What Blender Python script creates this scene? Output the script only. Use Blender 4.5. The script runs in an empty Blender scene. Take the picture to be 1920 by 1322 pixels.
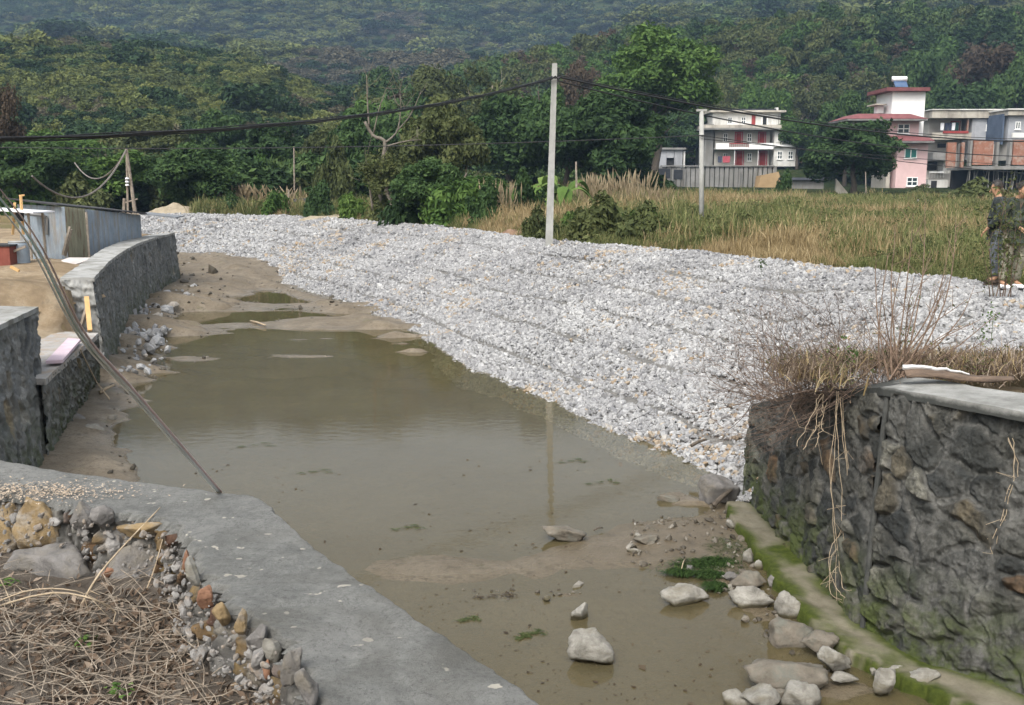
import bpy, math, random
import numpy as np
from mathutils import Vector
R = math.radians
C = bpy.context.scene.collection
SC = bpy.context.scene
# ------------------------------------------------------------------ camera, sky, sun
CAMZ, PITCH, FPX = 3.46, R(9.607), 1867.0
cam = bpy.data.objects.new("camera", bpy.data.cameras.new("camera"))
C.objects.link(cam)
cam.location = (0, 0, CAMZ)
cam.rotation_euler = (R(90) - PITCH, 0, 0)
cam.data.sensor_width = 36.0
cam.data.lens = 36.0 * FPX / 1920.0
cam.data.clip_start, cam.data.clip_end = 0.05, 6000
SC.camera = cam
SC.render.resolution_x, SC.render.resolution_y = 1024, 705
SUN_EL, SUN_AZ = R(52), R(205)      # azimuth clockwise from +Y: behind the camera, to the left
w = bpy.data.worlds.new("World"); SC.world = w; w.use_nodes = True
wn, wl = w.node_tree.nodes, w.node_tree.links
sky = wn.new("ShaderNodeTexSky"); sky.sky_type = 'NISHITA'; sky.sun_disc = False
sky.sun_elevation = SUN_EL; sky.sun_rotation = SUN_AZ; sky.air_density = 1.6; sky.dust_density = 7.0; sky.ozone_density = 1.0
hs = wn.new("ShaderNodeHueSaturation"); hs.inputs['Saturation'].default_value = 0.30
wl.new(sky.outputs[0], hs.inputs['Color'])
bg = wn["Background"]; wl.new(hs.outputs[0], bg.inputs[0]); bg.inputs[1].default_value = 0.15
sd = bpy.data.lights.new("sun", 'SUN'); sd.energy = 0.9; sd.angle = R(14); sd.color = (1.0, 0.96, 0.90)
sun = bpy.data.objects.new("sun", sd); C.objects.link(sun)
sdir = Vector((math.sin(SUN_AZ) * math.cos(SUN_EL), math.cos(SUN_AZ) * math.cos(SUN_EL), math.sin(SUN_EL)))
sun.rotation_euler = sdir.to_track_quat('Z', 'Y').to_euler()
SC.view_settings.view_transform = 'Standard'; SC.view_settings.look = 'None'
SC.view_settings.exposure = 1.05; SC.view_settings.gamma = 1
SC.render.engine = 'CYCLES'
try:
    SC.cycles.use_denoising = True
    SC.cycles.max_bounces = 6; SC.cycles.volume_bounces = 0; SC.cycles.transparent_max_bounces = 8
except Exception:
    pass

# ------------------------------------------------------------------ helpers
def ray(px, py):
    u = (px - 960) / FPX; v = (py - 661) / FPX
    return u, math.cos(PITCH) - v * math.sin(PITCH), -(math.sin(PITCH) + v * math.cos(PITCH))
def at_z(px, py, z):
    a, b, c = ray(px, py); t = (z - CAMZ) / c
    return np.array([a * t, b * t, z])
def at_y(px, py, Y):
    a, b, c = ray(px, py); t = Y / b
    return np.array([a * t, Y, CAMZ + c * t])
def ss(a, b, x):
    t = np.clip((x - a) / (b - a), 0, 1); return t * t * (3 - 2 * t)
def _h(ix, iy, seed):
    n = (ix.astype(np.int64) * 374761393 + iy.astype(np.int64) * 668265263 + seed * 1442695041) & 0xffffffff
    n = ((n ^ (n >> 13)) * 1274126177) & 0xffffffff
    n = (n ^ (n >> 16)) & 0xffffffff
    return n / 4294967295.0
def vnoise(x, y, seed=0):
    x = np.asarray(x, float); y = np.asarray(y, float)
    ix, iy = np.floor(x), np.floor(y); fx, fy = x - ix, y - iy
    fx = fx * fx * (3 - 2 * fx); fy = fy * fy * (3 - 2 * fy)
    a, b = _h(ix, iy, seed), _h(ix + 1, iy, seed); c, d = _h(ix, iy + 1, seed), _h(ix + 1, iy + 1, seed)
    return (a * (1 - fx) + b * fx) * (1 - fy) + (c * (1 - fx) + d * fx) * fy
def fbm(x, y, seed=0, o=4):
    s, a, t = 0, 1, 0
    for k in range(o):
        s = s + a * vnoise(np.asarray(x) * 2**k, np.asarray(y) * 2**k, seed + k * 7); t += a; a *= .5
    return s / t
def vor2(x, y, seed, jit=.9):
    """F1, F2 and cell id of a jittered-grid voronoi"""
    ix, iy = np.floor(x), np.floor(y)
    f1 = np.full(x.shape, 9.); f2 = np.full(x.shape, 9.); cid = np.zeros(x.shape); cx = np.zeros(x.shape); cy = np.zeros(x.shape)
    for dx in (-2, -1, 0, 1, 2):
        for dy in (-2, -1, 0, 1, 2):
            jx, jy = ix + dx, iy + dy
            px = jx + .5 + (_h(jx, jy, seed) - .5) * jit; py = jy + .5 + (_h(jx, jy, seed + 5) - .5) * jit
            wgt = .7 + .6 * _h(jx, jy, seed + 9)
            d = np.hypot(x - px, y - py) / wgt
            n = d < f1
            f2 = np.where(n, f1, np.minimum(f2, d)); cid = np.where(n, _h(jx, jy, seed + 3), cid); f1 = np.where(n, d, f1)
    return f1, f2, cid
def wloc(o):
    l = Vector((0, 0, 0))
    while o is not None:
        l = l + o.location; o = o.parent
    return np.array(l)
def mesh_np(name, V, Fs, mats, cv=None, smooth=False, mi=None, attrs=None):
    """V (n,3); Fs list of index arrays (m,k); cv = per-face float; attrs = per-vertex floats"""
    me = bpy.data.meshes.new(name)
    V = np.asarray(V, np.float32)
    Fs = [np.asarray(f, np.int32) for f in Fs if len(f)]
    tot = np.concatenate([np.full(len(f), f.shape[1], np.int32) for f in Fs])
    idx = np.concatenate([f.ravel() for f in Fs])
    me.vertices.add(len(V)); me.vertices.foreach_set("co", V.ravel())
    me.loops.add(len(idx)); me.loops.foreach_set("vertex_index", idx)
    me.polygons.add(len(tot))
    st = np.concatenate([[0], np.cumsum(tot)[:-1]]).astype(np.int32)
    me.polygons.foreach_set("loop_start", st); me.polygons.foreach_set("loop_total", tot)
    if not isinstance(mats, (list, tuple)): mats = [mats]
    for m in mats: me.materials.append(m)
    if mi is not None: me.polygons.foreach_set("material_index", np.asarray(mi, np.int32))
    me.polygons.foreach_set("use_smooth", np.full(len(tot), smooth, bool))
    if cv is not None:
        a = me.attributes.new("cv", 'FLOAT', 'FACE'); a.data.foreach_set("value", np.asarray(cv, np.float32))
    if attrs:
        for k, v in attrs.items():
            a = me.attributes.new(k, 'FLOAT', 'POINT'); a.data.foreach_set("value", np.asarray(v, np.float32).ravel())
    me.update(calc_edges=True); me.validate()
    return me
def link(name, me, parent=None):
    o = bpy.data.objects.new(name, me); C.objects.link(o)
    if parent is not None: o.parent = parent
    return o
def tag(o, label=None, cat=None, group=None, kind=None):
    if label: o["label"] = label
    if cat: o["category"] = cat
    if group: o["group"] = group
    if kind: o["kind"] = kind
    return o
def empty(name, loc, label, cat, group=None):
    o = bpy.data.objects.new(name, None); C.objects.link(o); o.location = tuple(float(q) for q in loc)
    o.empty_display_size = .2; o["kind"] = "thing"
    return tag(o, label, cat, group)
def copy_tree(o, parent=None):
    c = o.copy(); C.objects.link(c); c.parent = parent
    for ch in list(o.children): copy_tree(ch, c)
    return c
class MB:
    def __init__(s): s.V = []; s.F = {3: [], 4: []}; s.n = 0; s.ext = []
    def add(s, V, F):
        V = np.asarray(V, float); F = np.asarray(F, int)
        s.V.append(V); s.F.setdefault(F.shape[1], []).append(F + s.n); s.n += len(V); return s
    def box(s, lo, hi, bev=0):
        x0, y0, z0 = np.minimum(lo, hi); x1, y1, z1 = np.maximum(lo, hi)
        V = [(x0,y0,z0),(x1,y0,z0),(x1,y1,z0),(x0,y1,z0),(x0,y0,z1),(x1,y0,z1),(x1,y1,z1),(x0,y1,z1)]
        return s.add(V, [(0,3,2,1),(4,5,6,7),(0,1,5,4),(1,2,6,5),(2,3,7,6),(3,0,4,7)])
    def hexa(s, V):
        return s.add(V, [(0,3,2,1),(4,5,6,7),(0,1,5,4),(1,2,6,5),(2,3,7,6),(3,0,4,7)])
    def tube(s, P, r, n=6, sq=1.0):
        P = np.asarray(P, float); m = len(P); r = np.broadcast_to(np.asarray(r, float), (m,))
        T = np.gradient(P, axis=0); T /= np.linalg.norm(T, axis=1)[:, None] + 1e-9
        up = np.array([0, 0, 1.]) if abs(T[0][2]) < .9 else np.array([1., 0, 0])
        V = []
        a = np.arange(n) / n * 2 * math.pi + (math.pi / 4 if n == 4 else 0)
        for i in range(m):
            b = np.cross(up, T[i]); b /= np.linalg.norm(b) + 1e-9; c = np.cross(T[i], b)
            up = c
            V.append(P[i] + r[i] * (np.cos(a)[:, None] * b + np.sin(a)[:, None] * c))
        V = np.concatenate(V); F = []
        for i in range(m - 1):
            for k in range(n):
                k2 = (k + 1) % n
                F.append((i * n + k, i * n + k2, (i + 1) * n + k2, (i + 1) * n + k))
        s.add(V, F)
        base = s.n - len(V)
        s.F.setdefault(n, [])
        if n in (3, 4):
            s.F[n].append(np.array([list(range(n))[::-1]]) + base); s.F[n].append(np.array([list(range((m - 1) * n, m * n))]) + base)
        else:
            s.F[n].append(np.array([list(range(n))[::-1]]) + base); s.F[n].append(np.array([list(range((m - 1) * n, m * n))]) + base)
        return s
    def build(s, name, mat, parent=None, smooth=False, jit=0):
        V = np.concatenate(s.V)
        if jit: V = V + np.random.RandomState(len(V)).uniform(-jit, jit, V.shape)
        if parent is not None: V = V - wloc(parent)
        Fs = [np.concatenate(v) for k, v in s.F.items() if v]
        return link(name, mesh_np(name, V, Fs, mat, smooth=smooth), parent)

# ------------------------------------------------------------------ materials
class NT:
    def __init__(s, name):
        s.m = bpy.data.materials.new(name); s.m.use_nodes = True
        s.n = s.m.node_tree.nodes; s.l = s.m.node_tree.links; s.p = s.n["Principled BSDF"]; s.out = s.n["Material Output"]
        s.co = None
    def new(s, t, **k):
        o = s.n.new(t)
        for a, b in k.items(): setattr(o, a, b)
        return o
    def link(s, a, b): s.l.new(a, b)
    def coord(s):
        if s.co is None: s.co = s.new("ShaderNodeNewGeometry").outputs['Position']
        return s.co
    def noise(s, scale, detail=5, rough=.6, stretch=None, dist=0):
        n = s.new("ShaderNodeTexNoise"); n.inputs['Scale'].default_value = scale; n.inputs['Detail'].default_value = detail
        n.inputs['Roughness'].default_value = rough; n.inputs['Distortion'].default_value = dist
        c = s.coord()
        if stretch:
            mp = s.new("ShaderNodeMapping"); mp.inputs['Scale'].default_value = stretch; s.link(c, mp.inputs[0]); c = mp.outputs[0]
        s.link(c, n.inputs['Vector']); return n.outputs['Fac']
    def ramp(s, fac, stops, interp='LINEAR'):
        r = s.new("ShaderNodeValToRGB"); e = r.color_ramp; e.interpolation = interp
        while len(e.elements) < len(stops): e.elements.new(.5)
        for el, (p, c) in zip(e.elements, stops):
            el.position = p; el.color = (*c, 1) if len(c) == 3 else c
        s.link(fac, r.inputs[0]); return r.outputs[0]
    def attr(s, name):
        a = s.new("ShaderNodeAttribute"); a.attribute_name = name; return a.outputs['Fac']
    def orand(s): return s.new("ShaderNodeObjectInfo").outputs['Random']
    def mix(s, f, a, b, mode='MIX'):
        x = s.new("ShaderNodeMix", data_type='RGBA', blend_type=mode)
        for i, v in ((0, f), (6, a), (7, b)):
            if isinstance(v, (int, float)): x.inputs[i].default_value = v
            elif isinstance(v, tuple): x.inputs[i].default_value = (*v, 1)
            else: s.link(v, x.inputs[i])
        return x.outputs[2]
    def math(s, op, a, b=None, c=None):
        x = s.new("ShaderNodeMath", operation=op)
        for i, v in enumerate((a, b, c)):
            if v is None: continue
            if isinstance(v, (int, float)): x.inputs[i].default_value = v
            else: s.link(v, x.inputs[i])
        return x.outputs[0]
    def sep(s, k):
        x = s.new("ShaderNodeSeparateXYZ"); s.link(s.coord(), x.inputs[0]); return x.outputs[k]
    def bump(s, h, st=.4, dist=.02, prev=None):
        b = s.new("ShaderNodeBump"); b.inputs['Strength'].default_value = st; b.inputs['Distance'].default_value = dist
        s.link(h, b.inputs['Height'])
        if prev is not None: s.link(prev, b.inputs['Normal'])
        return b.outputs[0]
    def done(s, col=None, rough=.85, nrm=None, spec=.3, metal=0):
        if col is not None:
            if isinstance(col, tuple): s.p.inputs['Base Color'].default_value = (*col, 1)
            else: s.link(col, s.p.inputs['Base Color'])
        if isinstance(rough, (int, float)): s.p.inputs['Roughness'].default_value = rough
        else: s.link(rough, s.p.inputs['Roughness'])
        s.p.inputs['Specular IOR Level'].default_value = spec; s.p.inputs['Metallic'].default_value = metal
        if nrm is not None: s.link(nrm, s.p.inputs['Normal'])
        return s.m
def simple(name, c0, c1, scale=3, bscale=None, bst=.3, bd=.01, rough=.85, stretch=None, spec=.3, metal=0, dirt=None):
    t = NT(name); f = t.noise(scale, 6, .65, stretch)
    col = t.ramp(f, [(.3, c0), (.7, c1)])
    if dirt:
        d = t.noise(dirt[0], 6, .7, dirt[2] if len(dirt) > 2 else None)
        col = t.mix(t.ramp(d, [(.48, (0,0,0)), (.66, (1,1,1))]), col, dirt[1])
    nr = t.bump(t.noise(bscale or scale * 8, 6, .7), bst, bd)
    return t.done(col, rough, nr, spec, metal)
def leafmat(name, dark, mid, light, trans=.25):
    t = NT(name)
    a = t.math('ADD', t.math('MULTIPLY', t.attr("cv"), .7), t.math('MULTIPLY', t.orand(), .3))
    col = t.ramp(a, [(.05, dark), (.5, mid), (.95, light)])
    t.done(col, .75, None, .15)
    tr = t.new("ShaderNodeBsdfTranslucent"); t.link(col, tr.inputs[0])
    mx = t.new("ShaderNodeMixShader"); mx.inputs[0].default_value = trans
    t.link(t.p.outputs[0], mx.inputs[1]); t.link(tr.outputs[0], mx.inputs[2]); t.link(mx.outputs[0], t.out.inputs[0])
    return t.m
M = {}
# EOF
M['bark'] = simple('bark', (.05,.04,.03), (.12,.10,.08), 6, 40, .6, .02, stretch=(3,3,.6))
M['bark_pale'] = simple('bark_pale', (.16,.13,.10), (.32,.28,.23), 6, 40, .6, .02)
M['twig'] = simple('twig', (.07,.045,.03), (.20,.14,.10), 20, 60, .3, .003)
M['twig_pale'] = simple('twig_pale', (.22,.17,.11), (.42,.34,.24), 25, 60, .3, .003)
M['conc_pole'] = simple('pole_concrete', (.24,.24,.225), (.35,.35,.33), 4, 60, .3, .004, dirt=(1.5, (.26,.26,.24), (6,6,.7)))
M['black'] = simple('black_rubber', (.012,.012,.013), (.03,.03,.032), 10, rough=.5)
M['leaf_dark'] = leafmat('leaf_dark', (.017,.035,.013), (.042,.079,.025), (.088,.140,.044))
M['leaf_green'] = leafmat('leaf_green', (.026,.056,.014), (.062,.115,.026), (.12,.19,.046))
M['leaf_olive'] = leafmat('leaf_olive', (.034,.045,.018), (.078,.094,.034), (.15,.16,.06))
M['leaf_lime'] = leafmat('leaf_lime', (.04,.07,.015), (.08,.14,.03), (.16,.22,.06))
M['leaf_brown'] = leafmat('leaf_brown', (.035,.026,.018), (.072,.053,.036), (.12,.095,.06))
M['straw'] = leafmat('straw', (.14,.10,.045), (.27,.205,.105), (.42,.34,.20), .2)
M['grass_green'] = leafmat('grass_green', (.05,.07,.02), (.12,.14,.05), (.26,.23,.11), .25)
M['plume'] = leafmat('plume', (.16,.125,.065), (.26,.205,.125), (.36,.30,.20), .3)

# gravel stones
t = NT('gravel_stone')
c = t.ramp(t.attr("cv"), [(0, (.11,.11,.115)), (.15, (.20,.20,.205)), (.5, (.285,.285,.285)), (.86, (.40,.40,.395)), (.93, (.34,.29,.225)), (1, (.27,.20,.13))])
f = t.noise(22, 5, .7); c = t.mix(t.ramp(f, [(.3, (.6,.6,.6)), (.6, (1,1,1))]), (.0,.0,.0), c)
M['gravel'] = t.done(c, .9, t.bump(t.noise(60, 4, .7), .5, .01), .2)
t = NT('bank_soil')
c = t.ramp(t.noise(8, 7, .75), [(.3, (.10,.097,.09)), (.55, (.16,.155,.145)), (.75, (.24,.23,.215))])
M['bank'] = t.done(c, .95, t.bump(t.noise(30, 5, .7), 1, .03), .1)
# rough pale river rock, algae-less
t = NT('river_rock')
c = t.ramp(t.noise(9, 8, .7, dist=.6), [(.25, (.075,.07,.06)), (.45, (.20,.19,.165)), (.7, (.33,.32,.285))])
c = t.mix(t.ramp(t.noise(3.1, 5, .7, (1,1,4)), [(.5, (0,0,0)), (.68, (1,1,1))]), c, (.15,.135,.10))
wet = t.ramp(t.math('SUBTRACT', t.sep(2), t.math('MULTIPLY', t.noise(9, 4, .6), .05)), [(.0, (1,1,1)), (.03, (0,0,0))])
c = t.mix(wet, c, (.07,.06,.035))
M['rock'] = t.done(c, .85, t.bump(t.noise(35, 8, .75), .8, .02), .25)
M['rock_brown'] = simple('rock_brown', (.075,.065,.050), (.20,.175,.140), 7, 40, .7, .02, dirt=(6, (.12,.12,.10)))
M['rock_ochre'] = simple('rock_ochre', (.13,.09,.045), (.26,.19,.10), 8, 30, .8, .02, dirt=(7, (.24,.22,.19)))
M['rock_grey'] = simple('rock_grey', (.085,.08,.075), (.20,.19,.18), 8, 40, .8, .02, dirt=(5, (.15,.135,.11)))
M['brick_rust'] = simple('brick_rust', (.13,.065,.04), (.24,.13,.08), 15, 50, .8, .01)
# mud
t = NT('mud')
c = t.ramp(t.noise(1.1, 7, .65, dist=.4), [(.3, (.095,.074,.047)), (.55, (.155,.126,.088)), (.75, (.22,.185,.135))])
c = t.mix(t.ramp(t.noise(9, 6, .75), [(.52, (0,0,0)), (.68, (1,1,1))]), c, (.060,.046,.028))
c = t.mix(t.ramp(t.noise(2.6, 5, .7), [(.60, (0,0,0)), (.72, (.7,.7,.7))]), c, (.085,.085,.030))
zz = t.sep(2)
c = t.mix(t.ramp(zz, [(-.02, (1,1,1)), (.04, (0,0,0))]), c, t.mix(.5, c, (.085,.068,.040)))
c = t.mix(t.ramp(t.noise(28, 6, .8), [(.52, (0,0,0)), (.62, (.8,.8,.8))]), c, (.07,.055,.035))
rg = t.ramp(zz, [(.0, (.22,.22,.22)), (.10, (.7,.7,.7))])
M['mud'] = t.done(c, rg, t.bump(t.noise(14, 8, .75), .7, .03), .4)
# murky water
t = NT('murky_water')
nr = t.bump(t.noise(5.0, 3, .5, (1, 1.6, 1)), .05, .02); nr = t.bump(t.noise(22, 2, .5, (.6, 1.5, 1)), .05, .006, nr)
murk = t.ramp(t.noise(.25, 3, .6), [(.3, (.120,.100,.050)), (.7, (.155,.135,.078))])
di = t.new("ShaderNodeBsdfDiffuse"); t.link(murk, di.inputs[0])
tp = t.new("ShaderNodeBsdfTransparent"); tp.inputs[0].default_value = (.86,.79,.60,1)
m1 = t.new("ShaderNodeMixShader"); m1.inputs[0].default_value = .42; t.link(tp.outputs[0], m1.inputs[1]); t.link(di.outputs[0], m1.inputs[2])
gl = t.new("ShaderNodeBsdfGlossy"); gl.inputs['Roughness'].default_value = .008; t.link(nr, gl.inputs['Normal'])
fr = t.new("ShaderNodeFresnel"); fr.inputs[0].default_value = 1.40; t.link(nr, fr.inputs['Normal'])
m2 = t.new("ShaderNodeMixShader"); t.link(fr.outputs[0], m2.inputs[0]); t.link(m1.outputs[0], m2.inputs[1]); t.link(gl.outputs[0], m2.inputs[2])
t.link(m2.outputs[0], t.out.inputs[0]); M['water'] = t.m
# concrete
t = NT('old_concrete')
c = t.ramp(t.noise(1.6, 7, .65), [(.3, (.082,.083,.078)), (.5, (.125,.126,.119)), (.7, (.175,.174,.164))])
c = t.mix(t.ramp(t.noise(9, 8, .8), [(.4, (0,0,0)), (.7, (.75,.75,.75))]), c, (.21,.21,.195))
c = t.mix(t.ramp(t.noise(45, 4, .8), [(.56, (0,0,0)), (.64, (.7,.7,.7))]), c, (.075,.073,.068))
c = t.mix(t.ramp(t.noise(4, 8, .8, None, 1), [(.488, (0,0,0)), (.5, (.75,.75,.75)), (.512, (0,0,0))]), c, (.055,.055,.05))
c = t.mix(t.ramp(t.noise(16, 2, .4), [(.70, (0,0,0)), (.73, (1,1,1))]), c, (.34,.32,.27))
c = t.mix(t.ramp(t.noise(.9, 4, .6, (1,1,1), 1.5), [(.50, (0,0,0)), (.68, (.7,.7,.7))]), c, (.075,.073,.064))
c = t.mix(t.ramp(t.sep(2), [(.3, (1,1,1)), (1.0, (0,0,0))]), c, (.12,.12,.09))
M['concrete'] = t.done(c, .9, t.bump(t.noise(70, 8, .85), .8, .012, t.bump(t.noise(7, 6, .7), .7, .02)), .25)
# masonry: cv = stone id, mo = mortar mask
def masonry_mat(name, stones, mortar, grime, moss=(.045,.060,.012), mz=.3, gs=(3,3,.7), ga=.78):
    t = NT(name)
    c = t.ramp(t.attr("sid"), stones)
    c = t.mix(.75, c, t.ramp(t.noise(12, 8, .75), [(.30, (.18,.18,.18)), (.5, (.62,.62,.60)), (.68, (1.3,1.3,1.27))]), 'MULTIPLY')
    mcol = t.mix(.55, mortar, t.ramp(t.noise(20, 6, .7), [(.3, (.4,.4,.4)), (.7, (1,1,1))]), 'MULTIPLY')
    c = t.mix(t.attr("mo"), c, mcol)
    g = t.ramp(t.noise(1.9, 8, .72, gs, .5), [(.40, (0,0,0)), (.62, (1,1,1))])
    c = t.mix(t.math('MULTIPLY', g, ga), c, grime)
    c = t.mix(t.math('MULTIPLY', t.ramp(t.noise(2.5, 6, .75, (5,5,.35)), [(.50, (0,0,0)), (.62, (1,1,1))]), ga * .7), c, grime)
    ml = t.math('MULTIPLY', t.ramp(t.sep(2), [(mz * .3, (1,1,1)), (min(mz * 2.4, 1), (0,0,0))]), t.ramp(t.noise(4, 6, .7), [(.4, (0,0,0)), (.58, (1,1,1))]))
    c = t.mix(ml, c, moss)
    return t.done(c, .88, t.bump(t.noise(38, 8, .8), .8, .015), .25)
M['wall_dark'] = masonry_mat('wall_stone_dark', [(0, (.030,.033,.034)), (.35, (.062,.063,.058)), (.6, (.105,.102,.088)), (.82, (.17,.165,.14)), (.93, (.095,.080,.055)), (1, (.15,.095,.055))],
                             (.120,.118,.108), (.018,.019,.017))
M['wall_grey'] = masonry_mat('wall_stone_grey', [(0, (.09,.095,.10)), (.3, (.17,.175,.18)), (.6, (.27,.275,.275)), (.9, (.38,.375,.36)), (1, (.34,.27,.17))],
                             (.19,.19,.18), (.075,.077,.07), (.06,.07,.035), .5, ga=.5)
t = NT('moss_ledge')
c = t.ramp(t.noise(6, 6, .7), [(.3, (.13,.115,.08)), (.7, (.22,.20,.15))])
c = t.mix(t.attr("moss"), c, t.ramp(t.noise(18, 5, .7), [(.3, (.028,.040,.007)), (.7, (.070,.088,.014))]))
M['ledge'] = t.done(c, .92, t.bump(t.noise(40, 8, .8), .9, .02), .15)
# grounds
t = NT('field_soil')
c = t.ramp(t.noise(.22, 6, .7), [(.3, (.085,.095,.04)), (.5, (.15,.12,.065)), (.7, (.24,.185,.11))])
M['field'] = t.done(c, .95, t.bump(t.noise(6, 8, .8), .8, .1), .1)
t = NT('yard_sand')
c = t.ramp(t.noise(.9, 7, .7), [(.3, (.11,.085,.055)), (.48, (.22,.165,.105)), (.62, (.32,.26,.18))])
c = t.mix(t.ramp(t.noise(2.2, 7, .8), [(.55, (0,0,0)), (.68, (1,1,1))]), c, (.13,.11,.085))
M['sand'] = t.done(c, .95, t.bump(t.noise(12, 8, .8), .8, .05), .1)
t = NT('dirt')
c = t.ramp(t.noise(5, 8, .75), [(.3, (.06,.05,.04)), (.55, (.13,.11,.09)), (.75, (.22,.195,.165))])
M['dirt'] = t.done(c, .95, t.bump(t.noise(30, 8, .8), 1, .03), .1)
M['red_dirt'] = simple('red_dirt', (.13,.075,.045), (.27,.18,.12), 3, 14, .8, .06)
M['rubble_pale'] = simple('rubble_pale', (.20,.165,.11), (.36,.31,.23), 2.5, 14, .8, .06)
t = NT('hill_scrub')
c = t.ramp(t.noise(.12, 10, .8), [(.32, (.012,.024,.009)), (.5, (.030,.046,.016)), (.62, (.060,.066,.026)), (.75, (.08,.07,.04))])
M['hill'] = t.done(c, .95, t.bump(t.noise(.6, 8, .8), 1, 1.2), .05)

# ------------------------------------------------------------------ layout curves (metres; water level z = 0)
CREST = [(14, 9.0), (12, 12.5), (9.6, 14.8), (8.6, 16.2), (7.6, 18.0), (7.0, 19.4)]
CREST += [tuple(at_z(x, y, 1.86)[:2]) for x, y in ((1490,489),(1400,478),(1310,468),(1230,460),(1130,453),(1030,446),(900,431),(760,416),(640,409),(500,402),(270,399),(100,398))]
TOE = [(10.5, 9.0, 1.80), (6.8, 10.2, 1.80), (5.2, 10.0, 1.78), (3.9, 9.1, 1.66), (3.1, 9.0, 1.30), (2.8, 9.9, .70)]
TOE += [tuple(at_z(x, y, .0)[:2]) + (-.12,) for x, y in ((1345,940),(1210,868),(1100,815),(1000,762),(910,722),(850,690),(750,622),(600,560))]
TOE += [tuple(at_z(450, 508, .2)[:2]) + (.0,), tuple(at_z(335, 484, .35)[:2]) + (.2,), tuple(at_z(180, 470, .4)[:2]) + (.3,), tuple(at_z(20, 462, .5)[:2]) + (.3,)]
CREST = np.array([(a, b, 1.86) for a, b in CREST]); TOE = np.array(TOE)
assert len(CREST) == len(TOE), (len(CREST), len(TOE))
def catmull(P, s):
    P = np.asarray(P, float); n = len(P); s = np.clip(s, 0, n - 1 - 1e-6); i = s.astype(int); t = (s - i)[..., None]
    g = lambda k: P[np.clip(k, 0, n - 1)]
    p0, p1, p2, p3 = g(i - 1), g(i), g(i + 1), g(i + 2)
    return .5 * (2*p1 + (p2-p0)*t + (2*p0-5*p1+4*p2-p3)*t**2 + (3*p1-p0-3*p2+p3)*t**3)
SS = np.linspace(0, len(TOE) - 1, 800)
crest_c, toe_c = catmull(CREST, SS), catmull(TOE, SS)
def bank_pt(s, t):
    t = np.where(s < 6, np.maximum(t, 0), t)
    a, b = catmull(TOE, s), catmull(CREST, s)
    tt = t[..., None]
    P = a * (1 - tt) + b * tt
    prof = a[..., 2] + (b[..., 2] - a[..., 2]) * np.where(t < 1, np.maximum(t, 0) ** .97, 1)
    P[..., 2] = prof - np.where(t > 1, (t - 1) * 1.2, 0) - .06 * ss(.86, 1.02, t) + (fbm(P[..., 0] * .5, P[..., 1] * .5, 3) - .5) * .14 * ss(0, .15, t)
    P[..., 2] += (fbm(P[..., 0] * 2, P[..., 1] * 2, 8) - .5) * .06 - np.maximum(-t, 0) * 4
    return P
# left wall line (front top edge)
LW = [(-5.0, 6.8), (-5.62, 10.8), (-5.85, 12.2)]
def lwp(px, py, z=1.81): return tuple(at_z(px, py, z)[:2])
LWF = [lwp(173,524), lwp(204,491), lwp(228,474), lwp(254,459.5), lwp(290,447), lwp(326,438)]
# coping (near wall) edges at z 1.84
CZ = 1.84
OUT = [tuple(at_z(x, y, CZ)[:2]) for x, y in ((-220,838),(-100,850),(0,862),(200,892),(410,924),(478,932),(505,948),(600,1030),(760,1141),(900,1235),(1030,1322),(1180,1440),(1500,1750))]
INN = [tuple(at_z(x, y, CZ)[:2]) for x, y in ((-220,915),(-100,922),(0,928),(120,948),(230,965),(310,980),(345,1010),(385,1075),(440,1140),(520,1200),(590,1300),(680,1450),(800,1800))]
CANAL = [(-5.2, 6.6), (-5.85, 10.8), (-6.1, 12.3), (-7.3, 16.3)] + [(a - .3, b) for a, b in LWF[1:]] + [(-13.5, 38), (-18, 44), (-30, 50), (-34, 56)]
CANAL += [(a - .3, b - .25) for a, b, _ in crest_c[::-1][::20] if 17 < b < 60]
CANAL += [(8.3, 15.6), (7.6, 11.1), (5.4, 10.7), (4.4, 10.0), (3.5, 8.7), (3.35, 8.0), (3.8, 7.0), (4.5, 5.5), (5.6, 3), (6.5, -4), (3.5, -4), (1.9, .3)] + [(a - .12, b - .1) for a, b in OUT[::-1][1:10]]
CANAL = np.array(CANAL)
def inside(poly, x, y):
    r = np.zeros(x.shape, bool); n = len(poly)
    for i in range(n):
        x1, y1 = poly[i]; x2, y2 = poly[(i + 1) % n]
        if y1 == y2: continue
        c = ((y1 > y) != (y2 > y)) & (x < (x2 - x1) * (y - y1) / (y2 - y1) + x1)
        r ^= c
    return r
def el(py): return (CAMZ, math.tan(PITCH - math.atan((py - 661) / FPX) - 2 * PITCH) )  # placeholder, see slope()
def slope(py):
    """z per metre of Y for image row py at the picture's centre"""
    a, b, c = ray(960, py); return c / b
def sil(u, pts):
    px = 960 + np.asarray(u) * FPX
    return np.interp(px, [p[0] for p in pts], [slope(p[1]) for p in pts])
S1 = ((-900, 60), (-300, 75), (0, 92), (200, 98), (330, 108), (480, 125), (560, 160), (650, 190), (760, 215), (900, 300), (1000, 345), (2800, 380))
S2 = ((-900, 400), (600, 370), (720, 290), (850, 185), (1000, 150), (1150, 120), (1400, 100), (1600, 85), (1800, 75), (2300, 60), (2800, 60))
S3 = ((-900, -150), (0, -130), (500, -105), (960, -90), (1400, -95), (2000, -60), (2800, -60))
S4 = ((-900, 20), (500, 70), (700, 110), (900, 100), (1050, 95), (1200, 72), (1350, 40), (1500, 15), (1700, -10), (1920, -20), (2800, -30))
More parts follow.
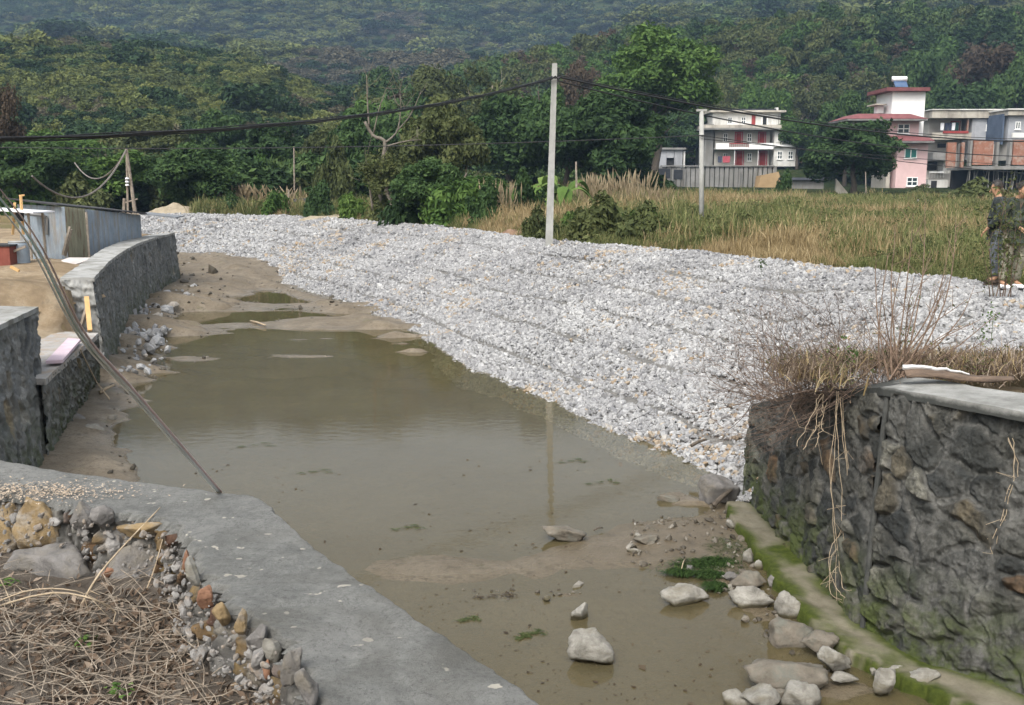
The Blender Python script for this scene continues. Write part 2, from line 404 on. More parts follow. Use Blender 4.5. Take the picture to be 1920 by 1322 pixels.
def ground(x, y):
    x = np.asarray(x, float); y = np.asarray(y, float)
    u = x / np.maximum(y, 1)
    px = 960 + u * FPX
    z = 1.66 + (fbm(x * .25, y * .25, 21) - .5) * .18
    z = z + ss(18, 40, y) * ss(2, 6, x - (9 - y * .3)) * .10
    # village terrace on the right
    vil = ss(1150, 1300, px)
    z = z + vil * ss(66, 125, y) * 1.2
    z = z + vil * (1 - ss(1500, 1600, px)) * ss(148, 152, y) * 2.6
    lift = (1 - vil) * ss(58, 120, y) * 2.0
    z = z + lift
    near = z
    k1 = ss(78, 262, y) ** .85
    h1 = (sil(u, S1) * 262) - near + CAMZ
    k2 = ss(150 + 32 * vil, 235, y)
    h2 = (sil(u, S2) * 235) - near + CAMZ
    z1 = near + np.maximum(h1, 0) * k1 * (1 - ss(265, 380, y) * .8)
    z2 = near + np.maximum(h2, 0) * k2 * (1 - ss(240, 330, y) * .7)
    h4 = sil(u, S4) * 430 + CAMZ; z4 = np.maximum(h4, 0) * ss(250, 430, y) ** .9 * (1 - ss(440, 560, y) * .6)
    h3 = sil(u, S3) * 880 + CAMZ; z3 = h3 * ss(360, 880, y) ** .95 * (1 - ss(900, 1300, y) * .5)
    Z = np.maximum(np.maximum(z1, z2), np.maximum(z3, z4))
    amp = ss(90, 400, y) * np.minimum(y * .035, 16)
    Z = Z + (fbm(x * .018, y * .018, 5, 5) - .5) * amp * 2 * ss(100, 240, y) * (1 - .75 * ss(238, 268, y) * (1 - ss(268, 300, y)))
    return Z
def ground_near(x, y):
    z = ground(x, y)
    c = inside(CANAL, x, y)
    # yard behind the left wall
    yard = (x < -4.5) & (y < 45) & ~c
    z = np.where(yard, 1.52 + (fbm(x * .6, y * .6, 31) - .5) * .22, z)
    z = z - .47 * ss(-9.0, -7.6, x) * ss(11.9, 12.6, y) * (1 - ss(15.9, 16.7, y)) * yard
    # ground at the photographer's feet, below the broken coping edge
    ft = (y < 7.6) & (x < 1.5) & ~c
    z = np.where(ft, 1.50 + (fbm(x * 1.4, y * 1.4, 33) - .5) * .16, z)
    rt = (x > 3) & (y < 12) & ~c
    z = np.where(rt, 1.62 + (fbm(x * 1.2, y * 1.2, 35) - .5) * .10, z)
    return np.where(c, -.5, z)
def grid_mesh(name, X, Y, Z, mat, kind='structure', smooth=True, attrs=None):
    n, m = X.shape
    V = np.stack([X, Y, Z], -1).reshape(-1, 3)
    i = np.arange(n * m).reshape(n, m)
    F = np.stack([i[:-1, :-1], i[1:, :-1], i[1:, 1:], i[:-1, 1:]], -1).reshape(-1, 4)
    a = V[F[0]]; 
    if np.cross(a[1] - a[0], a[2] - a[0])[2] < 0: F = F[:, ::-1]
    o = link(name, mesh_np(name, V, [F], mat, smooth=smooth, attrs=attrs)); o["kind"] = kind
    return o
# near ground, far ground and hills as one sheet of two grids joined at y = 60
gx, gy = np.meshgrid(np.arange(-46, 32.1, .26), np.arange(-6, 60.2, .26), indexing='ij')
V = (gx, gy, ground_near(gx, gy))
grid_mesh('ground', *V, M['field'])
uu = np.linspace(-1.15, 1.15, 520); yy = 59.5 * (1500 / 59.5) ** np.linspace(0, 1, 420)
U, Yg = np.meshgrid(uu, yy, indexing='ij')
Xg = U * (Yg + 30); Zg = ground(Xg, Yg) - .004 - .05 * (1 - ss(59.5, 62, Yg))
grid_mesh('hills', Xg, Yg, Zg, M['hill'])
# sides beyond the near grid
mm = MB()
for x0, x1 in ((-900, -45.9), (31.9, 900)):
    mm.add([(x0, -200, 1.45), (x1, -200, 1.45), (x1, 61, 1.45), (x0, 61, 1.45)], [(0, 1, 2, 3)])
mm.add([(-45.9, -200, 1.45), (31.9, -200, 1.45), (31.9, -5.9, 1.45), (-45.9, -5.9, 1.45)], [(0, 1, 2, 3)])
mm.build('far_ground', M['field'])["kind"] = 'structure'
# yard sand sheet (left) and dirt sheet (photographer's side), a few mm above the ground
gx, gy = np.meshgrid(np.arange(-26, -5.7, .2), np.arange(6.5, 44, .2), indexing='ij')
z = ground_near(gx, gy) + .006 + .35 * np.exp(-((gx + 8.6)**2 / 1.0 + (gy - 16.6)**2 / 4.0)) + .25 * np.exp(-((gx + 10.5)**2 / 1.4 + (gy - 22)**2 / 6))
z = np.where(inside(CANAL, gx, gy), -.6, z)
grid_mesh('yard_sand', gx, gy, z, M['sand'])
gx, gy = np.meshgrid(np.arange(-7, 1.6, .07), np.arange(-3, 7.4, .07), indexing='ij')
z = ground_near(gx, gy) + .05 + (fbm(gx * 5, gy * 5, 41) - .5) * .06
grid_mesh('dirt_ground', gx, gy, np.where(inside(CANAL, gx, gy), -.6, z), M['dirt'])
gx, gy = np.meshgrid(np.arange(3.1, 13, .1), np.arange(2, 12, .1), indexing='ij')
z = ground_near(gx, gy) + .008 + (fbm(gx * 4, gy * 4, 43) - .5) * .10
grid_mesh('dirt_bank', gx, gy, np.where(inside(CANAL, gx, gy), -.6, z), simple('bank_dirt', (.15,.115,.07), (.32,.26,.17), 3, 20, .8, .03))

# ------------------------------------------------------------------ mud bed and water
gx, gy = np.meshgrid(np.arange(-17, 7, .09), np.arange(-3.5, 49, .11), indexing='ij')
shore = np.array([at_z(x, y, 0)[:2] for x, y in ((120,1000),(245,895),(235,830),(250,760),(265,715),(330,655),(350,600))])
sx = np.interp(gy, [p[1] for p in shore], [p[0] for p in shore])
sx = sx + .45 * (1 - ss(16, 20, gy)) + (fbm(gy * 1.3, gx * .6, 51) - .5) * 1.1
left = ss(-.25, 1.2, sx - gx) * .30
lw = np.interp(gy, [12, 14, 17, 21, 27, 34], [.30, .2, .16, .2, .15, .1])
bed = -.15 + .055 * ss(15, 9, gy) * ss(-2.5, -.5, gx) + np.maximum(left, 0) + left * (fbm(gx * 2, gy * 2, 55) - .4) * .5
st = fbm(gx * .24 + 3, gy * .95, 53, 5)
far = ss(16.5, 23, gy) * .085 + ss(28, 34, gy) * .07 + (st - .5) * 1.7 * ss(15, 20, gy) * (1 - .75 * ss(27, 31, gy)) + ss(29, 44, gy) * .25 + (fbm(gx * 1.5, gy * 1.5, 60) - .5) * .10 * ss(22, 28, gy)
bed = bed + far
barp = [(1290, 1000, 1.15, .55, .19), (1130, 1045, 1.0, .45, .13), (900, 1075, .9, .38, .118), (1020, 1120, .7, .22, .115), (1370, 1080, .35, .6, .16), (1450, 1180, .3, .6, .1), (750, 1060, .7, .4, .10),
        (1560, 1290, .5, .3, .14), (1390,960,.35,.35,.22)]
for x, y, a, b, h in barp:
    c = at_z(x, y, 0); bed = bed + h * np.exp(-(((gx - c[0]) / a)**2 + ((gy - c[1]) / b)**2))
bed = bed + (fbm(gx * 1.1, gy * 1.1, 57) - .5) * .10 + (fbm(gx * 4, gy * 5, 58, 3) - .5) * .07
bed = np.where(bed > -.005, -.005 + (bed + .005) * np.where(gx < sx + .3, .8, .30 + .5 * ss(30, 40, gy)), bed)
tq = toe_c[SS > 6.0]; tx = np.interp(gy, tq[:, 1], tq[:, 0])
bed = bed + (.05 + .10 * fbm(gx * 2, gy * 2, 59)) * np.exp(-((gx - tx + .32) / .34)**2) * (gy > 10.4)
grid_mesh('mud_bed', gx, gy, bed, M['mud'])
mm = MB(); mm.add([(-18, -3.8, 0), (7.2, -3.8, 0), (7.2, 47, 0), (-18, 47, 0)], [(0, 1, 2, 3)])
mm.build('water', M['water'])["kind"] = 'structure'

# ------------------------------------------------------------------ gravel bank
s, t_ = np.meshgrid(np.linspace(0, len(TOE) - 1, 620), np.linspace(-.12, 1.12, 76), indexing='ij')
P = bank_pt(s, t_); P[..., 2] -= .05
grid_mesh('gravel_bank', P[..., 0], P[..., 1], P[..., 2], M['bank'])
def ico(sub=1):
    import bmesh
    bm = bmesh.new(); bmesh.ops.create_icosphere(bm, subdivisions=sub, radius=1)
    V = np.array([v.co[:] for v in bm.verts]); F = np.array([[v.index for v in f.verts] for f in bm.faces]); bm.free(); return V, F
IV5, IF5 = ico(3); IV, IF = ico(2); IV1, IF1 = ico(1)
def rocktpl(seed, hi=True, planes=9):
    r = np.random.RandomState(seed); V = (IV5 if hi == 2 else IV if hi else IV1).copy()
    N = r.normal(size=(planes, 3)); N /= np.linalg.norm(N, axis=1)[:, None]; h = r.uniform(.55, .95, planes)
    d = V @ N.T; rr = np.where(d > .05, h / np.maximum(d, .05), 9).min(1)
    V = V * np.minimum(rr, 1.15)[:, None] * r.uniform(.94, 1.05, len(V))[:, None]
    return V * np.array([1.25, .9, .7])
def rotm(r, n):
    q = r.normal(size=(n, 4)); q /= np.linalg.norm(q, axis=1)[:, None]; w, x, y, z = q.T
    return np.stack([1-2*(y*y+z*z),2*(x*y-z*w),2*(x*z+y*w),2*(x*y+z*w),1-2*(x*x+z*z),2*(y*z-x*w),2*(x*z-y*w),2*(y*z+x*w),1-2*(x*x+y*y)],-1).reshape(-1,3,3)
def rocks_mesh(name, pts, size, cv, mat, seed=0, hi=True, ntpl=10):
    r = np.random.RandomState(seed); n = len(pts); Fb = IF5 if hi == 2 else IF if hi else IF1; m = len(IV5) if hi == 2 else len(IV) if hi else len(IV1)
    T = np.stack([rocktpl(seed * 50 + k, hi) for k in range(ntpl)]); k = r.randint(0, ntpl, n)
    V = np.einsum('nij,nkj->nki', rotm(r, n), T[k]) * (size[:, None, None]) + pts[:, None, :]
    F = (Fb[None] + (np.arange(n) * m)[:, None, None]).reshape(-1, 3)
    return mesh_np(name, V.reshape(-1, 3), [F], mat, cv=np.repeat(cv, len(Fb)))
r = np.random.RandomState(11)
NC = 560000
s = r.uniform(0, len(TOE) - 1, NC); t_ = r.uniform(-.03, 1.03, NC)
a, b = catmull(TOE, s), catmull(CREST, s)
ds = np.linalg.norm((catmull(TOE, s + .02) - catmull(TOE, s - .02)) * (1 - t_[:, None]) + (catmull(CREST, s + .02) - catmull(CREST, s - .02)) * t_[:, None], axis=1) / .04
area = ds * np.linalg.norm(b - a, axis=1) * (len(TOE) - 1) * 1.04 / NC
P = bank_pt(s, t_); d = np.hypot(P[:, 0], P[:, 1])
size = (.028 + .0007 * np.maximum(d - 12, 0)) * np.exp(np.clip(r.normal(0, .42, NC), -1.2, .85)) * np.where(r.rand(NC) < .012, 1.5, 1)
dens = 1.35 / ((.028 + .0007 * np.maximum(d - 12, 0))**2 * 3.14)
# wire mattress seams: lines along the slope and lines up the slope
arc = np.concatenate([[0], np.cumsum(np.linalg.norm(np.diff(.5 * (toe_c + crest_c), axis=0), axis=1))])
A = np.interp(s, SS, arc); tw = t_ * 6.2 + (vnoise(A * .35, t_ * 3, 61) - .5) * .22; aw = (A + t_ * 1.0) / 2.05 + (vnoise(A * .5, t_ * 4, 63) - .5) * .10
seam = np.minimum(np.abs(tw - np.round(tw)) / 6.2 * 6.5, np.abs(aw - np.round(aw)) * 2.05 + .035 + .10 * (vnoise(np.round(aw) * 3.3, t_ * 4, 64) > .5))
gr = (1 - ss(.015, .06 + .0015 * d, seam)) * ss(.05, .10, t_) * (1 - ss(.9, .95, t_)) * ss(.08, .30, vnoise(A * .9, t_ * 9, 67))
cellb = vnoise(np.floor(tw + .5) * 3.7 + .5, np.floor(aw + .5) * 5.1 + .5, 65)
keep = r.rand(NC) < area * dens * (1 - .75 * gr) * (size * 0 + 1)
P[:, 2] += (cellb - .5) * .06 + (.012 * (1 - gr)) - .072 * gr + r.uniform(-.012, .012, NC) - .042
cv = np.clip(.50 + r.normal(0, .18, NC) - .25 * gr + .5 * (fbm(P[:, 0] * .6, P[:, 1] * .6, 69) - .5) + .2 * (fbm(P[:, 0] * 2.5, P[:, 1] * 2.5, 70) - .5), .0, .86)
tan = fbm(P[:, 0] * .8, P[:, 1] * .8, 66); tp = np.clip((tan - .60) * 3, 0, .5)
def spot(px, py, rad, amt, zz=.8):
    global tp
    c = at_z(px, py, zz); tp = np.maximum(tp, amt * np.exp(-((P[:, 0] - c[0])**2 + (P[:, 1] - c[1])**2) / rad**2))
for q in ((1210, 718, .30, 1.3, .85), (930, 640, .55, .7, 1.0), (985, 610, .5, .6, 1.2), (1300, 540, .35, .6, 1.5), (1350, 700, .9, .4, 1.1), (560, 470, 1.2, .45, 1), (700, 520, 1, .3, 1), (820, 690, .5, .5, .4)): spot(*q)
cv = np.where(r.rand(NC) < tp * .8 + .008, r.uniform(.88, 1, NC), cv)
bare = np.zeros(NC); c = at_z(1210, 718, .85); bare = np.exp(-((P[:, 0] - c[0])**2 + (P[:, 1] - c[1])**2) / .2**2)
keep &= bare < .5
keep &= ~((P[:, 2] < -.20))
near = keep & (d < 17.5); farm = keep & (d >= 17.5)
print('stones', near.sum(), farm.sum())
o = link('gravel_stones', rocks_mesh('gravel_stones', P[near], size[near], cv[near], M['gravel'], 3, False, 16))
tag(o, 'pale grey crushed stones covering the near part of the sloping bank', 'gravel', kind='stuff')
o = link('gravel_stones', rocks_mesh('gravel_stones_far', P[farm], size[farm], cv[farm], M['gravel'], 4, False, 12))
tag(o, 'pale grey crushed stones covering the far part of the sloping bank', 'gravel', kind='stuff')
c = at_z(1210, 718, .85); gx, gy = np.meshgrid(np.linspace(-.45, .45, 24), np.linspace(-.45, .45, 24), indexing='ij')
cz = np.interp(c[0] * .96 + .4, [0, 9], [0, 1]) 

# ------------------------------------------------------------------ masonry walls
def masonry(name, B, T, mat, parent, su=.42, sv=.30, nu=500, nv=160, seed=0, disp=.05, asp=0):
    """B and T: polylines (3D) of the wall foot and top, same count; outward side is to the right of travel seen from above"""
    B, T = np.asarray(B, float), np.asarray(T, float)
    s = np.linspace(0, len(B) - 1, nu); i = np.clip(s.astype(int), 0, len(B) - 2); f = (s - i)[:, None]
    b = B[i] * (1 - f) + B[i + 1] * f; tt = T[i] * (1 - f) + T[i + 1] * f
    L = np.concatenate([[0], np.cumsum(np.linalg.norm(np.diff(b * .5 + tt * .5, axis=0), axis=1))])
    v = np.linspace(0, 1, nv)
    P = b[:, None] * (1 - v[None, :, None]) + tt[:, None] * v[None, :, None]
    H = np.linalg.norm(tt - b, axis=1)
    U = np.broadcast_to(L[:, None], (nu, nv)); W = v[None] * H[:, None]
    wx = U / su + (fbm(U * 2.2, W * 2.2, seed + 70) - .5) * 1.5; wy = W / sv + (fbm(U * 2.2, W * 2.2, seed + 71) - .5) * 1.5
    f1, f2, cid = vor2(wx, wy, seed)
    e = f2 - f1
    mo = np.clip(1 - ss(.05, .22, e + (fbm(U * 7, W * 7, seed + 73) - .5) * .45) + ss(.56, .66, fbm(U * 1.8, W * 1.8, seed + 74)) * .75, 0, 1)
    nrm = np.cross(np.gradient(P, axis=0), np.gradient(P, axis=1)); nrm /= np.linalg.norm(nrm, axis=2)[..., None] + 1e-9
    tilt = (_h(np.floor(cid * 9999), np.floor(cid * 777), 3) - .5) * np.sin(wx * 2.2 + cid * 6) * .5
    dd = disp * (ss(.02, .30, e) * (1 - .6 * mo) * (.45 + .8 * cid + tilt) - .35) + (fbm(U * 5, W * 5, seed + 75) - .5) * disp * .8 + (np.abs(fbm(U * 11, W * 11, seed + 76, 4) - .5)) * -disp * 1.5 + (fbm(U * 30, W * 30, seed + 77, 2) - .5) * disp * .3
    P = P + nrm * dd[..., None]
    i = np.arange(nu * nv).reshape(nu, nv)
    F = np.stack([i[:-1, :-1], i[1:, :-1], i[1:, 1:], i[:-1, 1:]], -1).reshape(-1, 4)
    return link(name, mesh_np(name, P.reshape(-1, 3) - wloc(parent), [F], mat, smooth=True, attrs={'sid': cid, 'mo': mo}), parent)
def coping(name, F_, B_, z0, mat, parent, th=.12, n=80, seed=0, lip=.03):
    """slab between polylines F_ (front) and B_ (back), top at z0 (float or per-point), drooping edges"""
    F_, B_ = np.asarray(F_, float), np.asarray(B_, float); s = np.linspace(0, 1, n)
    def rs(Pn):
        L = np.concatenate([[0], np.cumsum(np.linalg.norm(np.diff(Pn[:, :2], axis=0), axis=1))]); L /= L[-1]
        return np.stack([np.interp(s, L, Pn[:, k]) for k in range(Pn.shape[1])], -1)
    f, b = rs(F_), rs(B_)
    zf = f[:, 2] if f.shape[1] > 2 else np.full(n, z0); zb = b[:, 2] if b.shape[1] > 2 else np.full(n, z0)
    m = 12; v = np.linspace(0, 1, m)
    X = f[:, None, 0] * (1 - v) + b[:, None, 0] * v; Y = f[:, None, 1] * (1 - v) + b[:, None, 1] * v
    X = X + (fbm(X * 3, Y * 3, seed + 80) - .5) * lip; Z = zf[:, None] * (1 - v) + zb[:, None] * v + (fbm(X * 4, Y * 4, seed + 81) - .5) * .025
    P = np.stack([X, Y, Z], -1)
    dn = P[:, :1] - [0, 0, th]; db = P[:, -1:] - [0, 0, th]
    P = np.concatenate([dn, P, db], 1); m += 2
    i = np.arange(n * m).reshape(n, m)
    Q = np.stack([i[:-1, :-1], i[1:, :-1], i[1:, 1:], i[:-1, 1:]], -1).reshape(-1, 4)
    ends = []
    for k, row in ((0, i[0]), (n - 1, i[-1])):
        for q in range(m // 2 - 1): ends.append((row[q], row[q + 1], row[m - 2 - q], row[m - 1 - q]))
    Q = np.concatenate([Q, np.array(ends)])
    return link(name, mesh_np(name, P.reshape(-1, 3) - wloc(parent), [Q], mat, smooth=False), parent)
# right wing wall
rw = empty('stone_wall', (3.2, 7.6, 0), 'tall dark stone wall with mossy foot at the right of the pool', 'wall')
b1 = np.array([at_z(1388, 935, .12), at_z(1455, 1010, .12), at_z(1535, 1100, .12), at_z(1608, 1188, .10)])
t1 = np.array([at_y(1408, 768, 10.9), at_y(1470, 752, 9.8), at_y(1560, 741, 8.7), at_y(1660, 736, 7.72)])
masonry('stone_face', b1 * [1,1,0] - [0,0,.3], t1, M['wall_dark'], rw, .26, .22, 520, 300, 3, .045)
b2 = np.array([at_z(1612, 1186, .10), at_z(1690, 1240, .10), at_z(1900, 1312, .1), (5.2, 3.9, .1), (6.6, 1.5, .1)])
t2 = np.array([at_z(1668, 735, 1.86), at_z(1760, 752, 1.86), at_z(1920, 782, 1.86), (5.35, 4.3, 1.86), (6.8, 1.9, 1.86)])
masonry('stone_face', b2 * [1,1,0] - [0,0,.3], t2, M['wall_dark'], rw, .30, .23, 900, 380, 12, .055)
jn = MB(); jn.tube([b1[-1] * [1,1,0] + [.03,.02,-.2], .5 * (b1[-1] + t1[-1]) + [.02, .0, 0], t1[-1] + [.02,-.0,-.02]], [.022, .024, .024], 8); jn.build('corner_joint', M['wall_dark'] if False else simple('joint_mortar', (.02,.022,.02), (.06,.06,.055), 8, 40, .8, .01), rw)
cf = [(t1[0] + [-.01, 0, .05]), t1[1] + [-.01, 0, .05], t1[2] + [-.01,0,.05], t1[3] + [-.0,-.02,.05], t2[1] + [-.03,-.03,.05], t2[2] + [-.03,-.03,.05], t2[3] + [-.04,-.0,.05], t2[4] + [-.04,0,.05]]
cb = [(t1[0] + [.30, .1, .05]), t1[1] + [.36, .1, .05], t1[2] + [.42,.15,.05], t1[3] + [.35,.45,.05], t2[1] + [.25,.5,.05], t2[2] + [.35,.45,.05], t2[3] + [.5,.2,.05], t2[4] + [.5,.2,.05]]
M['coping'] = simple('coping_concrete', (.20,.20,.19), (.34,.34,.325), 1.8, 50, .4, .008, dirt=(2.5, (.15,.145,.125)))
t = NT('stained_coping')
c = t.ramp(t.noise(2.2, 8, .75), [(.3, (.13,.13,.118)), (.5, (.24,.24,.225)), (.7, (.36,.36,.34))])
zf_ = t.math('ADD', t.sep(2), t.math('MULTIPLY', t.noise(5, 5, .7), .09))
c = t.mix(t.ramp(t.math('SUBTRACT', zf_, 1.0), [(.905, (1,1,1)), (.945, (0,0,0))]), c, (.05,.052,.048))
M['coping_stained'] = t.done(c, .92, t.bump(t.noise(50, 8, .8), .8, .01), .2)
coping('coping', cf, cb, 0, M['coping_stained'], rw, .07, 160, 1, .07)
# wall end facing the gravel
en = MB(); e0, e1 = t1[0], b1[0] * [1,1,0] - [0,0,.3]
en.hexa([e1 + [.01,.0,0], e1 + [.3,.1,0], e1 + [.32,.2,0], e1 + [.02,.1,0], e0 + [0.01,0,0], e0 + [.3,.1,0], e0 + [.32,.2,0], e0 + [.02,.1,0]]); en.build('wall_end', M['wall_dark'], rw)
# mossy footing ledge
le = empty('wall_footing', (2.9, 7.5, 0), 'moss covered concrete footing along the foot of the dark stone wall', 'footing')
Lo = np.array([at_z(x, y, .07) for x, y in ((1352,948),(1392,1010),(1440,1080),(1490,1140),(1560,1215),(1650,1262),(1800,1330),(2100,1480))])
Li = np.array([b1[0], b1[1], b1[2], b1[3] , b2[0] + [.05,0,0], b2[1], b2[2], b2[3]]) + [.12, .05, 0]
n, m = 260, 40; s = np.linspace(0, len(Lo) - 1, n); v = np.linspace(0, 1, m)
lo, li = catmull(Lo, s), catmull(Li, s)
Pq = lo[:, None] * (1 - v[None, :, None]) + li[:, None] * v[None, :, None]
edge = (fbm(s[:, None] * 3, v[None] * 0 + 1, 91) - .5) * .16
Pq[..., 0] -= edge * (1 - v[None])
Pq[..., 2] = .10 - .16 * (1 - ss(0, .12, v[None])) ** 1.5 + (fbm(Pq[..., 0] * 6, Pq[..., 1] * 6, 92) - .5) * .05
ms = np.clip(ss(.42, .60, fbm(Pq[..., 0] * 2.4, Pq[..., 1] * 2.4, 94)) + 1.1 * np.exp(-(v[None] / .28)**2) * ss(.36, .46, fbm(Pq[..., 0] * 3, Pq[..., 1] * 3, 95)) + .9 * np.exp(-((1 - v[None]) / .2)**2), 0, 1) * (1 - .9 * np.exp(-((v[None] - .55) / .2)**2) * ss(.45, .6, fbm(Pq[..., 0] * 1.5, Pq[..., 1] * 1.5, 96) + .1))
i = np.arange(n * m).reshape(n, m)
link('footing_top', mesh_np('footing_top', Pq.reshape(-1, 3) - wloc(le), [np.stack([i[:-1, :-1], i[1:, :-1], i[1:, 1:], i[:-1, 1:]], -1).reshape(-1, 4)], M['ledge'], smooth=True, attrs={'moss': ms}), le)

# left walls
nl = empty('stone_wall', (-5.7, 12, 0), 'near piece of mottled stone wall at the left edge with flat coping', 'wall')
b = np.array([(-5.05, 6.4, -.3), (-5.45, 10.6, -.3), at_z(84, 872, .05) * [1,1,0] - [0,0,.3]]); tp_ = np.array([(-5.2, 6.4, 1.84), at_z(-60, 640, 1.86), at_z(68, 580, 1.86)])
masonry('stone_face', b[::-1], tp_[::-1], M['wall_grey'], nl, .22, .42, 400, 150, 21, .05)
bk = tp_[-1] + [-.75, .25, 0]
masonry('stone_end', [bk * [1,1,0] - [0,0,.3], b[-1]][::1], [bk, tp_[-1]], M['wall_grey'], nl, .22, .42, 60, 130, 23, .04)
coping('coping', tp_[::-1] + [0.03,0,.03], tp_[::-1] + [-.75,.15,.03], 0, M['coping'], nl, .06, 60, 3)
stp = empty('stone_wall', (-6.3, 14, 0), 'low broken step of stone wall between the two taller left pieces', 'wall')
sb = np.array([at_z(84, 868, .05), at_z(150, 765, .05), at_z(185, 700, .1)]) * [1,1,0] - [0,0,.3]
stt = np.array([at_z(82, 715, 1.06), at_z(130, 672, 1.06), at_z(183, 628, 1.06)])
masonry('stone_face', sb[::-1], stt[::-1], M['wall_grey'], stp, .2, .36, 260, 90, 25, .05)
coping('coping', stt[::-1] + [.02,0,.03], stt[::-1] + [-.85,.2,.03], 0, simple('pale_mortar', (.22,.21,.20), (.36,.35,.33), 3, 30, .7, .02, dirt=(4, (.28,.22,.16))), stp, .08, 60, 5)
fl = empty('stone_wall', (-9, 22, 0), 'long curved stone wall running back from the sand heap to the gravel bank', 'wall')
lf = np.array([(a, b_, 1.81) for a, b_ in LWF]); fb = np.array([at_z(x, y, .05) for x, y in ((182,700),(205,672),(228,630),(258,592),(295,545),(333,508))]) * [1,1,0] - [0,0,.2]
fb = lf * [1,1,0] + [.22, -.1, -.2]
masonry('stone_face', fb[::-1], lf[::-1], M['wall_grey'], fl, .24, .40, 800, 120, 27, .05)
l0 = lf[0] + [-.55, -.15, 0]; masonry('stone_end', [fb[0], l0 * [1,1,0]], [lf[0], l0], M['coping'], fl, .5, .5, 60, 90, 29, .05)
l1 = lf[-1] + [-.5, .2, 0]; masonry('stone_end', [l1 * [1,1,0], fb[-1]], [l1, lf[-1]], M['wall_grey'], fl, .24, .4, 50, 90, 31, .05)
lbk = [tuple(at_z(x, y, 1.84)) for x, y in ((112,521),(159,490),(190,468),(220,455),(250,446),(300,437))]
coping('coping', lf + [.03,0,.035], lbk, 0, M['coping'], fl, .07, 120, 7)

# near coping (concrete wall top in the foreground)
nc = empty('retaining_wall', (-1.3, 4.4, 0), 'broad grey concrete wall top bending across the left foreground', 'wall')
n, m = 520, 90; s = np.linspace(0, len(OUT) - 1, n); v = np.linspace(0, 1, m)
o_ = catmull(np.array(OUT), s * .999); i_ = catmull(np.array(INN), s * .999)
rag = (fbm(s * 7, s * 0 + .3, 101, 5) - .5) * .16 + (vnoise(s * 24, s * 0, 102) - .5) * .05
dirn = (i_ - o_) / np.linalg.norm(i_ - o_, axis=1)[:, None]; i_ = i_ + dirn * rag[:, None]
sm = (fbm(s * 9, s * 0 + 5, 103, 4) - .5) * .035; o_ = o_ + dirn * sm[:, None]
P2 = o_[:, None] * (1 - v[None, :, None]) + i_[:, None] * v[None, :, None]
Z = CZ + (fbm(P2[..., 0] * 1.2, P2[..., 1] * 1.2, 104) - .5) * .04 + (fbm(P2[..., 0] * 9, P2[..., 1] * 9, 105) - .5) * .012
Z = Z - .03 * (1 - ss(0, .035, v[None])) - .06 * ss(.94, 1, v[None]) * fbm(P2[..., 0] * 8, P2[..., 1] * 8, 106)
P3 = np.concatenate([P2, Z[..., None]], -1)
wallz = [-.4, .3, .8, 1.2, 1.5, 1.72]
pre = [np.concatenate([o_ + dirn * (.06 * (1.8 - z) - .02) * -1 * .3, np.full((n, 1), z)], -1)[:, None] for z in wallz]
post = []
Ls = np.concatenate([[0], np.cumsum(np.linalg.norm(np.diff(i_, axis=0), axis=1))]); SID, MO = [], []
NZ = 34
for k in range(NZ):
    z = -.02 - .42 * (k + 1) / NZ
    f1, f2, cid = vor2(Ls / .115 + (fbm(Ls * 5, Ls * 0 + z * 9, 111) - .5), np.full(n, z / .085) + (fbm(Ls * 5, Ls * 0 + z * 9 + 4, 112) - .5), 113)
    e = f2 - f1; st_ = ss(.04, .35, e)
    rr = i_ + dirn * ((-.015 + .10 * ((k + 1) / NZ) ** 1.3) + .055 * st_ * (.2 + cid) - .02 + (fbm(Ls * 22, Ls * 0 + z * 22, 115, 4) - .5) * .045)[:, None]
    post.append(np.concatenate([rr, np.full((n, 1), CZ + z)], -1)[:, None]); SID.append(cid); MO.append(np.clip(1 - ss(.06, .3, e + (fbm(Ls * 14, Ls * 0 + z * 14, 116) - .5) * .4), 0, 1))
P3 = np.concatenate(pre + [P3] + post, 1); mt = P3.shape[1]
i = np.arange(n * mt).reshape(n, mt); Fq = np.stack([i[:-1, :-1], i[1:, :-1], i[1:, 1:], i[:-1, 1:]], -1)
np_, nq = len(pre), len(post)
top = Fq[:, np_ - 1: mt - nq + 0].reshape(-1, 4); rest = Fq[:, mt - nq:].reshape(-1, 4); low = Fq[:, :np_ - 1].reshape(-1, 4)
ATT = {'sid': np.zeros((n, mt)), 'mo': np.ones((n, mt))}
for k in range(NZ): ATT['sid'][:, mt - NZ + k] = SID[k]; ATT['mo'][:, mt - NZ + k] = MO[k]
M['edge'] = masonry_mat('edge_masonry', [(0, (.09,.085,.08)), (.4, (.17,.165,.155)), (.62, (.25,.24,.22)), (.72, (.24,.17,.08)), (.86, (.20,.13,.06)), (.93, (.17,.085,.055)), (1, (.30,.29,.27))], (.165,.16,.15), (.07,.062,.05), gs=(4, 4, 4), ga=.35, mz=-2)
def sub(name, F, mat):
    u_, inv = np.unique(F, return_inverse=True); return link(name, mesh_np(name, P3.reshape(-1, 3)[u_] - wloc(nc), [inv.reshape(F.shape)], mat, smooth=True, attrs={q: v.reshape(-1)[u_] for q, v in ATT.items()} if name == 'broken_edge' else None), nc)
sub('coping', top, M['concrete']); sub('broken_edge', rest, M['edge']); sub('wall_side', low, M['concrete'])

def crest_y(px):
    q = 960 + crest_c[:, 0] / crest_c[:, 1] * FPX
    return float(np.interp(-px, -q, crest_c[:, 1]))

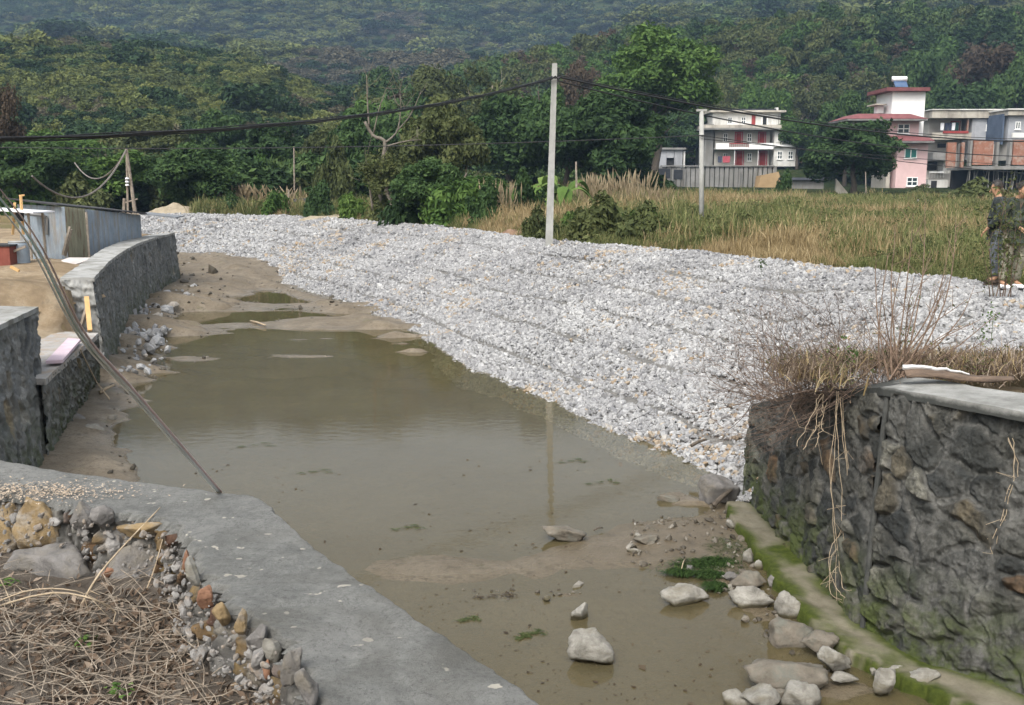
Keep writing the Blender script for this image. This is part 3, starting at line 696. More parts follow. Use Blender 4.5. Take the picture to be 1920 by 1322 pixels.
# ------------------------------------------------------------------ foliage building blocks
def leaf_quads(P, N, size, r, asp=.45, droop=0):
    """one folded diamond leaf spray at each P, facing about N"""
    n = len(P)
    t = r.normal(size=(n, 3)); t -= N * (t * N).sum(1)[:, None]; t /= np.linalg.norm(t, axis=1)[:, None] + 1e-9
    t[:, 2] -= droop; t /= np.linalg.norm(t, axis=1)[:, None]
    b = np.cross(N, t); b /= np.linalg.norm(b, axis=1)[:, None] + 1e-9
    s = size[:, None]
    V = np.stack([P - t * s, P + b * s * asp + N * s * .12, P + t * s, P - b * s * asp + N * s * .12], 1).reshape(-1, 3)
    F = np.arange(4 * n).reshape(n, 4)
    return V, F
def crown(seed, rx, rz, nl, lsize, lobes=22, zc=0, flat=1.0, top=.35, gap=.0, lobe_r=.36, shell=.55, zmin=-.75):
    """leaf cloud made of lobes set on an ellipsoid; returns V,F,cv"""
    r = np.random.RandomState(seed)
    D = r.normal(size=(lobes * 6, 3)); D /= np.linalg.norm(D, axis=1)[:, None]; D = D[D[:, 2] > zmin][:lobes]
    rad = r.uniform(.45, .82, len(D))
    rad[::5] *= .4
    Cn = D * rad[:, None]; lr = lobe_r * r.uniform(.65, 1.25, len(D)); lv = r.uniform(0, 1, len(D))
    k = r.choice(len(D), nl, p=lr**2 / (lr**2).sum())
    d = r.normal(size=(nl, 3)); d[:, 2] += top; d /= np.linalg.norm(d, axis=1)[:, None]
    q = r.uniform(shell, 1, nl) ** .6
    P = Cn[k] + d * (lr[k] * q)[:, None] * np.array([1, 1, .8])
    P += (r.normal(size=(nl, 3)) * .03)
    wob = 1 + .12 * np.sin(P[:, 0] * 5 + seed) * np.cos(P[:, 1] * 4 + P[:, 2] * 3)
    P *= wob[:, None]
    P = P * np.array([rx, rx, rz]) + [0, 0, zc]
    N = d * .9 + r.normal(size=(nl, 3)) * .55 + [0, 0, .25]; N /= np.linalg.norm(N, axis=1)[:, None]
    V, F = leaf_quads(P, N, lsize * r.uniform(.6, 1.4, nl), r)
    cv = np.clip(.22 + .42 * lv[k] + r.normal(0, .17, nl), 0, 1)
    return V, F, cv
def limbs(seed, H, r0, spread, n=7, forks=3, lean=0, low=.3, mb=None):
    r = np.random.RandomState(seed); mb = mb or MB()
    top = np.array([lean, lean * .3, H])
    P = [np.array([0, 0, -.3])]
    for k in range(1, 7):
        f = k / 6; P.append(top * f + [r.normal() * .05 * H * f, r.normal() * .05 * H * f, 0])
    rr = r0 * np.linspace(1.15, .35, 7); rr[0] *= 1.3
    mb.tube(P, rr, 8)
    for j in range(n):
        f = r.uniform(low, .95); i = min(int(f * 6), 5); base = P[i] + (P[i + 1] - P[i]) * (f * 6 - i)
        a = r.uniform(0, 6.28) + j * 2.4; L = spread * r.uniform(.6, 1.05) * (1 - .3 * f)
        q = [base]; dirv = np.array([math.cos(a), math.sin(a), r.uniform(.35, 1.1)])
        for k in range(4):
            dirv = dirv + r.normal(size=3) * .22; q.append(q[-1] + dirv / np.linalg.norm(dirv) * L / 4)
        rb = r0 * .45 * (1 - .5 * f); mb.tube(q, [rb, rb * .75, rb * .5, rb * .3, rb * .12], 5)
        for m_ in range(forks):
            k = r.randint(1, 4); b = q[k]; dd = dirv + r.normal(size=3) * .9; dd /= np.linalg.norm(dd)
            mb.tube([b, b + dd * L * .22 + [0, 0, .05], b + dd * L * .42 + [0, 0, L * .08]], [rb * .35, rb * .22, rb * .06], 4)
    return mb
TREE_KIND = {}
def tree_kind(key, seed, rx, rz, H, lsize, nl, mat, trunk_r=.16, bark='bark', **k):
    """unit prototypes stay unlinked; every tree is a copy of their meshes"""
    zc = H - rz
    V, F, cv = crown(seed, rx, rz, nl, lsize, zc=zc, **k)
    me = mesh_np('crown_' + key, V, [F], M[mat], cv=cv)
    mb = limbs(seed, H * .8, trunk_r, rx * .9, n=9, forks=3, low=.25)
    Vt = np.concatenate(mb.V); Fs = [np.concatenate(v) for v in mb.F.values() if v]
    tm = mesh_np('trunk_' + key, Vt, Fs, M[bark], smooth=True)
    TREE_KIND[key] = (me, tm, rx, H)
tree_kind('round1', 1, 3.0, 2.7, 6.0, .17, 15000, 'leaf_dark', lobes=34, lobe_r=.34)
tree_kind('round2', 2, 3.2, 2.5, 5.8, .17, 15000, 'leaf_dark', lobes=42, lobe_r=.28)
tree_kind('mid1', 3, 2.8, 2.8, 6.4, .16, 12000, 'leaf_green', lobes=30, lobe_r=.30)
tree_kind('mid2', 4, 3.0, 2.4, 5.6, .16, 11000, 'leaf_olive', lobes=30, lobe_r=.30, gap=.1)
tree_kind('banyan', 5, 3.2, 3.2, 8.4, .13, 24000, 'leaf_green', lobes=60, lobe_r=.24, trunk_r=.17, shell=.3, zmin=-.45)
tree_kind('lime', 6, 2.4, 2.2, 4.8, .15, 7000, 'leaf_lime', lobes=24, lobe_r=.30)
tree_kind('brown', 7, 3.0, 2.6, 6.5, .14, 6500, 'leaf_brown', lobes=40, lobe_r=.26, bark='bark_pale', shell=.1)
tree_kind('open', 8, 2.6, 2.8, 6.6, .13, 6000, 'leaf_olive', lobes=36, lobe_r=.24, bark='bark_pale', shell=.1)
def tree(key, px, top_py, Y, width, label, group=None, base_py=None, name='tree', sink=0, cat='tree', rot=None):
    """width in picture columns, top row given; the foot stands on the ground at distance Y"""
    cm, tm, rx, H = TREE_KIND[key]
    Y = max(Y, crest_y(px) + 1.6); x = at_y(px, 400, Y)[0]; gz_ = float(ground_near(np.array([x]), np.array([Y]))[0]) - sink
    topz = at_y(px, top_py, Y)[2]
    h = max(topz - gz_, 1.0); wd = width / FPX * Y / 2
    o = empty(name, (x, Y, gz_), label, cat, group)
    rz = (px * 7 + Y * 3) % 6.28 if rot is None else rot
    for n_, me in (('crown', cm), ('trunk', tm)):
        c = link(n_, me, o); c.scale = (wd / rx, wd / rx, h / H); c.rotation_euler = (0, 0, rz)
    return o
# --- trees and shrubs one can tell apart (picture column, top row, distance, width)
TR = [
 ('banyan', 1225, 52, 104, 262, 'big bright green spreading tree, tallest in the valley, left of the white house'),
 ('round1', 1150, 168, 76, 215, 'round dark green tree right behind the tall concrete pole'),
 ('round2', 1058, 182, 80, 190, 'dark green domed tree whose crown is crossed by the tall concrete pole'),
 ('round1', 955, 178, 84, 200, 'dark domed tree left of the tall concrete pole, above the banana plants'),
 ('mid2', 835, 180, 56, 170, 'olive green tree with a leafy dome above the dense bank tree'),
 ('mid1', 870, 300, 44, 150, 'low dense dark tree at the crest of the gravel bank with branches to the ground'),
 ('round2', 800, 292, 43, 140, 'bushy dark tree on the bank crest just right of the forked pale trunk'),
 ('open', 735, 262, 42, 130, 'thin leaved tree with bare pale trunk standing on the bank crest'),
 ('round2', 700, 200, 70, 150, 'dark tree behind the dead snag branch'),
 ('mid2', 620, 236, 74, 130, 'small dark olive tree between the slope path and the snag'),
 ('round1', 512, 226, 80, 150, 'dark rounded tree at the foot of the yellow green spur'),
 ('round1', 372, 268, 60, 175, 'round dark tree standing alone behind the leaning wooden mast'),
 ('mid1', 215, 262, 62, 170, 'green tree behind the grey metal shed and its mast'),
 ('round2', 60, 258, 58, 190, 'dark tree at the left edge under the thick cable'),
 ('brown', 12, 135, 47, 110, 'blurry brown green tree touching the left edge of the view'),
 ('mid1', 130, 225, 84, 160, 'bright green tree above the shed, farther up the slope'),
 ('mid2', 300, 215, 90, 150, 'yellowish green tree below the thick cable on the left slope'),
 ('round2', 430, 205, 95, 130, 'dark tree up the slope behind the lone round tree'),
 ('round1', 1597, 226, 100, 190, 'round dark tree standing in front of the pink house'),
 ('mid1', 1420, 118, 186, 110, 'mid green tree rising behind the roof of the white house'),
 ('open', 1520, 128, 192, 120, 'thin greyish tree on the slope between white house and pink house'),
 ('round2', 1580, 172, 150, 130, 'dark green tree left of the white stair tower'),
 ('mid1', 1490, 195, 165, 90, 'green tree at the right end of the white house'),
 ('open', 1645, 118, 176, 110, 'pale trunked tree behind the solar water heater'),
 ('round1', 1790, 150, 168, 170, 'very dark tree behind the flat roofed grey house'),
 ('brown', 1842, 62, 180, 170, 'reddish brown tree with bare forks above the grey house'),
 ('round2', 1912, 95, 172, 140, 'dark tree at the right edge above the roofs'),
 ('round1', 1720, 90, 190, 130, 'dark crown behind the red roof of the white tower'),
 ('open', 925, 118, 118, 150, 'brownish thin tree on the skyline left of the pole top'),
 ('mid2', 820, 125, 125, 150, 'olive tree on the skyline above the snag'),
 ('brown', 1085, 98, 135, 110, 'pale brown leafless looking tree behind the top of the tall pole'),
 ('open', 1345, 118, 188, 100, 'loose olive tree between the big bright tree and the white house'),
 ('mid1', 1010, 128, 112, 110, 'green tree crown just left of the top of the tall pole'),
 ('round2', 1275, 200, 172, 130, 'shaded dark tree under the big bright tree beside the old pale hut'),
]
for k, px, ty, Y, wd, lb in TR: tree(k, px, ty, Y, wd, lb, 'trees on the valley floor and slopes')
# shrubs (no trunk to be seen)
def bush_mesh(key, seed, mat, nl=3500, ls=.10, lobes=16):
    V, F, cv = crown(seed, 1, 1, nl, ls, lobes=lobes, lobe_r=.42, zmin=-.1, zc=.15, shell=.3)
    return mesh_np('bush_' + key, V, [F], M[mat], cv=cv)
BUSH = {k: bush_mesh(k, i + 40, m) for i, (k, m) in enumerate((('dark', 'leaf_dark'), ('green', 'leaf_green'), ('lime', 'leaf_lime'), ('olive', 'leaf_olive'), ('straw', 'straw')))}
BU = [
 ('lime', 660, 358, 46, 75, 'bright green shrub on the bank crest left of the trunks'),
 ('dark', 596, 350, 47, 70, 'dark shrub beside the bright green shrub'),
 ('green', 520, 355, 49, 70, 'round green shrub left of the black tarpaulin'),
 ('dark', 442, 368, 50, 60, 'small dark shrub under the lone round tree'),
 ('green', 495, 288, 68, 110, 'wide bright green bush behind the dry reeds'),
 ('olive', 630, 290, 60, 100, 'yellow olive bush behind the slim pole'),
 ('dark', 990, 335, 42, 90, 'dark bush under the banana plants'),
 ('green', 1180, 383, 33, 150, 'low green thicket in the field right of the tall pole'),
 ('olive', 1090, 398, 33, 95, 'low olive thicket at the foot of the tall pole'),
 ('dark', 1468, 330, 72, 50, 'dark pointed shrub in front of the concrete yard wall'),
 ('lime', 1560, 360, 78, 90, 'light green shrub below the round tree'),
 ('green', 1400, 356, 74, 90, 'bright green creeper heap before the concrete yard wall'),
 ('green', 1300, 362, 66, 70, 'bright green creeper heap left of the thin pole'),
 ('olive', 150, 340, 44, 120, 'olive bush behind the grey metal shed'),
 ('green', 60, 330, 46, 120, 'green bush behind the yard clutter'),
 ('dark', 345, 340, 60, 60, 'shaded bush under the mast'),
 ('olive', 1830, 345, 68, 120, 'grey olive bramble in front of the brick building'),
 ('olive', 1730, 350, 88, 70, 'thin olive bramble before the pink house wall'),
 ('dark', 1660, 365, 84, 60, 'dark low shrub at the pink house corner'),
 ('dark', 770, 345, 42, 110, 'dark bush hiding the trunks on the bank crest'),
 ('green', 845, 342, 42, 120, 'dense green bush sweeping down to the middle of the gravel crest'),
 ('dark', 905, 350, 40, 90, 'dark bush at the right end of the bank thicket'),
 ('olive', 720, 362, 42, 70, 'olive undergrowth round the two pale trunks'),
 ('olive', 1130, 378, 30.5, 130, 'grey olive bush behind the gravel crest right of the tall pole'),
 ('olive', 1215, 392, 29, 110, 'low rounded bush between the two poles'),
 ('green', 1075, 392, 33, 70, 'green bush almost touching the foot of the tall pole'),
 ('olive', 1390, 405, 30, 90, 'low weedy bush right of the thin pole'),
 ('dark', 1240, 330, 78, 110, 'dark scrub at the foot of the big bright tree'),
 ('olive', 1010, 398, 32, 80, 'low olive tuft left of the tall pole foot'),
 ('dark', 930, 352, 44, 80, 'dark shrub behind the pale reed plumes on the bank'),
]
for k, px, ty, Y, wd, lb in BU:
    Y = max(Y, crest_y(px) + 1.4)
    x = at_y(px, 400, Y)[0]; g = float(ground_near(np.array([x]), np.array([float(Y)]))[0]); tz = at_y(px, ty, Y)[2]
    o = link('shrub', BUSH[k]); tag(o, lb, 'shrub', 'shrubs around the field'); o.location = (x, Y, g - .1); o['kind'] = 'thing'
    hw = wd / FPX * Y / 2; o.scale = (hw, hw * .8, max(tz - g, .5) / 1.05); o.rotation_euler = (0, 0, px % 6.28)

# ------------------------------------------------------------------ stuff scattered by geometry nodes
def scatter(name, pts, rot, scl, idx, protos, label):
    me = bpy.data.meshes.new(name + '_points'); n = len(pts)
    me.vertices.add(n); me.vertices.foreach_set("co", np.asarray(pts, np.float32).ravel())
    for nm, ty, v in (('rot', 'FLOAT_VECTOR', rot), ('scl', 'FLOAT_VECTOR', scl)):
        a = me.attributes.new(nm, ty, 'POINT'); a.data.foreach_set('vector', np.asarray(v, np.float32).ravel())
    a = me.attributes.new('idx', 'INT', 'POINT'); a.data.foreach_set('value', np.asarray(idx, np.int32))
    o = link(name, me); tag(o, label, None, None, 'stuff')
    col = bpy.data.collections.new(name + '_kinds')
    for i, pm in enumerate(protos):
        col.objects.link(bpy.data.objects.new('%s_kind_%02d' % (name, i), pm))
    ng = bpy.data.node_groups.new(name, 'GeometryNodeTree')
    ng.interface.new_socket('Geometry', in_out='INPUT', socket_type='NodeSocketGeometry'); ng.interface.new_socket('Geometry', in_out='OUTPUT', socket_type='NodeSocketGeometry')
    N = ng.nodes; gi = N.new('NodeGroupInput'); go = N.new('NodeGroupOutput'); ip = N.new('GeometryNodeInstanceOnPoints'); ci = N.new('GeometryNodeCollectionInfo')
    ci.inputs['Collection'].default_value = col; ci.inputs['Separate Children'].default_value = True; ci.inputs['Reset Children'].default_value = True
    ip.inputs['Pick Instance'].default_value = True
    def na(nm, ty):
        x = N.new('GeometryNodeInputNamedAttribute'); x.data_type = ty; x.inputs['Name'].default_value = nm
        return [q for q in x.outputs if q.enabled and q.name == 'Attribute'][0]
    L = ng.links
    L.new(gi.outputs[0], ip.inputs['Points']); L.new(ci.outputs[0], ip.inputs['Instance']); L.new(na('idx', 'INT'), ip.inputs['Instance Index'])
    L.new(na('rot', 'FLOAT_VECTOR'), ip.inputs['Rotation']); L.new(na('scl', 'FLOAT_VECTOR'), ip.inputs['Scale']); L.new(ip.outputs[0], go.inputs[0])
    md = o.modifiers.new('scatter', 'NODES'); md.node_group = ng
    return o
def clump(seed, mat, nl, ls, lobes=8):
    V, F, cv = crown(seed, 1, .9, nl, ls, lobes=lobes, lobe_r=.5, zmin=.0, zc=.1, shell=.4)
    return mesh_np('scrub', V, [F], M[mat], cv=cv)
def crown_lo(seed, mat, nl=1500, ls=.13):
    V, F, cv = crown(seed, 1, 1.1, nl, ls, lobes=18, lobe_r=.36, zmin=-.5, zc=.9)
    return mesh_np('wood_crown', V, [F], M[mat], cv=cv)
M['scrub_green'] = leafmat('scrub_green', (.024,.048,.015), (.055,.088,.028), (.10,.14,.045), .1)
M['scrub_yellow'] = leafmat('scrub_yellow', (.055,.072,.020), (.115,.132,.038), (.19,.20,.065), .1)
M['scrub_dark'] = leafmat('scrub_dark', (.010,.024,.009), (.024,.048,.016), (.044,.075,.024), .1)
M['scrub_dry'] = leafmat('scrub_dry', (.05,.046,.028), (.095,.085,.052), (.15,.135,.085), .1)
M['scrub_olive'] = leafmat('scrub_olive', (.030,.044,.015), (.072,.090,.030), (.12,.14,.05), .1)
protos = [clump(1, 'scrub_green', 1000, .115), clump(2, 'scrub_olive', 1000, .115), clump(3, 'scrub_yellow', 1000, .11), clump(4, 'scrub_dark', 1000, .12), clump(5, 'scrub_dry', 900, .085)]
r = np.random.RandomState(5)
def on_hill(n, y0, y1, u0, u1, power):
    Y = (y0**power + r.rand(n) * (y1**power - y0**power)) ** (1 / power); u = r.uniform(u0, u1, n); X = u * Y
    return X, Y, ground(X, Y)
def kinds(X, Y, sc=.02):
    f = fbm(X * sc, Y * sc, 201, 4) + r.normal(0, .07, len(X)); g = fbm(X * sc * 1.7, Y * sc * 1.7, 203, 4)
    k = np.where(f < .43, 3, np.where(f < .53, r.randint(0, 2, len(X)), 2)); k = np.where(g > .63, 4, k)
    return np.where(r.rand(len(X)) < .12, 3, k)
X, Y, Z = on_hill(30000, 84, 290, -.56, .56, 1.0)
px = 960 + X / Y * FPX
wood = ((px > 900) & (Y > 112)) | ((px > 650) & (px < 1250) & (Y > 90) & (Y < 160))
fl_ = (px > 1150) & (Y < 182)
k = kinds(X, Y); sc = np.exp(r.normal(0, .38, len(X))) * (.62 + .0028 * Y) * np.where(k == 3, 1.2, .9)
keep = ~fl_ & ~(wood & (r.rand(len(X)) < .5))
k = np.where((px < 640) & (px > 40) & (Y > 130) & (r.rand(len(X)) < .45), r.choice([1, 2], len(X)), k)
n = keep.sum()
scatter('hillside_scrub', np.stack([X, Y, Z - .2], -1)[keep], np.stack([np.zeros(n), np.zeros(n), r.uniform(0, 6.28, n)], -1),
        np.stack([sc, sc, sc * r.uniform(.6, 1.1, len(X))], -1)[keep], k[keep], protos, 'patchy green and yellow scrub over the lower hillsides')
X, Y, Z = on_hill(34000, 290, 960, -.58, .58, 1.15)
k = kinds(X, Y, .009); sc = np.exp(r.normal(0, .4, len(X))) * (1.8 + .0036 * Y)
n = len(X)
scatter('mountain_scrub', np.stack([X, Y, Z - .4], -1), np.stack([np.zeros(n), np.zeros(n), r.uniform(0, 6.28, n)], -1),
        np.stack([sc, sc, sc * r.uniform(.4, .8, n)], -1), k, protos, 'dark blue green scrub over the far mountainside')
# wood on the right and centre slopes, reads as one mass
wp = [crown_lo(11, 'leaf_dark'), crown_lo(12, 'leaf_green'), crown_lo(13, 'leaf_olive'), crown_lo(14, 'scrub_dark'), crown_lo(15, 'leaf_brown', 900, .09), crown_lo(16, 'scrub_green')]
X, Y, Z = on_hill(5200, 108, 262, -.18, .60, 1.1)
px = 960 + X / Y * FPX
keep = (((px > 1330) & (Y > 182)) | ((px < 1330) & (px > 700) & (Y > 105 + 0 * px)))
keep &= ~((px > 1180) & (Y < 182))
f = fbm(X * .03, Y * .03, 211, 4) + r.normal(0, .08, len(X))
k = np.select([f < .40, f < .48, f < .56, f < .62], [3, 0, 5, 2], 1); k = np.where(r.rand(len(X)) < .12, 4, k)
k = np.where((px > 1550) & (r.rand(len(X)) < .6), 3, k)
k = np.where((px > 1350) & (px < 1650) & (Y > 200) & (r.rand(len(X)) < .4), 2, k)
sc = r.uniform(1.5, 3.4, len(X)); n = keep.sum()
scatter('hillside_woods', np.stack([X, Y, Z - .3], -1)[keep], np.stack([np.zeros(n), np.zeros(n), r.uniform(0, 6.28, n)], -1),
        np.stack([sc, sc, sc * r.uniform(.9, 1.3, len(X))], -1)[keep], k[keep], wp, 'mixed dark and olive woods on the slopes behind the houses')
# left foot of slope thicket
X, Y, Z = on_hill(900, 62, 100, -.62, -.12, 1.0)
sc = r.uniform(1.0, 2.1, len(X)); k = r.choice([0, 1, 2, 3, 5], len(X), p=[.25, .25, .2, .1, .2]); n = len(X)
scatter('thicket', np.stack([X, Y, Z - .3], -1), np.stack([np.zeros(n), np.zeros(n), r.uniform(0, 6.28, n)], -1), np.stack([sc, sc, sc * r.uniform(.7, 1.1, n)], -1), k, wp, 'green thicket along the foot of the left slope')
# grasses
def tuft(seed, mat, nb=46, h=.6, spread=.35, wd=.010, plume=False, bend=.35):
    r = np.random.RandomState(seed); V = []; F = []; cv = []
    for i in range(nb):
        a = r.uniform(0, 6.28); b = np.array([r.normal() * spread * .5, r.normal() * spread * .5, 0]); hh = h * r.uniform(.45, 1.15)
        d = np.array([math.cos(a), math.sin(a), 0]) * hh * bend * r.uniform(.2, 1.2); w_ = np.array([-math.sin(a + r.normal()), math.cos(a + r.normal()), 0]) * wd * r.uniform(.7, 1.5)
        n0 = len(V); q = [b, b + d * .25 + [0, 0, hh * .5], b + d * .6 + [0, 0, hh * .82], b + d + [0, 0, hh]]
        V += [q[0] - w_, q[0] + w_, q[1] + w_, q[1] - w_, q[2] + w_ * .7, q[2] - w_ * .7, q[3]]
        F += [(n0, n0 + 1, n0 + 2, n0 + 3), (n0 + 3, n0 + 2, n0 + 4, n0 + 5)]; c = r.uniform(0, 1); cv += [c, c]
        F += [(n0 + 5, n0 + 4, n0 + 6, n0 + 6)]; cv += [c]
    F3 = [f[:3] for f in F if f[2] == f[3]]; F4 = [f for f in F if f[2] != f[3]]
    c4 = [c for f, c in zip(F, cv) if f[2] != f[3]]; c3 = [c for f, c in zip(F, cv) if f[2] == f[3]]
    return mesh_np('tuft', V, [F4, F3], M[mat], cv=c4 + c3)
def weed(seed, mat, nl=160, h=.5):
    r = np.random.RandomState(seed); P = np.stack([r.normal(0, .22, nl), r.normal(0, .22, nl), r.uniform(.05, 1, nl) * h], -1)
    N = r.normal(size=(nl, 3)) + [0, 0, 1]; N /= np.linalg.norm(N, axis=1)[:, None]
    V, F = leaf_quads(P, N, r.uniform(.025, .06, nl), r); return mesh_np('weed', V, [F], M[mat], cv=r.rand(nl))
gp = [tuft(1, 'straw'), tuft(2, 'straw', 40, .8), tuft(3, 'grass_green'), tuft(4, 'grass_green', 50, .7), weed(5, 'leaf_olive'), weed(6, 'leaf_olive', 200, .6), weed(7, 'grass_green', 200, .5)]
n = 42000
Y = 14.5 + (r.rand(n) ** 1.5) * 66; u = r.uniform(-.30, .56, n); X = u * (Y + 3)
cx_ = np.interp(Y, crest_c[:, 1], crest_c[:, 0])
keep = (X > cx_ + .55 + .5 * vnoise(X, Y, 5)) & ~inside(CANAL, X, Y) & ((Y > 16) | (X > 8))
px = 960 + X / Y * FPX
keep &= ~((np.abs(px - 985) < 45) & (Y < 33)) 
X, Y, px = X[keep], Y[keep], px[keep]; Z = ground_near(X, Y)
green = fbm(X * .16, Y * .16, 221, 4) + .10 * ss(26, 50, Y) - .09 * ss(24, 14, Y) - .06 * ss(1300, 1900, px) + r.normal(0, .05, len(X)) + .05
k = np.where(green < .47, r.randint(0, 2, len(X)), np.where(green < .58, r.choice([2, 3, 3, 2, 1, 5], len(X)), r.choice([3, 5, 2, 3, 6, 3], len(X))))
sc = r.uniform(.55, 1.1, len(X)) * np.where(k < 4, .95, 1) * (1 + .012 * (Y - 15)) * (.45 + .65 * ss(.3, 3.0, X - np.interp(Y, crest_c[:, 1], crest_c[:, 0]))) * np.where(px > 1500, .8, 1)
n = len(X)
scatter('field_grass', np.stack([X, Y, Z - .02], -1), np.stack([r.normal(0, .15, n), r.normal(0, .15, n), r.uniform(0, 6.28, n)], -1), np.stack([sc, sc, sc * r.uniform(.6, 1.1, n)], -1), k, gp,
        'straw coloured and green weeds filling the field behind the gravel bank')
# tall plumed reeds as separate clumps
def reed_mesh(seed, n=60, h=2.2, spread=.5):
    r = np.random.RandomState(seed); V = []; F = []; cv = []
    def quad(a, b, w0, w1, c, az):
        wv = np.array([math.cos(az), math.sin(az), 0]); n0 = len(V)
        V.extend([a - wv * w0, a + wv * w0, b + wv * w1, b - wv * w1]); F.append((n0, n0 + 1, n0 + 2, n0 + 3)); cv.append(c)
    for i in range(n):
        b = np.array([r.normal() * spread, r.normal() * spread * .6, 0]); hh = h * r.uniform(.6, 1.05); d = r.normal(size=3) * .14 * hh; d[2] = 0; az = r.uniform(0, 3.14)
        m_ = b + d * .4 + [0, 0, hh * .68]; t_ = b + d + [0, 0, hh]
        quad(b, m_, .010, .008, .3, az)
        for a2 in (az, az + 1.57): quad(m_, .5 * (m_ + t_), .015, .045, .7, a2); quad(.5 * (m_ + t_), t_, .045, .004, .9, a2)
        for j in range(3):
            e = b + [r.normal() * .3, r.normal() * .3, hh * r.uniform(.3, .7)]; quad(b, e, .014, .004, r.uniform(0, .5), r.uniform(0, 3))
    return mesh_np('reed', V, [F], M['plume'], cv=cv)
RE = [reed_mesh(1), reed_mesh(2, 80), reed_mesh(3, 40)]
for i, (px, ty, Y, wd, lb) in enumerate(((938, 336, 41, 45, 'pale plumed reeds leaning on the bank tree'), (1115, 325, 50, 45, 'tall tan plumed reeds right of the pole'), (1150, 328, 52, 40, 'tall tan reeds in the middle of the reed row'),
        (1190, 318, 54, 60, 'slender loose reeds nearest the old pale hut'), (470, 345, 60, 80, 'dry straw reeds behind the far end of the gravel'), (540, 350, 56, 60, 'short dry reeds beside the slim pole'), (1235, 350, 50, 40, 'small tan reeds in front of the hut'))):
    x = at_y(px, 400, Y)[0]; g = float(ground_near(np.array([x]), np.array([float(Y)]))[0]); tz = at_y(px, ty, Y)[2]
    o = link('reed_clump', RE[i % 3]); tag(o, lb, 'reeds', 'plumed reed clumps', 'thing'); o.location = (x, Y, g); s_ = wd / FPX * Y / 1.5; o.scale = (s_, s_, (tz - g) / 2.2)
# banana plants
def banana(seed, n=9):
    r = np.random.RandomState(seed); V = []; F = []; cv = []
    for i in range(n):
        a = i * 2.4 + r.normal() * .3; L = r.uniform(1.3, 1.9); up = r.uniform(.8, 1.5); c = r.uniform(.3, 1); prev = None
        for k in range(8):
            f = k / 7; p = np.array([math.cos(a) * L * f * .8, math.sin(a) * L * f * .8, 1.0 + up * f * L * .9 - 1.15 * f * f * L]); w_ = .22 * math.sin(math.pi * (f * .9 + .08)) ; wv = np.array([-math.sin(a), math.cos(a), 0]) * w_
            V += [p - wv + [0, 0, -.06], p, p + wv + [0, 0, -.06]]
            if prev is not None:
                F += [(prev, prev + 1, prev + 4, prev + 3), (prev + 1, prev + 2, prev + 5, prev + 4)]; cv += [c + r.normal() * .1] * 2
            prev = len(V) - 3
    return mesh_np('banana_leaves', V, [F], M['leaf_lime'], cv=cv)
tb = MB(); tb.tube([(0, 0, 0), (.03, 0, .6), (0, 0, 1.2)], [.12, .10, .06], 8); stem_me = tb.build('t', M['leaf_lime']).data; bpy.data.objects.remove(bpy.data.objects['t'])
BN = [banana(1), banana(2)]
for i, (px, ty, Y, lb) in enumerate(((985, 305, 46, 'leftmost banana plant beside the tall pole'), (1018, 290, 47, 'tallest banana plant just left of the tall pole'), (1060, 300, 46, 'banana plant right behind the tall pole'), (1005, 322, 44, 'low banana plant in front of the taller ones'))):
    x = at_y(px, 400, Y)[0]; g = float(ground_near(np.array([x]), np.array([float(Y)]))[0]); tz = at_y(px, ty, Y)[2]
    o = empty('banana_plant', (x, Y, g), lb, 'banana plant', 'banana plants by the tall pole'); s_ = (tz - g) / 2.3
    for nm, me in (('leaves', BN[i % 2]), ('stem', stem_me)):
        c = link(nm, me, o); c.scale = (s_, s_, s_); c.rotation_euler = (0, 0, i * 1.3)

# ------------------------------------------------------------------ poles and cables
def crest_y(px):
    q = 960 + crest_c[:, 0] / crest_c[:, 1] * FPX
    return float(np.interp(-px, -q, crest_c[:, 1]))
gzf = lambda x, y: float(ground_near(np.array([float(x)]), np.array([float(y)]))[0])
p1b, p1t = at_y(1029, 446, 29.0), at_y(1040, 119, 29.0); p1b[2] = 1.5
o = empty('utility_pole', p1b, 'tall pale concrete pole standing on the crest of the gravel bank', 'utility pole')
mb = MB(); mb.tube([p1b, p1b * .5 + p1t * .5, p1t], [.150, .125, .100], 4); mb.build('pole', M['conc_pole'], o)
mb = MB(); q = at_y(1039, 146, 28.85); mb.tube([q + [-.14, 0, 0], q + [.16, 0, 0]], [.025, .025], 6); mb.tube([q + [-.12, 0, -.06], q + [.02, -.02, .03]], [.03, .02], 6); mb.tube([q + [.13, 0, -.05], q + [.02, -.02, .05]], [.03, .02], 6)
mb.build('cable_clamp', M['black'], o)
p2b, p2t = at_y(1315.5, 462, 31.5), at_y(1315.5, 208, 31.5); p2b[2] = 1.4
o = empty('utility_pole', p2b, 'thin straight grey pole in the field in front of the white house', 'utility pole')
mb = MB(); mb.tube([p2b, p2t], [.085, .070], 8); mb.build('pole', M['conc_pole'], o, smooth=True)
mb = MB(); mb.box(p2t + [-.16, -.06, -.02], p2t + [.16, .06, .05]); mb.build('top_bracket', M['conc_pole'], o)
mb = MB(); q = at_y(1315.5, 254, 31.4); mb.tube([q + [-.12, 0, 0], q + [.12, 0, 0]], [.02, .02], 6); mb.build('clamp', M['black'], o)
def span(A, B, sag, n=30):
    t = np.linspace(0, 1, n)[:, None]; return A * (1 - t) + B * t - np.array([0, 0, 1]) * 4 * sag * t * (1 - t)
A0, AP = at_y(-420, 268, 10.5), at_y(1036, 146, 28.85)
o = empty('overhead_cable', A0, 'thick bundled black cable sagging from the left edge to the tall concrete pole', 'cable')
mb = MB()
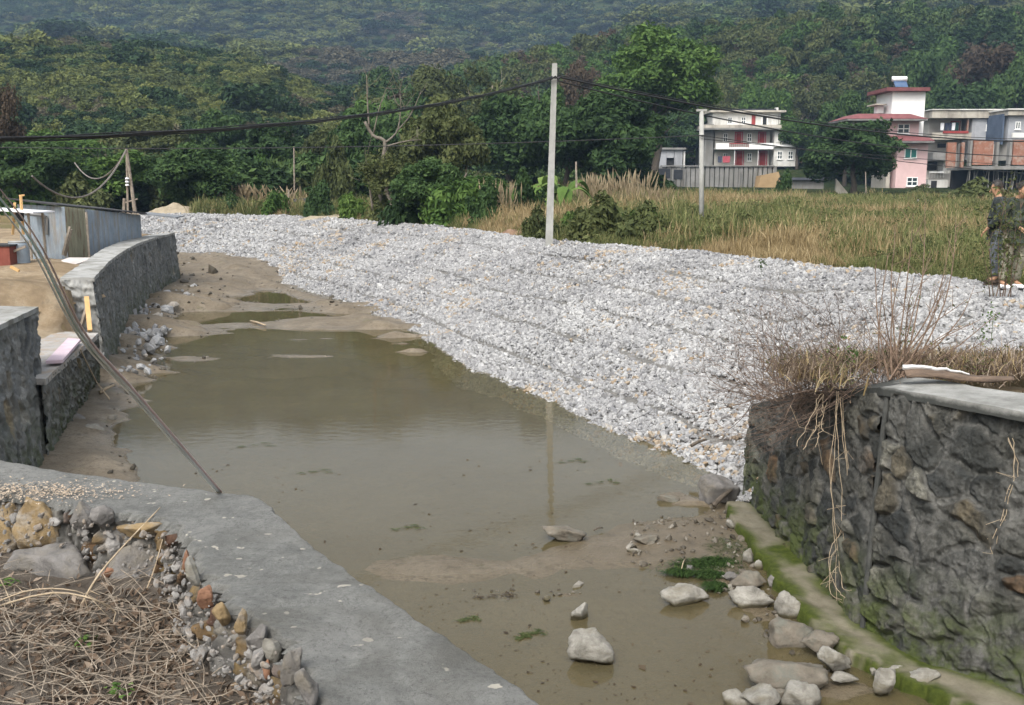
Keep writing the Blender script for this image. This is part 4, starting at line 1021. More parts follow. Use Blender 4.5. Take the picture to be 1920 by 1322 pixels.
for k, (dx, dz, rr) in enumerate(((0, 0, .020), (.022, .012, .015), (-.012, -.024, .013), (.01, .03, .010))):
    Pq = span(A0 + [dx, 0, dz], AP + [0, 0, dz], .42); Pq[:, 2] += np.sin(np.arange(30) * 1.7 + k) * .010; mb.tube(Pq, rr, 6)
mb.build('cable_bundle', M['black'], o, smooth=True)
B1, B2 = at_y(1046, 144, 28.85), at_y(1046, 152, 28.85)
C1, C2 = at_y(2250, 238, 58), at_y(2250, 262, 58)
mb = MB(); mb.tube(span(B1, C1, 1.25), .030, 6); mb.tube(span(B1 + [0,0,.05], C1 + [0,0,.1], 1.22), .014, 5)
ob = mb.build('overhead_cable', M['black']); tag(ob, 'upper black cable running from the tall pole over the houses to the right edge', 'cable', 'cables right of the tall pole', 'thing')
mb = MB(); mb.tube(span(B2, C2, 1.45), .022, 6)
ob = mb.build('overhead_cable', M['black']); tag(ob, 'lower black cable running from the tall pole over the houses to the right edge', 'cable', 'cables right of the tall pole', 'thing')
mb = MB(); L0, Q, E = at_y(-500, 262, 36), at_y(1315, 254, 31.4), at_y(2300, 345, 44)
mb.tube(span(L0, Q, .35), .014, 5); mb.tube(span(Q, E, .30), .013, 5); mb.tube(span(Q + [0, 0, -.1], at_y(2250, 318, 60), .3), .012, 5)
ob = mb.build('overhead_wire', M['black']); tag(ob, 'thin dark wire crossing the whole valley low behind the tall pole to the thin pole', 'wire', None, 'thing')

# ------------------------------------------------------------------ buildings
BM = {}
BM['white'] = simple('wall_white', (.50,.49,.46), (.68,.67,.64), .35, 3, .1, .02, dirt=(.5, (.36,.35,.32), (1,1,.25)))
BM['white2'] = simple('wall_white_tiles', (.70,.70,.68), (.80,.80,.78), .5, 3, .1, .02)
BM['pink'] = simple('wall_pink', (.54,.37,.36), (.64,.46,.45), .5, 3, .1, .02, dirt=(.45, (.50,.36,.34), (1,1,.3)))
BM['red_tile'] = simple('roof_red_tile', (.12,.04,.042), (.20,.075,.075), 1.5, 6, .5, .04)
BM['grey'] = simple('wall_grey_render', (.26,.27,.29), (.38,.39,.41), .6, 4, .3, .02, dirt=(.5, (.20,.20,.20), (1,1,.25)))
BM['tan'] = simple('parapet_tan', (.32,.29,.24), (.46,.43,.37), .7, 4, .3, .02, dirt=(.6, (.22,.20,.17), (1,1,.3)))
BM['conc'] = simple('raw_concrete', (.15,.147,.14), (.25,.245,.235), .8, 4, .4, .03, dirt=(.5, (.15,.145,.13), (1.5,1.5,.15)))
BM['brick'] = simple('brick_red', (.20,.085,.055), (.29,.14,.095), 2.2, 9, .5, .04, dirt=(1.2, (.30,.24,.20)))
BM['door'] = simple('door_red', (.20,.03,.03), (.30,.05,.045), 1, spec=.4)
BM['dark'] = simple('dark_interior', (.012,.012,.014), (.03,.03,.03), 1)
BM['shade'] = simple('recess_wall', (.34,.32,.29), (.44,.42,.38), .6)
BM['black_tarp'] = simple('black_tarp', (.012,.014,.018), (.035,.038,.045), 2, rough=.6)
t = NT('window_glass'); t.done((.03, .045, .05), .15, None, .6); BM['glass'] = t.m
t = NT('green_glass'); t.done((.03, .16, .14), .15, None, .6); BM['gglass'] = t.m
BM['orange_soil'] = simple('orange_soil', (.24,.16,.08), (.34,.24,.13), .8)
BM['blue'] = simple('blue_paint', (.05,.07,.11), (.09,.12,.17), 1)
t = NT('solar_blue'); t.done((.05,.09,.17), .2, None, .6); BM['solar'] = t.m
BM['cloth_r'] = simple('cloth_red', (.30,.05,.07), (.40,.09,.11), 3); BM['cloth_w'] = simple('cloth_white', (.6,.6,.62), (.75,.75,.77), 3); BM['cloth_b'] = simple('cloth_dark', (.02,.025,.05), (.05,.06,.09), 3)
def pb(mb, x0, y0, x1, y1, Y, d0=0, d1=.3):
    a, b = at_y(x0, y1, Y), at_y(x1, y0, Y); return mb.box([a[0], Y + d0, a[2]], [b[0], Y + d1, b[2]])
def part(root, name, mat, rects, Y, d0=0, d1=.3, parent=None):
    mb = MB()
    for rct in rects: pb(mb, *rct, Y, d0, d1)
    return mb.build(name, mat, parent or root)
def window(root, x0, y0, x1, y1, Y, d=0, glass='glass', frame='white2', nx=2, ny=2, parent=None):
    f = MB(); a, b = at_y(x0, y1, Y), at_y(x1, y0, Y); th = .10
    xs = np.linspace(a[0], b[0], nx + 1); zs = np.linspace(a[2], b[2], ny + 1); y_0, y_1 = Y + d - .09, Y + d + .02
    for x in xs: f.box([x - th / 2, y_0, zs[0] - th / 2], [x + th / 2, y_1, zs[-1] + th / 2])
    for i in range(nx):
        for z in zs: f.box([xs[i] + th / 2, y_0, z - th / 2], [xs[i + 1] - th / 2, y_1, z + th / 2])
    fo = f.build('window', BM[frame], root)
    g = MB(); g.box([a[0] + .04, Y + d - .045, a[2] + .04], [b[0] - .04, Y + d - .02, b[2] - .04]); g.build('pane', BM[glass], fo)
    s_ = MB(); s_.box([a[0] - .15, Y + d - .16, a[2] - .16], [b[0] + .15, Y + d + .02, a[2] - .06]); s_.build('sill', BM[frame], fo)
    return fo
def door(root, x0, y0, x1, y1, Y, d=0, mat='door', surround=None):
    if surround: part(root, 'door_surround', BM[surround], [(x0 - 3, y0 - 3, x0 - .2, y1), (x1 + .2, y0 - 3, x1 + 3, y1), (x0 - .2, y0 - 3, x1 + .2, y0 - .2)], Y, d - .12, d + .02)
    dd = part(root, 'door', BM[mat], [(x0, y0, x1, y1)], Y, d - .05, d + .02)
    return dd
def balusters(root, x0, x1, y0, y1, Y, d, mat, n, name='balustrade'):
    mb = MB(); pb(mb, x0, y0, x1, y0 + 1.6, Y, d, d + .2)
    for i in range(n + 1):
        x = x0 + (x1 - x0) * i / n; pb(mb, x - .35, y0 + 1.6, x + .35, y1, Y, d + .06, d + .15)
    return mb.build(name, mat, root)
# white three storey house
Yw = 165.
o = empty('white_house', at_y(1408, 312, Yw), 'white three storey house with red doors and long balcony beside the big tree', 'house')
part(o, 'wall', BM['white'], [(1342, 209.5, 1472, 234)], Yw, 2.6, 9)
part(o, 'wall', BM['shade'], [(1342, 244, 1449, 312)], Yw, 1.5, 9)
part(o, 'wall', BM['white'], [(1450, 244, 1494, 312)], Yw, 0, 9)
part(o, 'wall', BM['conc'], [(1322, 232, 1341, 312)], Yw, 1, 9)
part(o, 'roof', BM['tan'], [(1336, 205, 1480, 208.8)], Yw, 1.8, 9.6)
part(o, 'roof_shade_net', BM['black_tarp'], [(1384, 200.5, 1468, 204.6)], Yw, 4, 8)
part(o, 'chimney', BM['white'], [(1467, 198, 1472, 204.8)], Yw, 4, 5)
part(o, 'terrace_parapet', BM['tan'], [(1318, 234.5, 1496, 240)], Yw, -.5, 9.2)
part(o, 'terrace_slab', BM['conc'], [(1314, 240.3, 1499, 243.6)], Yw, -.9, 9.3)
part(o, 'balcony', BM['white2'], [(1341, 268.6, 1366, 280), (1403, 268.6, 1449, 280), (1366, 276, 1403, 280)], Yw, -.5, -.25)
part(o, 'floor_slab', BM['white'], [(1341, 277.5, 1449.5, 280)], Yw, -.2, 1.4)
balusters(o, 1366.5, 1402.5, 268.6, 276, Yw, -.45, BM['door'], 9)
part(o, 'ledge', BM['white2'], [(1450, 272, 1496, 275.5)], Yw, -.5, -.02)
for x in (1375, 1401): window(o, x - 4, 218, x + 4, 230, Yw, 2.6)
door(o, 1416, 214, 1424, 232, Yw, 2.6); door(o, 1437.5, 217, 1445, 232, Yw, 2.6, 'dark', 'white2')
for x in (1364, 1409): window(o, x - 4, 250, x + 4, 264, Yw, 1.5)
for x in (1389, 1433): door(o, x - 5, 249, x + 5, 268, Yw, 1.5, 'door', 'cloth_r')
for x in (1364, 1409): window(o, x - 4, 287, x + 4, 301, Yw, 1.5)
for x in (1390, 1434): door(o, x - 6, 285, x + 6, 311, Yw, 1.5, 'door', 'cloth_r')
for x in (1462, 1482): window(o, x - 4.5, 250, x + 4.5, 264, Yw); window(o, x - 4.5, 284, x + 4.5, 298, Yw)
for x in (1376, 1420): part(o, 'column', BM['white2'], [(x, 280.5, x + 2, 311)], Yw, -.2, .05)
part(o, 'wall_trim', BM['conc'], [(1467, 212, 1468.5, 232)], Yw, 2.45, 2.55)
for i, (x, m_, lb) in enumerate(((1349, 'cloth_b', 'dark garment hanging at the left ground floor corner of the white house'), (1358, 'cloth_r', 'crimson garment hanging by the left ground floor window of the white house'), (1364, 'cloth_r', 'red garment hanging nearest the first red door of the white house'))):
    mb = MB(); a = at_y(x, 305, Yw); mb.hexa([a + [-.3, -.3, 0], a + [.3, -.34, .05], a + [.3, -.25, 0], a + [-.3, -.22, 0], a + [-.35, -.3, 1.0], a + [.35, -.3, 1.05], a + [.33, -.24, 1.05], a + [-.33, -.24, 1.0]])
    q = mb.build('garment', BM[m_]); tag(q, lb, 'garment', 'washing at the white house', 'thing')
# old pale hut at its left
o = empty('old_hut', at_y(1258, 312, 150.), 'low pale roofless hut with peeling walls under the big bright tree', 'hut')
part(o, 'wall', BM['grey'], [(1235, 281, 1250, 318), (1250, 281, 1264, 296), (1264, 281, 1280, 318)], 150, 0, 4)
part(o, 'lintel', BM['conc'], [(1233, 277, 1286, 280.7)], 150, -.4, 4.2)
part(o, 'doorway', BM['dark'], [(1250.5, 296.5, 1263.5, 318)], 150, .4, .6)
part(o, 'pillar', BM['white'], [(1281, 283, 1285, 318)], 150, 0, .5)
# concrete yard wall
o = empty('yard_wall', at_y(1370, 352, 146.), 'long stained grey concrete wall below the white house', 'wall')
mb = MB()
for i, x in enumerate(np.arange(1232, 1450, 9)):
    pb(mb, x, 312.5 + (i % 3) * .5, x + 8.6, 353, 146, (i % 2) * .06, .5)
mb.build('wall_panel', BM['conc'], o)
part(o, 'coping', BM['conc'], [(1240, 310.2, 1452, 312.2)], 146, -.2, .9)
for x in (1258, 1281, 1383): part(o, 'buttress', BM['conc'], [(x, 318, x + 4, 352)], 146, -.5, -.02)
part(o, 'black_paint', BM['black_tarp'], [(1232, 316, 1257, 334), (1263, 318, 1280, 336)], 146, -.06, -.02)
mb = MB(); a = at_y(1443, 350, 144.); mb.add([a + [-2, 0, -1], a + [2.3, 0, -1], a + [2.3, 3, -1], a + [-2, 3, -1], a + [-1.2, .2, 1.6], a + [1.2, .2, 2.1], a + [1.8, 2, 2.0], a + [-1.5, 2, 1.5]], [(0,3,2,1),(4,5,6,7),(0,1,5,4),(1,2,6,5),(2,3,7,6),(3,0,4,7)])
q = mb.build('earth_mound', BM['orange_soil']); tag(q, 'orange earth heap at the right end of the concrete yard wall', 'earth heap', None, 'thing')
o = empty('low_shed', at_y(1520, 358, 118.), 'low dark roofed shed left of the round tree', 'shed')
part(o, 'wall', BM['conc'], [(1482, 336, 1545, 362)], 118, 0, 4); part(o, 'roof', simple('shed_roof', (.05,.055,.07), (.10,.105,.12), 1), [(1478, 333, 1550, 337.5)], 118, -.5, 4.4)
# pink house
Yp = 127.
o = empty('pink_house', at_y(1704, 358, Yp), 'pink house with dark red tiled eaves and a tall white stair tower', 'house')
part(o, 'stair_tower', BM['white2'], [(1674, 170.5, 1742, 262)], Yp, 1.0, 6.5)
part(o, 'tower_roof', BM['red_tile'], [(1664, 163.5, 1746, 170)], Yp, .2, 7.2)
part(o, 'wall', BM['pink'], [(1664, 226, 1724, 254.5)], Yp, 0, 7)
part(o, 'wall', BM['pink'], [(1677.5, 267, 1741, 359)], Yp, 0, 7)
part(o, 'wall', BM['tan'], [(1664, 271, 1677, 359)], Yp, .8, 6)
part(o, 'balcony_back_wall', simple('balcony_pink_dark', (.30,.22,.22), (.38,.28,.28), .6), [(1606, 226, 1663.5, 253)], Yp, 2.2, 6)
part(o, 'balcony_column', BM['white'], [(1597, 228, 1602, 253)], Yp, 0, .3); part(o, 'balcony_column', BM['white'], [(1661.5, 226, 1663.6, 254)], Yp, 0, .3)
def eave(name, x0, x1, y0, y1, ins, dd=1.6):
    mb = MB(); a, b = at_y(x0, y1, Yp), at_y(x1, y1, Yp); zt = at_y(x0, y0, Yp)[2]; w_ = ins / FPX * Yp; z = a[2]
    mb.hexa([[a[0], Yp - dd, z], [b[0], Yp - dd, z], [b[0], Yp + 6, z], [a[0], Yp + 6, z], [a[0] + w_, Yp - .2, zt], [b[0] - w_, Yp - .2, zt], [b[0] - w_, Yp + 5, zt], [a[0] + w_, Yp + 5, zt]])
    e = mb.build(name, BM['red_tile'], o)
    mb = MB(); mb.box([a[0] + .05, Yp - dd + .05, z - .22], [b[0] - .05, Yp + 5.9, z - .01]); mb.build('soffit', BM['conc'], e)
eave('eave_roof', 1580, 1731, 213.5, 224, 26); eave('eave_roof', 1636, 1744, 254.5, 265, 10)
window(o, 1683, 233, 1705, 250, Yp, 0, 'glass'); window(o, 1696, 279, 1719, 296, Yp, 0, 'gglass', ny=1); window(o, 1700, 333, 1720, 348, Yp, 0, 'glass')
part(o, 'side_balcony', BM['tan'], [(1652, 192, 1674, 194.5)], Yp, 2, 5); part(o, 'side_bracket', BM['white2'], [(1660, 195, 1674, 209)], Yp, 3, 4)
for i, (x, m_, lb) in enumerate(((1622, 'cloth_w', 'white cloth hanging on the open balcony of the pink house'), (1628, 'cloth_b', 'dark shirt hanging between pale clothes on the pink house balcony'), (1635, 'cloth_w', 'pale shirt hanging nearest the pink wall on the open balcony'))):
    mb = MB(); a = at_y(x, 251, Yp); mb.hexa([a + [-.2, .3, 0], a + [.2, .3, 0], a + [.2, .36, 0], a + [-.2, .36, 0], a + [-.24, .3, .95], a + [.24, .3, 1.0], a + [.24, .36, 1.0], a + [-.24, .36, .95]])
    q = mb.build('garment', BM[m_]); tag(q, lb, 'garment', 'washing at the pink house', 'thing')
o = empty('solar_water_heater', at_y(1688, 163, 129.), 'blue solar water heater with a white tank on top of the white tower', 'water heater')
mb = MB(); a, b = at_y(1673, 148, 130.), at_y(1700, 148, 130.); mb.tube([a, b], .32, 12); mb.build('tank', BM['white2'], o, smooth=True)
mb = MB(); a, b, c_, d_ = at_y(1675, 151, 130), at_y(1699, 151, 130), at_y(1703, 163, 128.6), at_y(1679, 163, 128.6); k_ = np.array([0, .1, .06]); mb.hexa([d_, c_, b, a, d_ + k_, c_ + k_, b + k_, a + k_]); mb.build('collector', BM['solar'], o)
mb = MB(); a = at_y(1676, 163, 130.2); mb.tube([a + [0,0,0], a + [0, 0, .8]], .05, 6); a = at_y(1698, 163, 130.2); mb.tube([a, a + [0, 0, .8]], .05, 6); mb.build('stand', BM['conc'], o)
# grey flat roofed house
Yg_ = 138.
o = empty('grey_house', at_y(1815, 350, Yg_), 'flat roofed grey house with a cream balcony of washing right of the pink house', 'house')
part(o, 'wall', BM['grey'], [(1818, 222, 1884, 300)], Yg_, 0, 8)
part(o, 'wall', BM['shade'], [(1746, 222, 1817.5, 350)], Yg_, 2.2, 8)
part(o, 'parapet', BM['tan'], [(1745, 207, 1886, 221.5)], Yg_, -.4, 8.2)
part(o, 'parapet_cap', BM['white'], [(1744, 205, 1887, 206.8)], Yg_, -.6, 8.4)
part(o, 'balcony', BM['tan'], [(1744, 249, 1818, 262)], Yg_, -.6, -.3)
part(o, 'floor_slab', BM['conc'], [(1746, 260, 1817, 262.5)], Yg_, -.25, 2.1)
part(o, 'red_panel', BM['door'], [(1764, 246, 1812, 250.5)], Yg_, -.7, -.62)
part(o, 'column', BM['brick'], [(1813, 224, 1817, 249)], Yg_, 0, .4)
door(o, 1797, 228, 1811, 247, Yg_, 2.2, 'gglass', 'door')
window(o, 1849, 234, 1857, 244, Yg_, 0, 'glass', 'white2', 2, 1)
part(o, 'floor_slab', BM['conc'], [(1744, 286, 1790, 301)], Yg_, -.8, 2.1)
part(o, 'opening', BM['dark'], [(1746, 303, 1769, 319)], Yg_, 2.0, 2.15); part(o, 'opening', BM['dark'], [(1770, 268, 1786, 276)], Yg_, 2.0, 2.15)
part(o, 'wall', BM['white'], [(1770, 301.5, 1784, 325), (1741, 337, 1780, 352)], Yg_, .4, 2.1)
balusters(o, 1741, 1768, 322, 334, Yg_, -.3, BM['white2'], 5)
door(o, 1747, 339, 1759, 356, Yg_, .4, 'dark')
for i, (x, m_, lb) in enumerate(((1768, 'cloth_w', 'leftmost pale shirt on the cream balcony of the grey house'), (1776, 'cloth_b', 'first dark shirt on the cream balcony of the grey house'), (1783, 'cloth_b', 'second dark shirt on the cream balcony, between two pale ones'), (1789, 'cloth_w', 'pale shirt nearest the red framed door on the cream balcony'))):
    mb = MB(); a = at_y(x, 244, Yg_); mb.hexa([a + [-.2, .3, 0], a + [.2, .3, 0], a + [.2, .36, 0], a + [-.2, .36, 0], a + [-.26, .3, .95], a + [.26, .3, 1.0], a + [.26, .36, 1.0], a + [-.26, .36, .95]])
    q = mb.build('garment', BM[m_]); tag(q, lb, 'garment', 'washing at the grey house', 'thing')
# unfinished brick building
Yb = 112.
o = empty('brick_building', at_y(1860, 350, Yb), 'unfinished red brick building with concrete columns standing on props', 'building')
part(o, 'brick_wall', BM['brick'], [(1786, 266, 1806, 314)], Yb, 1.6, 2.0); part(o, 'brick_wall', BM['brick'], [(1810, 266, 1819, 314)], Yb, 1.2, 1.6)
part(o, 'brick_wall', BM['brick'], [(1827, 262, 1868, 309)], Yb, .5, .8); part(o, 'brick_wall', BM['brick'], [(1902, 262, 1960, 309)], Yb, .5, .8)
part(o, 'column', BM['conc'], [(1819, 262, 1826.6, 311)], Yb, .3, .9); part(o, 'column', BM['conc'], [(1868.4, 266, 1877, 311)], Yb, .3, .9); part(o, 'column', BM['conc'], [(1893, 262, 1901, 311)], Yb, .3, .9); part(o, 'column', BM['conc'], [(1806, 268, 1809.6, 314)], Yb, 1.2, 1.7)
part(o, 'floor_slab', BM['conc'], [(1819, 311.4, 1990, 318)], Yb, -.4, 6)
part(o, 'upper_wall', BM['shade'], [(1878, 268, 1892, 300)], Yb, 3, 3.2)
mb = MB(); rr_ = random.Random(4)
for i in range(22): x = 1822 + i * 5.2 + rr_.uniform(-1, 1); a = at_y(x, 318.4, Yb); mb.tube([[a[0], Yb + rr_.uniform(0, 3), a[2]], [a[0] + rr_.uniform(-.1, .1), Yb + rr_.uniform(0, 3), a[2] - 3.4]], .06, 5)
mb.build('prop', BM['conc'], o)
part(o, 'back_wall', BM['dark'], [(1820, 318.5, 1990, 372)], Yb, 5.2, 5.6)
# far right house
o = empty('grey_house', at_y(1930, 350, 136.), 'partly seen grey house with a pale balcony cut by the right edge', 'house')
part(o, 'wall', BM['grey'], [(1896, 216, 1990, 262)], 132, 1, 8); part(o, 'parapet', BM['tan'], [(1894, 206, 1990, 215.6)], 132, .4, 8.2); part(o, 'parapet_cap', BM['white'], [(1892, 203, 1992, 205.6)], 132, .2, 8.4)
part(o, 'balcony', BM['white'], [(1897, 249, 1990, 258)], 132, -.2, .1); part(o, 'side_wall', BM['blue'], [(1887.5, 212, 1895.5, 270)], 132, 1.5, 8)
window(o, 1911, 228, 1920, 241, 132, 1, 'glass', 'white2', 2, 1); part(o, 'wall', BM['shade'], [(1897, 262.3, 1990, 300)], 132, 1.5, 6)

# ------------------------------------------------------------------ yard on the left: shed, mast, barrels, clutter
def wavy(mb, P0, P1, z0a, z1a, z0b, z1b, n=90, amp=.018, per=.12):
    """corrugated sheet between two ground points"""
    P0, P1 = np.array(P0, float), np.array(P1, float); L = np.linalg.norm(P1 - P0); t = np.linspace(0, 1, n); d = (P1 - P0) / L; nn = np.array([d[1], -d[0]])
    off = amp * np.sin(t * L / per * 2 * math.pi)
    q = P0 + t[:, None] * (P1 - P0) + nn * off[:, None]
    V = np.concatenate([np.c_[q, z0a + (z0b - z0a) * t], np.c_[q, z1a + (z1b - z1a) * t]]); i = np.arange(n - 1)
    mb.add(V, np.stack([i, i + 1, i + 1 + n, i + n], -1))
    b = np.c_[q - nn * .01, z0a + (z0b - z0a) * t]; b2 = np.c_[q - nn * .01, z1a + (z1b - z1a) * t]
    mb.add(np.concatenate([b, b2]), np.stack([i, i + n, i + 1 + n, i + 1], -1))
M['zinc'] = simple('zinc_sheet', (.17,.21,.25), (.29,.335,.38), 2.5, 30, .15, .004, rough=.5, spec=.4, dirt=(1.6, (.23,.20,.16), (2,2,.35)))
M['zinc_old'] = simple('zinc_sheet_old', (.19,.19,.13), (.33,.32,.23), 4, 30, .2, .004, stretch=(4,4,.4), dirt=(3, (.16,.11,.07), (3,3,.4)))
sa, sbp = at_y(128, 470, 24.5), at_y(265, 445, 31.0)
za0, za1, zb1 = 1.45, at_y(128, 388, 24.5)[2], at_y(265, 403, 31.0)[2]
o = empty('metal_shed', (sa[0], sa[1], 1.5), 'low shed of blue grey corrugated metal sheets behind the curved wall', 'shed')
sm_ = sa * .78 + sbp * .22
mb = MB(); wavy(mb, sa[:2], sm_[:2], za0, za1, za0, za1 * .78 + zb1 * .22, 60); mb.build('old_sheet', M['zinc_old'], o)
mb = MB(); wavy(mb, sm_[:2], sbp[:2], za0, za1 * .78 + zb1 * .22, za0, zb1, 240); mb.build('wall_sheet', M['zinc'], o)
mb = MB(); bk_ = np.array([-1.6, .9]); wavy(mb, sa[:2] + bk_, sa[:2], za0, za1 + .05, za0, za1, 40); mb.build('end_sheet', M['zinc'], o)
mb = MB(); up = np.array([0, 0, .035]); A_, B_ = np.array([*sa[:2], za1]) + [-.12, -.15, .03], np.array([*sbp[:2], zb1]) + [.25, -.1, .03]
Cc, Dd = B_ + [-1.8, 1.0, .15], A_ + [-1.7, .9, .15]; mb.hexa([A_, B_, Cc, Dd, A_ + up, B_ + up, Cc + up, Dd + up]); mb.build('roof', simple('roof_black', (.02,.02,.022), (.06,.06,.06), 2), o)
mb = MB(); e = at_y(262, 402, 31); mb.hexa([e + [0, 0, 0], e + [1.1, 0, -.12], e + [1.1, .8, -.1], e + [0, .8, .02], e + [0, 0, .03], e + [1.1, 0, -.09], e + [1.1, .8, -.07], e + [0, .8, .05]]); mb.build('eave_sheet', simple('eave_sheet', (.10,.11,.12), (.2,.21,.22), 2), o)
mb = MB()
for x, y, Y in ((160, 398, 25), (243, 412, 30)): a = at_y(x, y, Y); mb.tube([[a[0], a[1] + .05, 1.45], [a[0], a[1] + .05, a[2]]], .03, 5)
mb.build('post', M['bark_pale'], o)
# mast: two leaning poles and crossbar
o = empty('wooden_mast', at_y(245, 400, 36.), 'leaning wooden mast of two poles with insulators rising behind the metal shed', 'mast')
mb = MB(); mb.tube([at_y(254, 405, 36), at_y(237, 278, 36)], [.07, .045], 7); mb.build('pole', M['bark_pale'], o)
mb = MB(); mb.tube([at_y(240, 402, 36), at_y(237, 282, 36)], [.04, .03], 6); mb.build('pole', M['bark_pale'], o)
mb = MB(); mb.tube([at_y(232, 398, 36), at_y(233, 372, 36)], [.05, .05], 6); mb.tube([at_y(234, 380, 36), at_y(258, 373, 36)], [.03, .03], 5); mb.build('crossbar', M['bark_pale'], o)
mb = MB()
for y in (336, 342, 348): a = at_y(238.5, y, 35.9); mb.tube([a, a + [0, 0, .06]], [.08, .05], 8)
mb.build('insulator', BM['cloth_w'], o)
Pt = at_y(237, 280, 36.)
for k, (q, sg, lb) in enumerate((((60, 330, 30), 1.1, 'slack pale net line from the mast sagging over the yard'), ((140, 305, 50), .9, 'second slack line from the mast toward the dark trees'))):
    mb = MB(); E = at_y(*q[:2], q[2]); mb.tube(span(Pt, E, sg), .03, 5); ob = mb.build('slack_line', simple('rope_grey%d' % k, (.10,.09,.08), (.2,.18,.16), 3)); tag(ob, lb, 'line', 'slack lines on the mast', 'thing')
# slim poles among the reeds
for px, ty, by, Y, lb in ((551, 275, 345, 62, 'slim bare pole standing in the dry reeds'), (541, 355, 388, 55, 'short thin stake beside the black tarpaulin'), (1080, 303, 340, 44, 'short pale stake under the dark tree right of the tall pole'), (1623, 322, 372, 84, 'thin pale stake in front of the round tree by the pink house')):
    mb = MB(); mb.tube([at_y(px + 1, by + 12, Y), at_y(px, ty, Y)], [.05, .04], 6); ob = mb.build('stake', M['bark_pale']); tag(ob, lb, 'stake', 'thin stakes around the field', 'thing')
mb = MB(); a = at_y(570, 375, 56.); mb.hexa([a + [-.9, -.3, -.6], a + [.8, -.3, -.6], a + [.8, .6, -.6], a + [-.9, .6, -.6], a + [-.6, 0, .05], a + [.5, 0, .15], a + [.6, .5, .1], a + [-.5, .5, .1]]); ob = mb.build('tarpaulin', BM['black_tarp']); tag(ob, 'black tarpaulin among the shrubs behind the gravel bank', 'tarpaulin', None, 'thing')
# left clutter
def cyl(name, mat, parent, c, r0, h, n=24, ribs=0, rt=None):
    mb = MB(); c = np.array(c); m = 14 if ribs else 3; zz_ = np.linspace(0, h, m); mb.tube([c + [0, 0, z] for z in zz_], [r0 * (1 + (.035 if ribs and i % 2 else 0)) for i in range(m)], n); return mb.build(name, mat, parent, smooth=True)
a = at_y(37, 480, 21.5); a[2] = 1.5
o = empty('steel_drum', a, 'ribbed pale metal drum standing in the yard beside the rusty tank', 'drum'); cyl('drum', M['zinc'], o, a, .20, .72, ribs=1); cyl('rim', M['coping'], o, a + [0, 0, .72], .21, .03)
a = at_y(4, 490, 21.); a[2] = 1.5
o = empty('rusty_tank', a, 'rusty red square tank cut by the left edge', 'tank'); mb = MB(); mb.box(a + [-.5, 0, 0], a + [.17, .6, .66]); mb.build('tank', simple('rust_red', (.13,.035,.025), (.22,.07,.05), 4, 30, .4, .01), o)
mb = MB(); mb.box(a + [-.52, -.03, .665], a + [.20, .63, .70]); mb.build('lid', M['black'], o)
a = at_y(4, 400, 23); o = empty('canopy', a, 'pale plastic canopy on posts at the left edge behind the rusty tank', 'canopy')
mb = MB(); mb.hexa([a + [-.8, 0, .1], a + [.7, 0, .0], a + [.8, .9, .0], a + [-.8, .9, .1], a + [-.8, 0, .13], a + [.7, 0, .03], a + [.8, .9, .03], a + [-.8, .9, .13]]); mb.build('sheet', BM['cloth_w'], o)
mb = MB(); mb.tube([a + [.5, .2, -1.2], a + [.5, .2, .0]], .03, 6); mb.tube([a + [.55, .8, -1.2], a + [.55, .8, .0]], .03, 6); mb.build('post', M['bark_pale'], o)
M['wood_new'] = simple('new_wood', (.42,.25,.10), (.60,.40,.19), 6, 40, .3, .005, stretch=(1,1,.3))
o = empty('wooden_post', at_y(40, 425, 23.5), 'orange wooden post with a black bag hung on it in the yard', 'post')
mb = MB(); mb.tube([at_y(44, 440, 23.5), at_y(39, 366, 23.5)], .035, 5); mb.tube([at_y(36, 367, 23.5), at_y(46, 366, 23.5)], .02, 5); mb.tube([at_y(24, 440, 23.6), at_y(28, 380, 23.6)], .03, 5); mb.build('post', M['wood_new'], o)
mb = MB(); V, F = rocktpl(5), IF; a = at_y(38, 402, 23.35); mb.add(V * [.10, .09, .24] + a, F); ob = mb.build('bag', BM['black_tarp'], smooth=True); tag(ob, 'black plastic bag hanging on the orange wooden post', 'bag', None, 'thing')
mb = MB(); a, b = at_y(46, 398, 24.5), at_y(92, 388, 26.5); c_, d_ = at_y(88, 408, 24.8), at_y(46, 404, 24.2); k_ = np.array([0, 0, .04]); mb.hexa([d_, c_, b, a, d_ + k_, c_ + k_, b + k_, a + k_]); mb.tube([at_y(88, 440, 24.8), c_], .03, 5); ob = mb.build('stone_slab_roof', BM['conc']); tag(ob, 'small grey lean-to roof between the post and the metal shed', 'lean-to', None, 'thing')
mb = MB(); a = at_y(128, 487, 22.5); a[2] = 1.62
k_ = np.array([0, 0, .03]); q = [a + [-.35, -.45, 0], a + [.15, -.5, 0], a + [.45, .45, .14], a + [-.2, .5, .14]]; mb.hexa([*q, *[z + k_ for z in q]]); ob = mb.build('plywood_sheet', simple('board_pale', (.36,.33,.31), (.52,.48,.46), 3)); tag(ob, 'pale board lying on the sand at the foot of the metal shed', 'board', None, 'thing')
for i, (x0, y0, x1, y1, Y, lb) in enumerate(((118, 478, 131, 425, 24.0, 'dark board leaning on the end of the metal shed'), (122, 480, 134, 430, 24.1, 'thin plank leaning on the metal shed beside the dark board'), (20, 500, 36, 508, 19.5, 'pale stick lying flat on the sand'), (0, 482, 48, 462, 21.2, 'grey plank resting in front of the drum'))):
    mb = MB(); a, b = at_y(x0, y0, Y), at_y(x1, y1, Y); mb.tube([a, b], .035, 4); ob = mb.build('plank', M['bark_pale'] if i != 2 else M['wood_new']); tag(ob, lb, 'plank', 'loose planks in the yard', 'thing')
o = empty('door_frame_plank', at_y(168, 600, 16.4), 'two orange new timber boards standing at the broken end of the curved wall', 'timber')
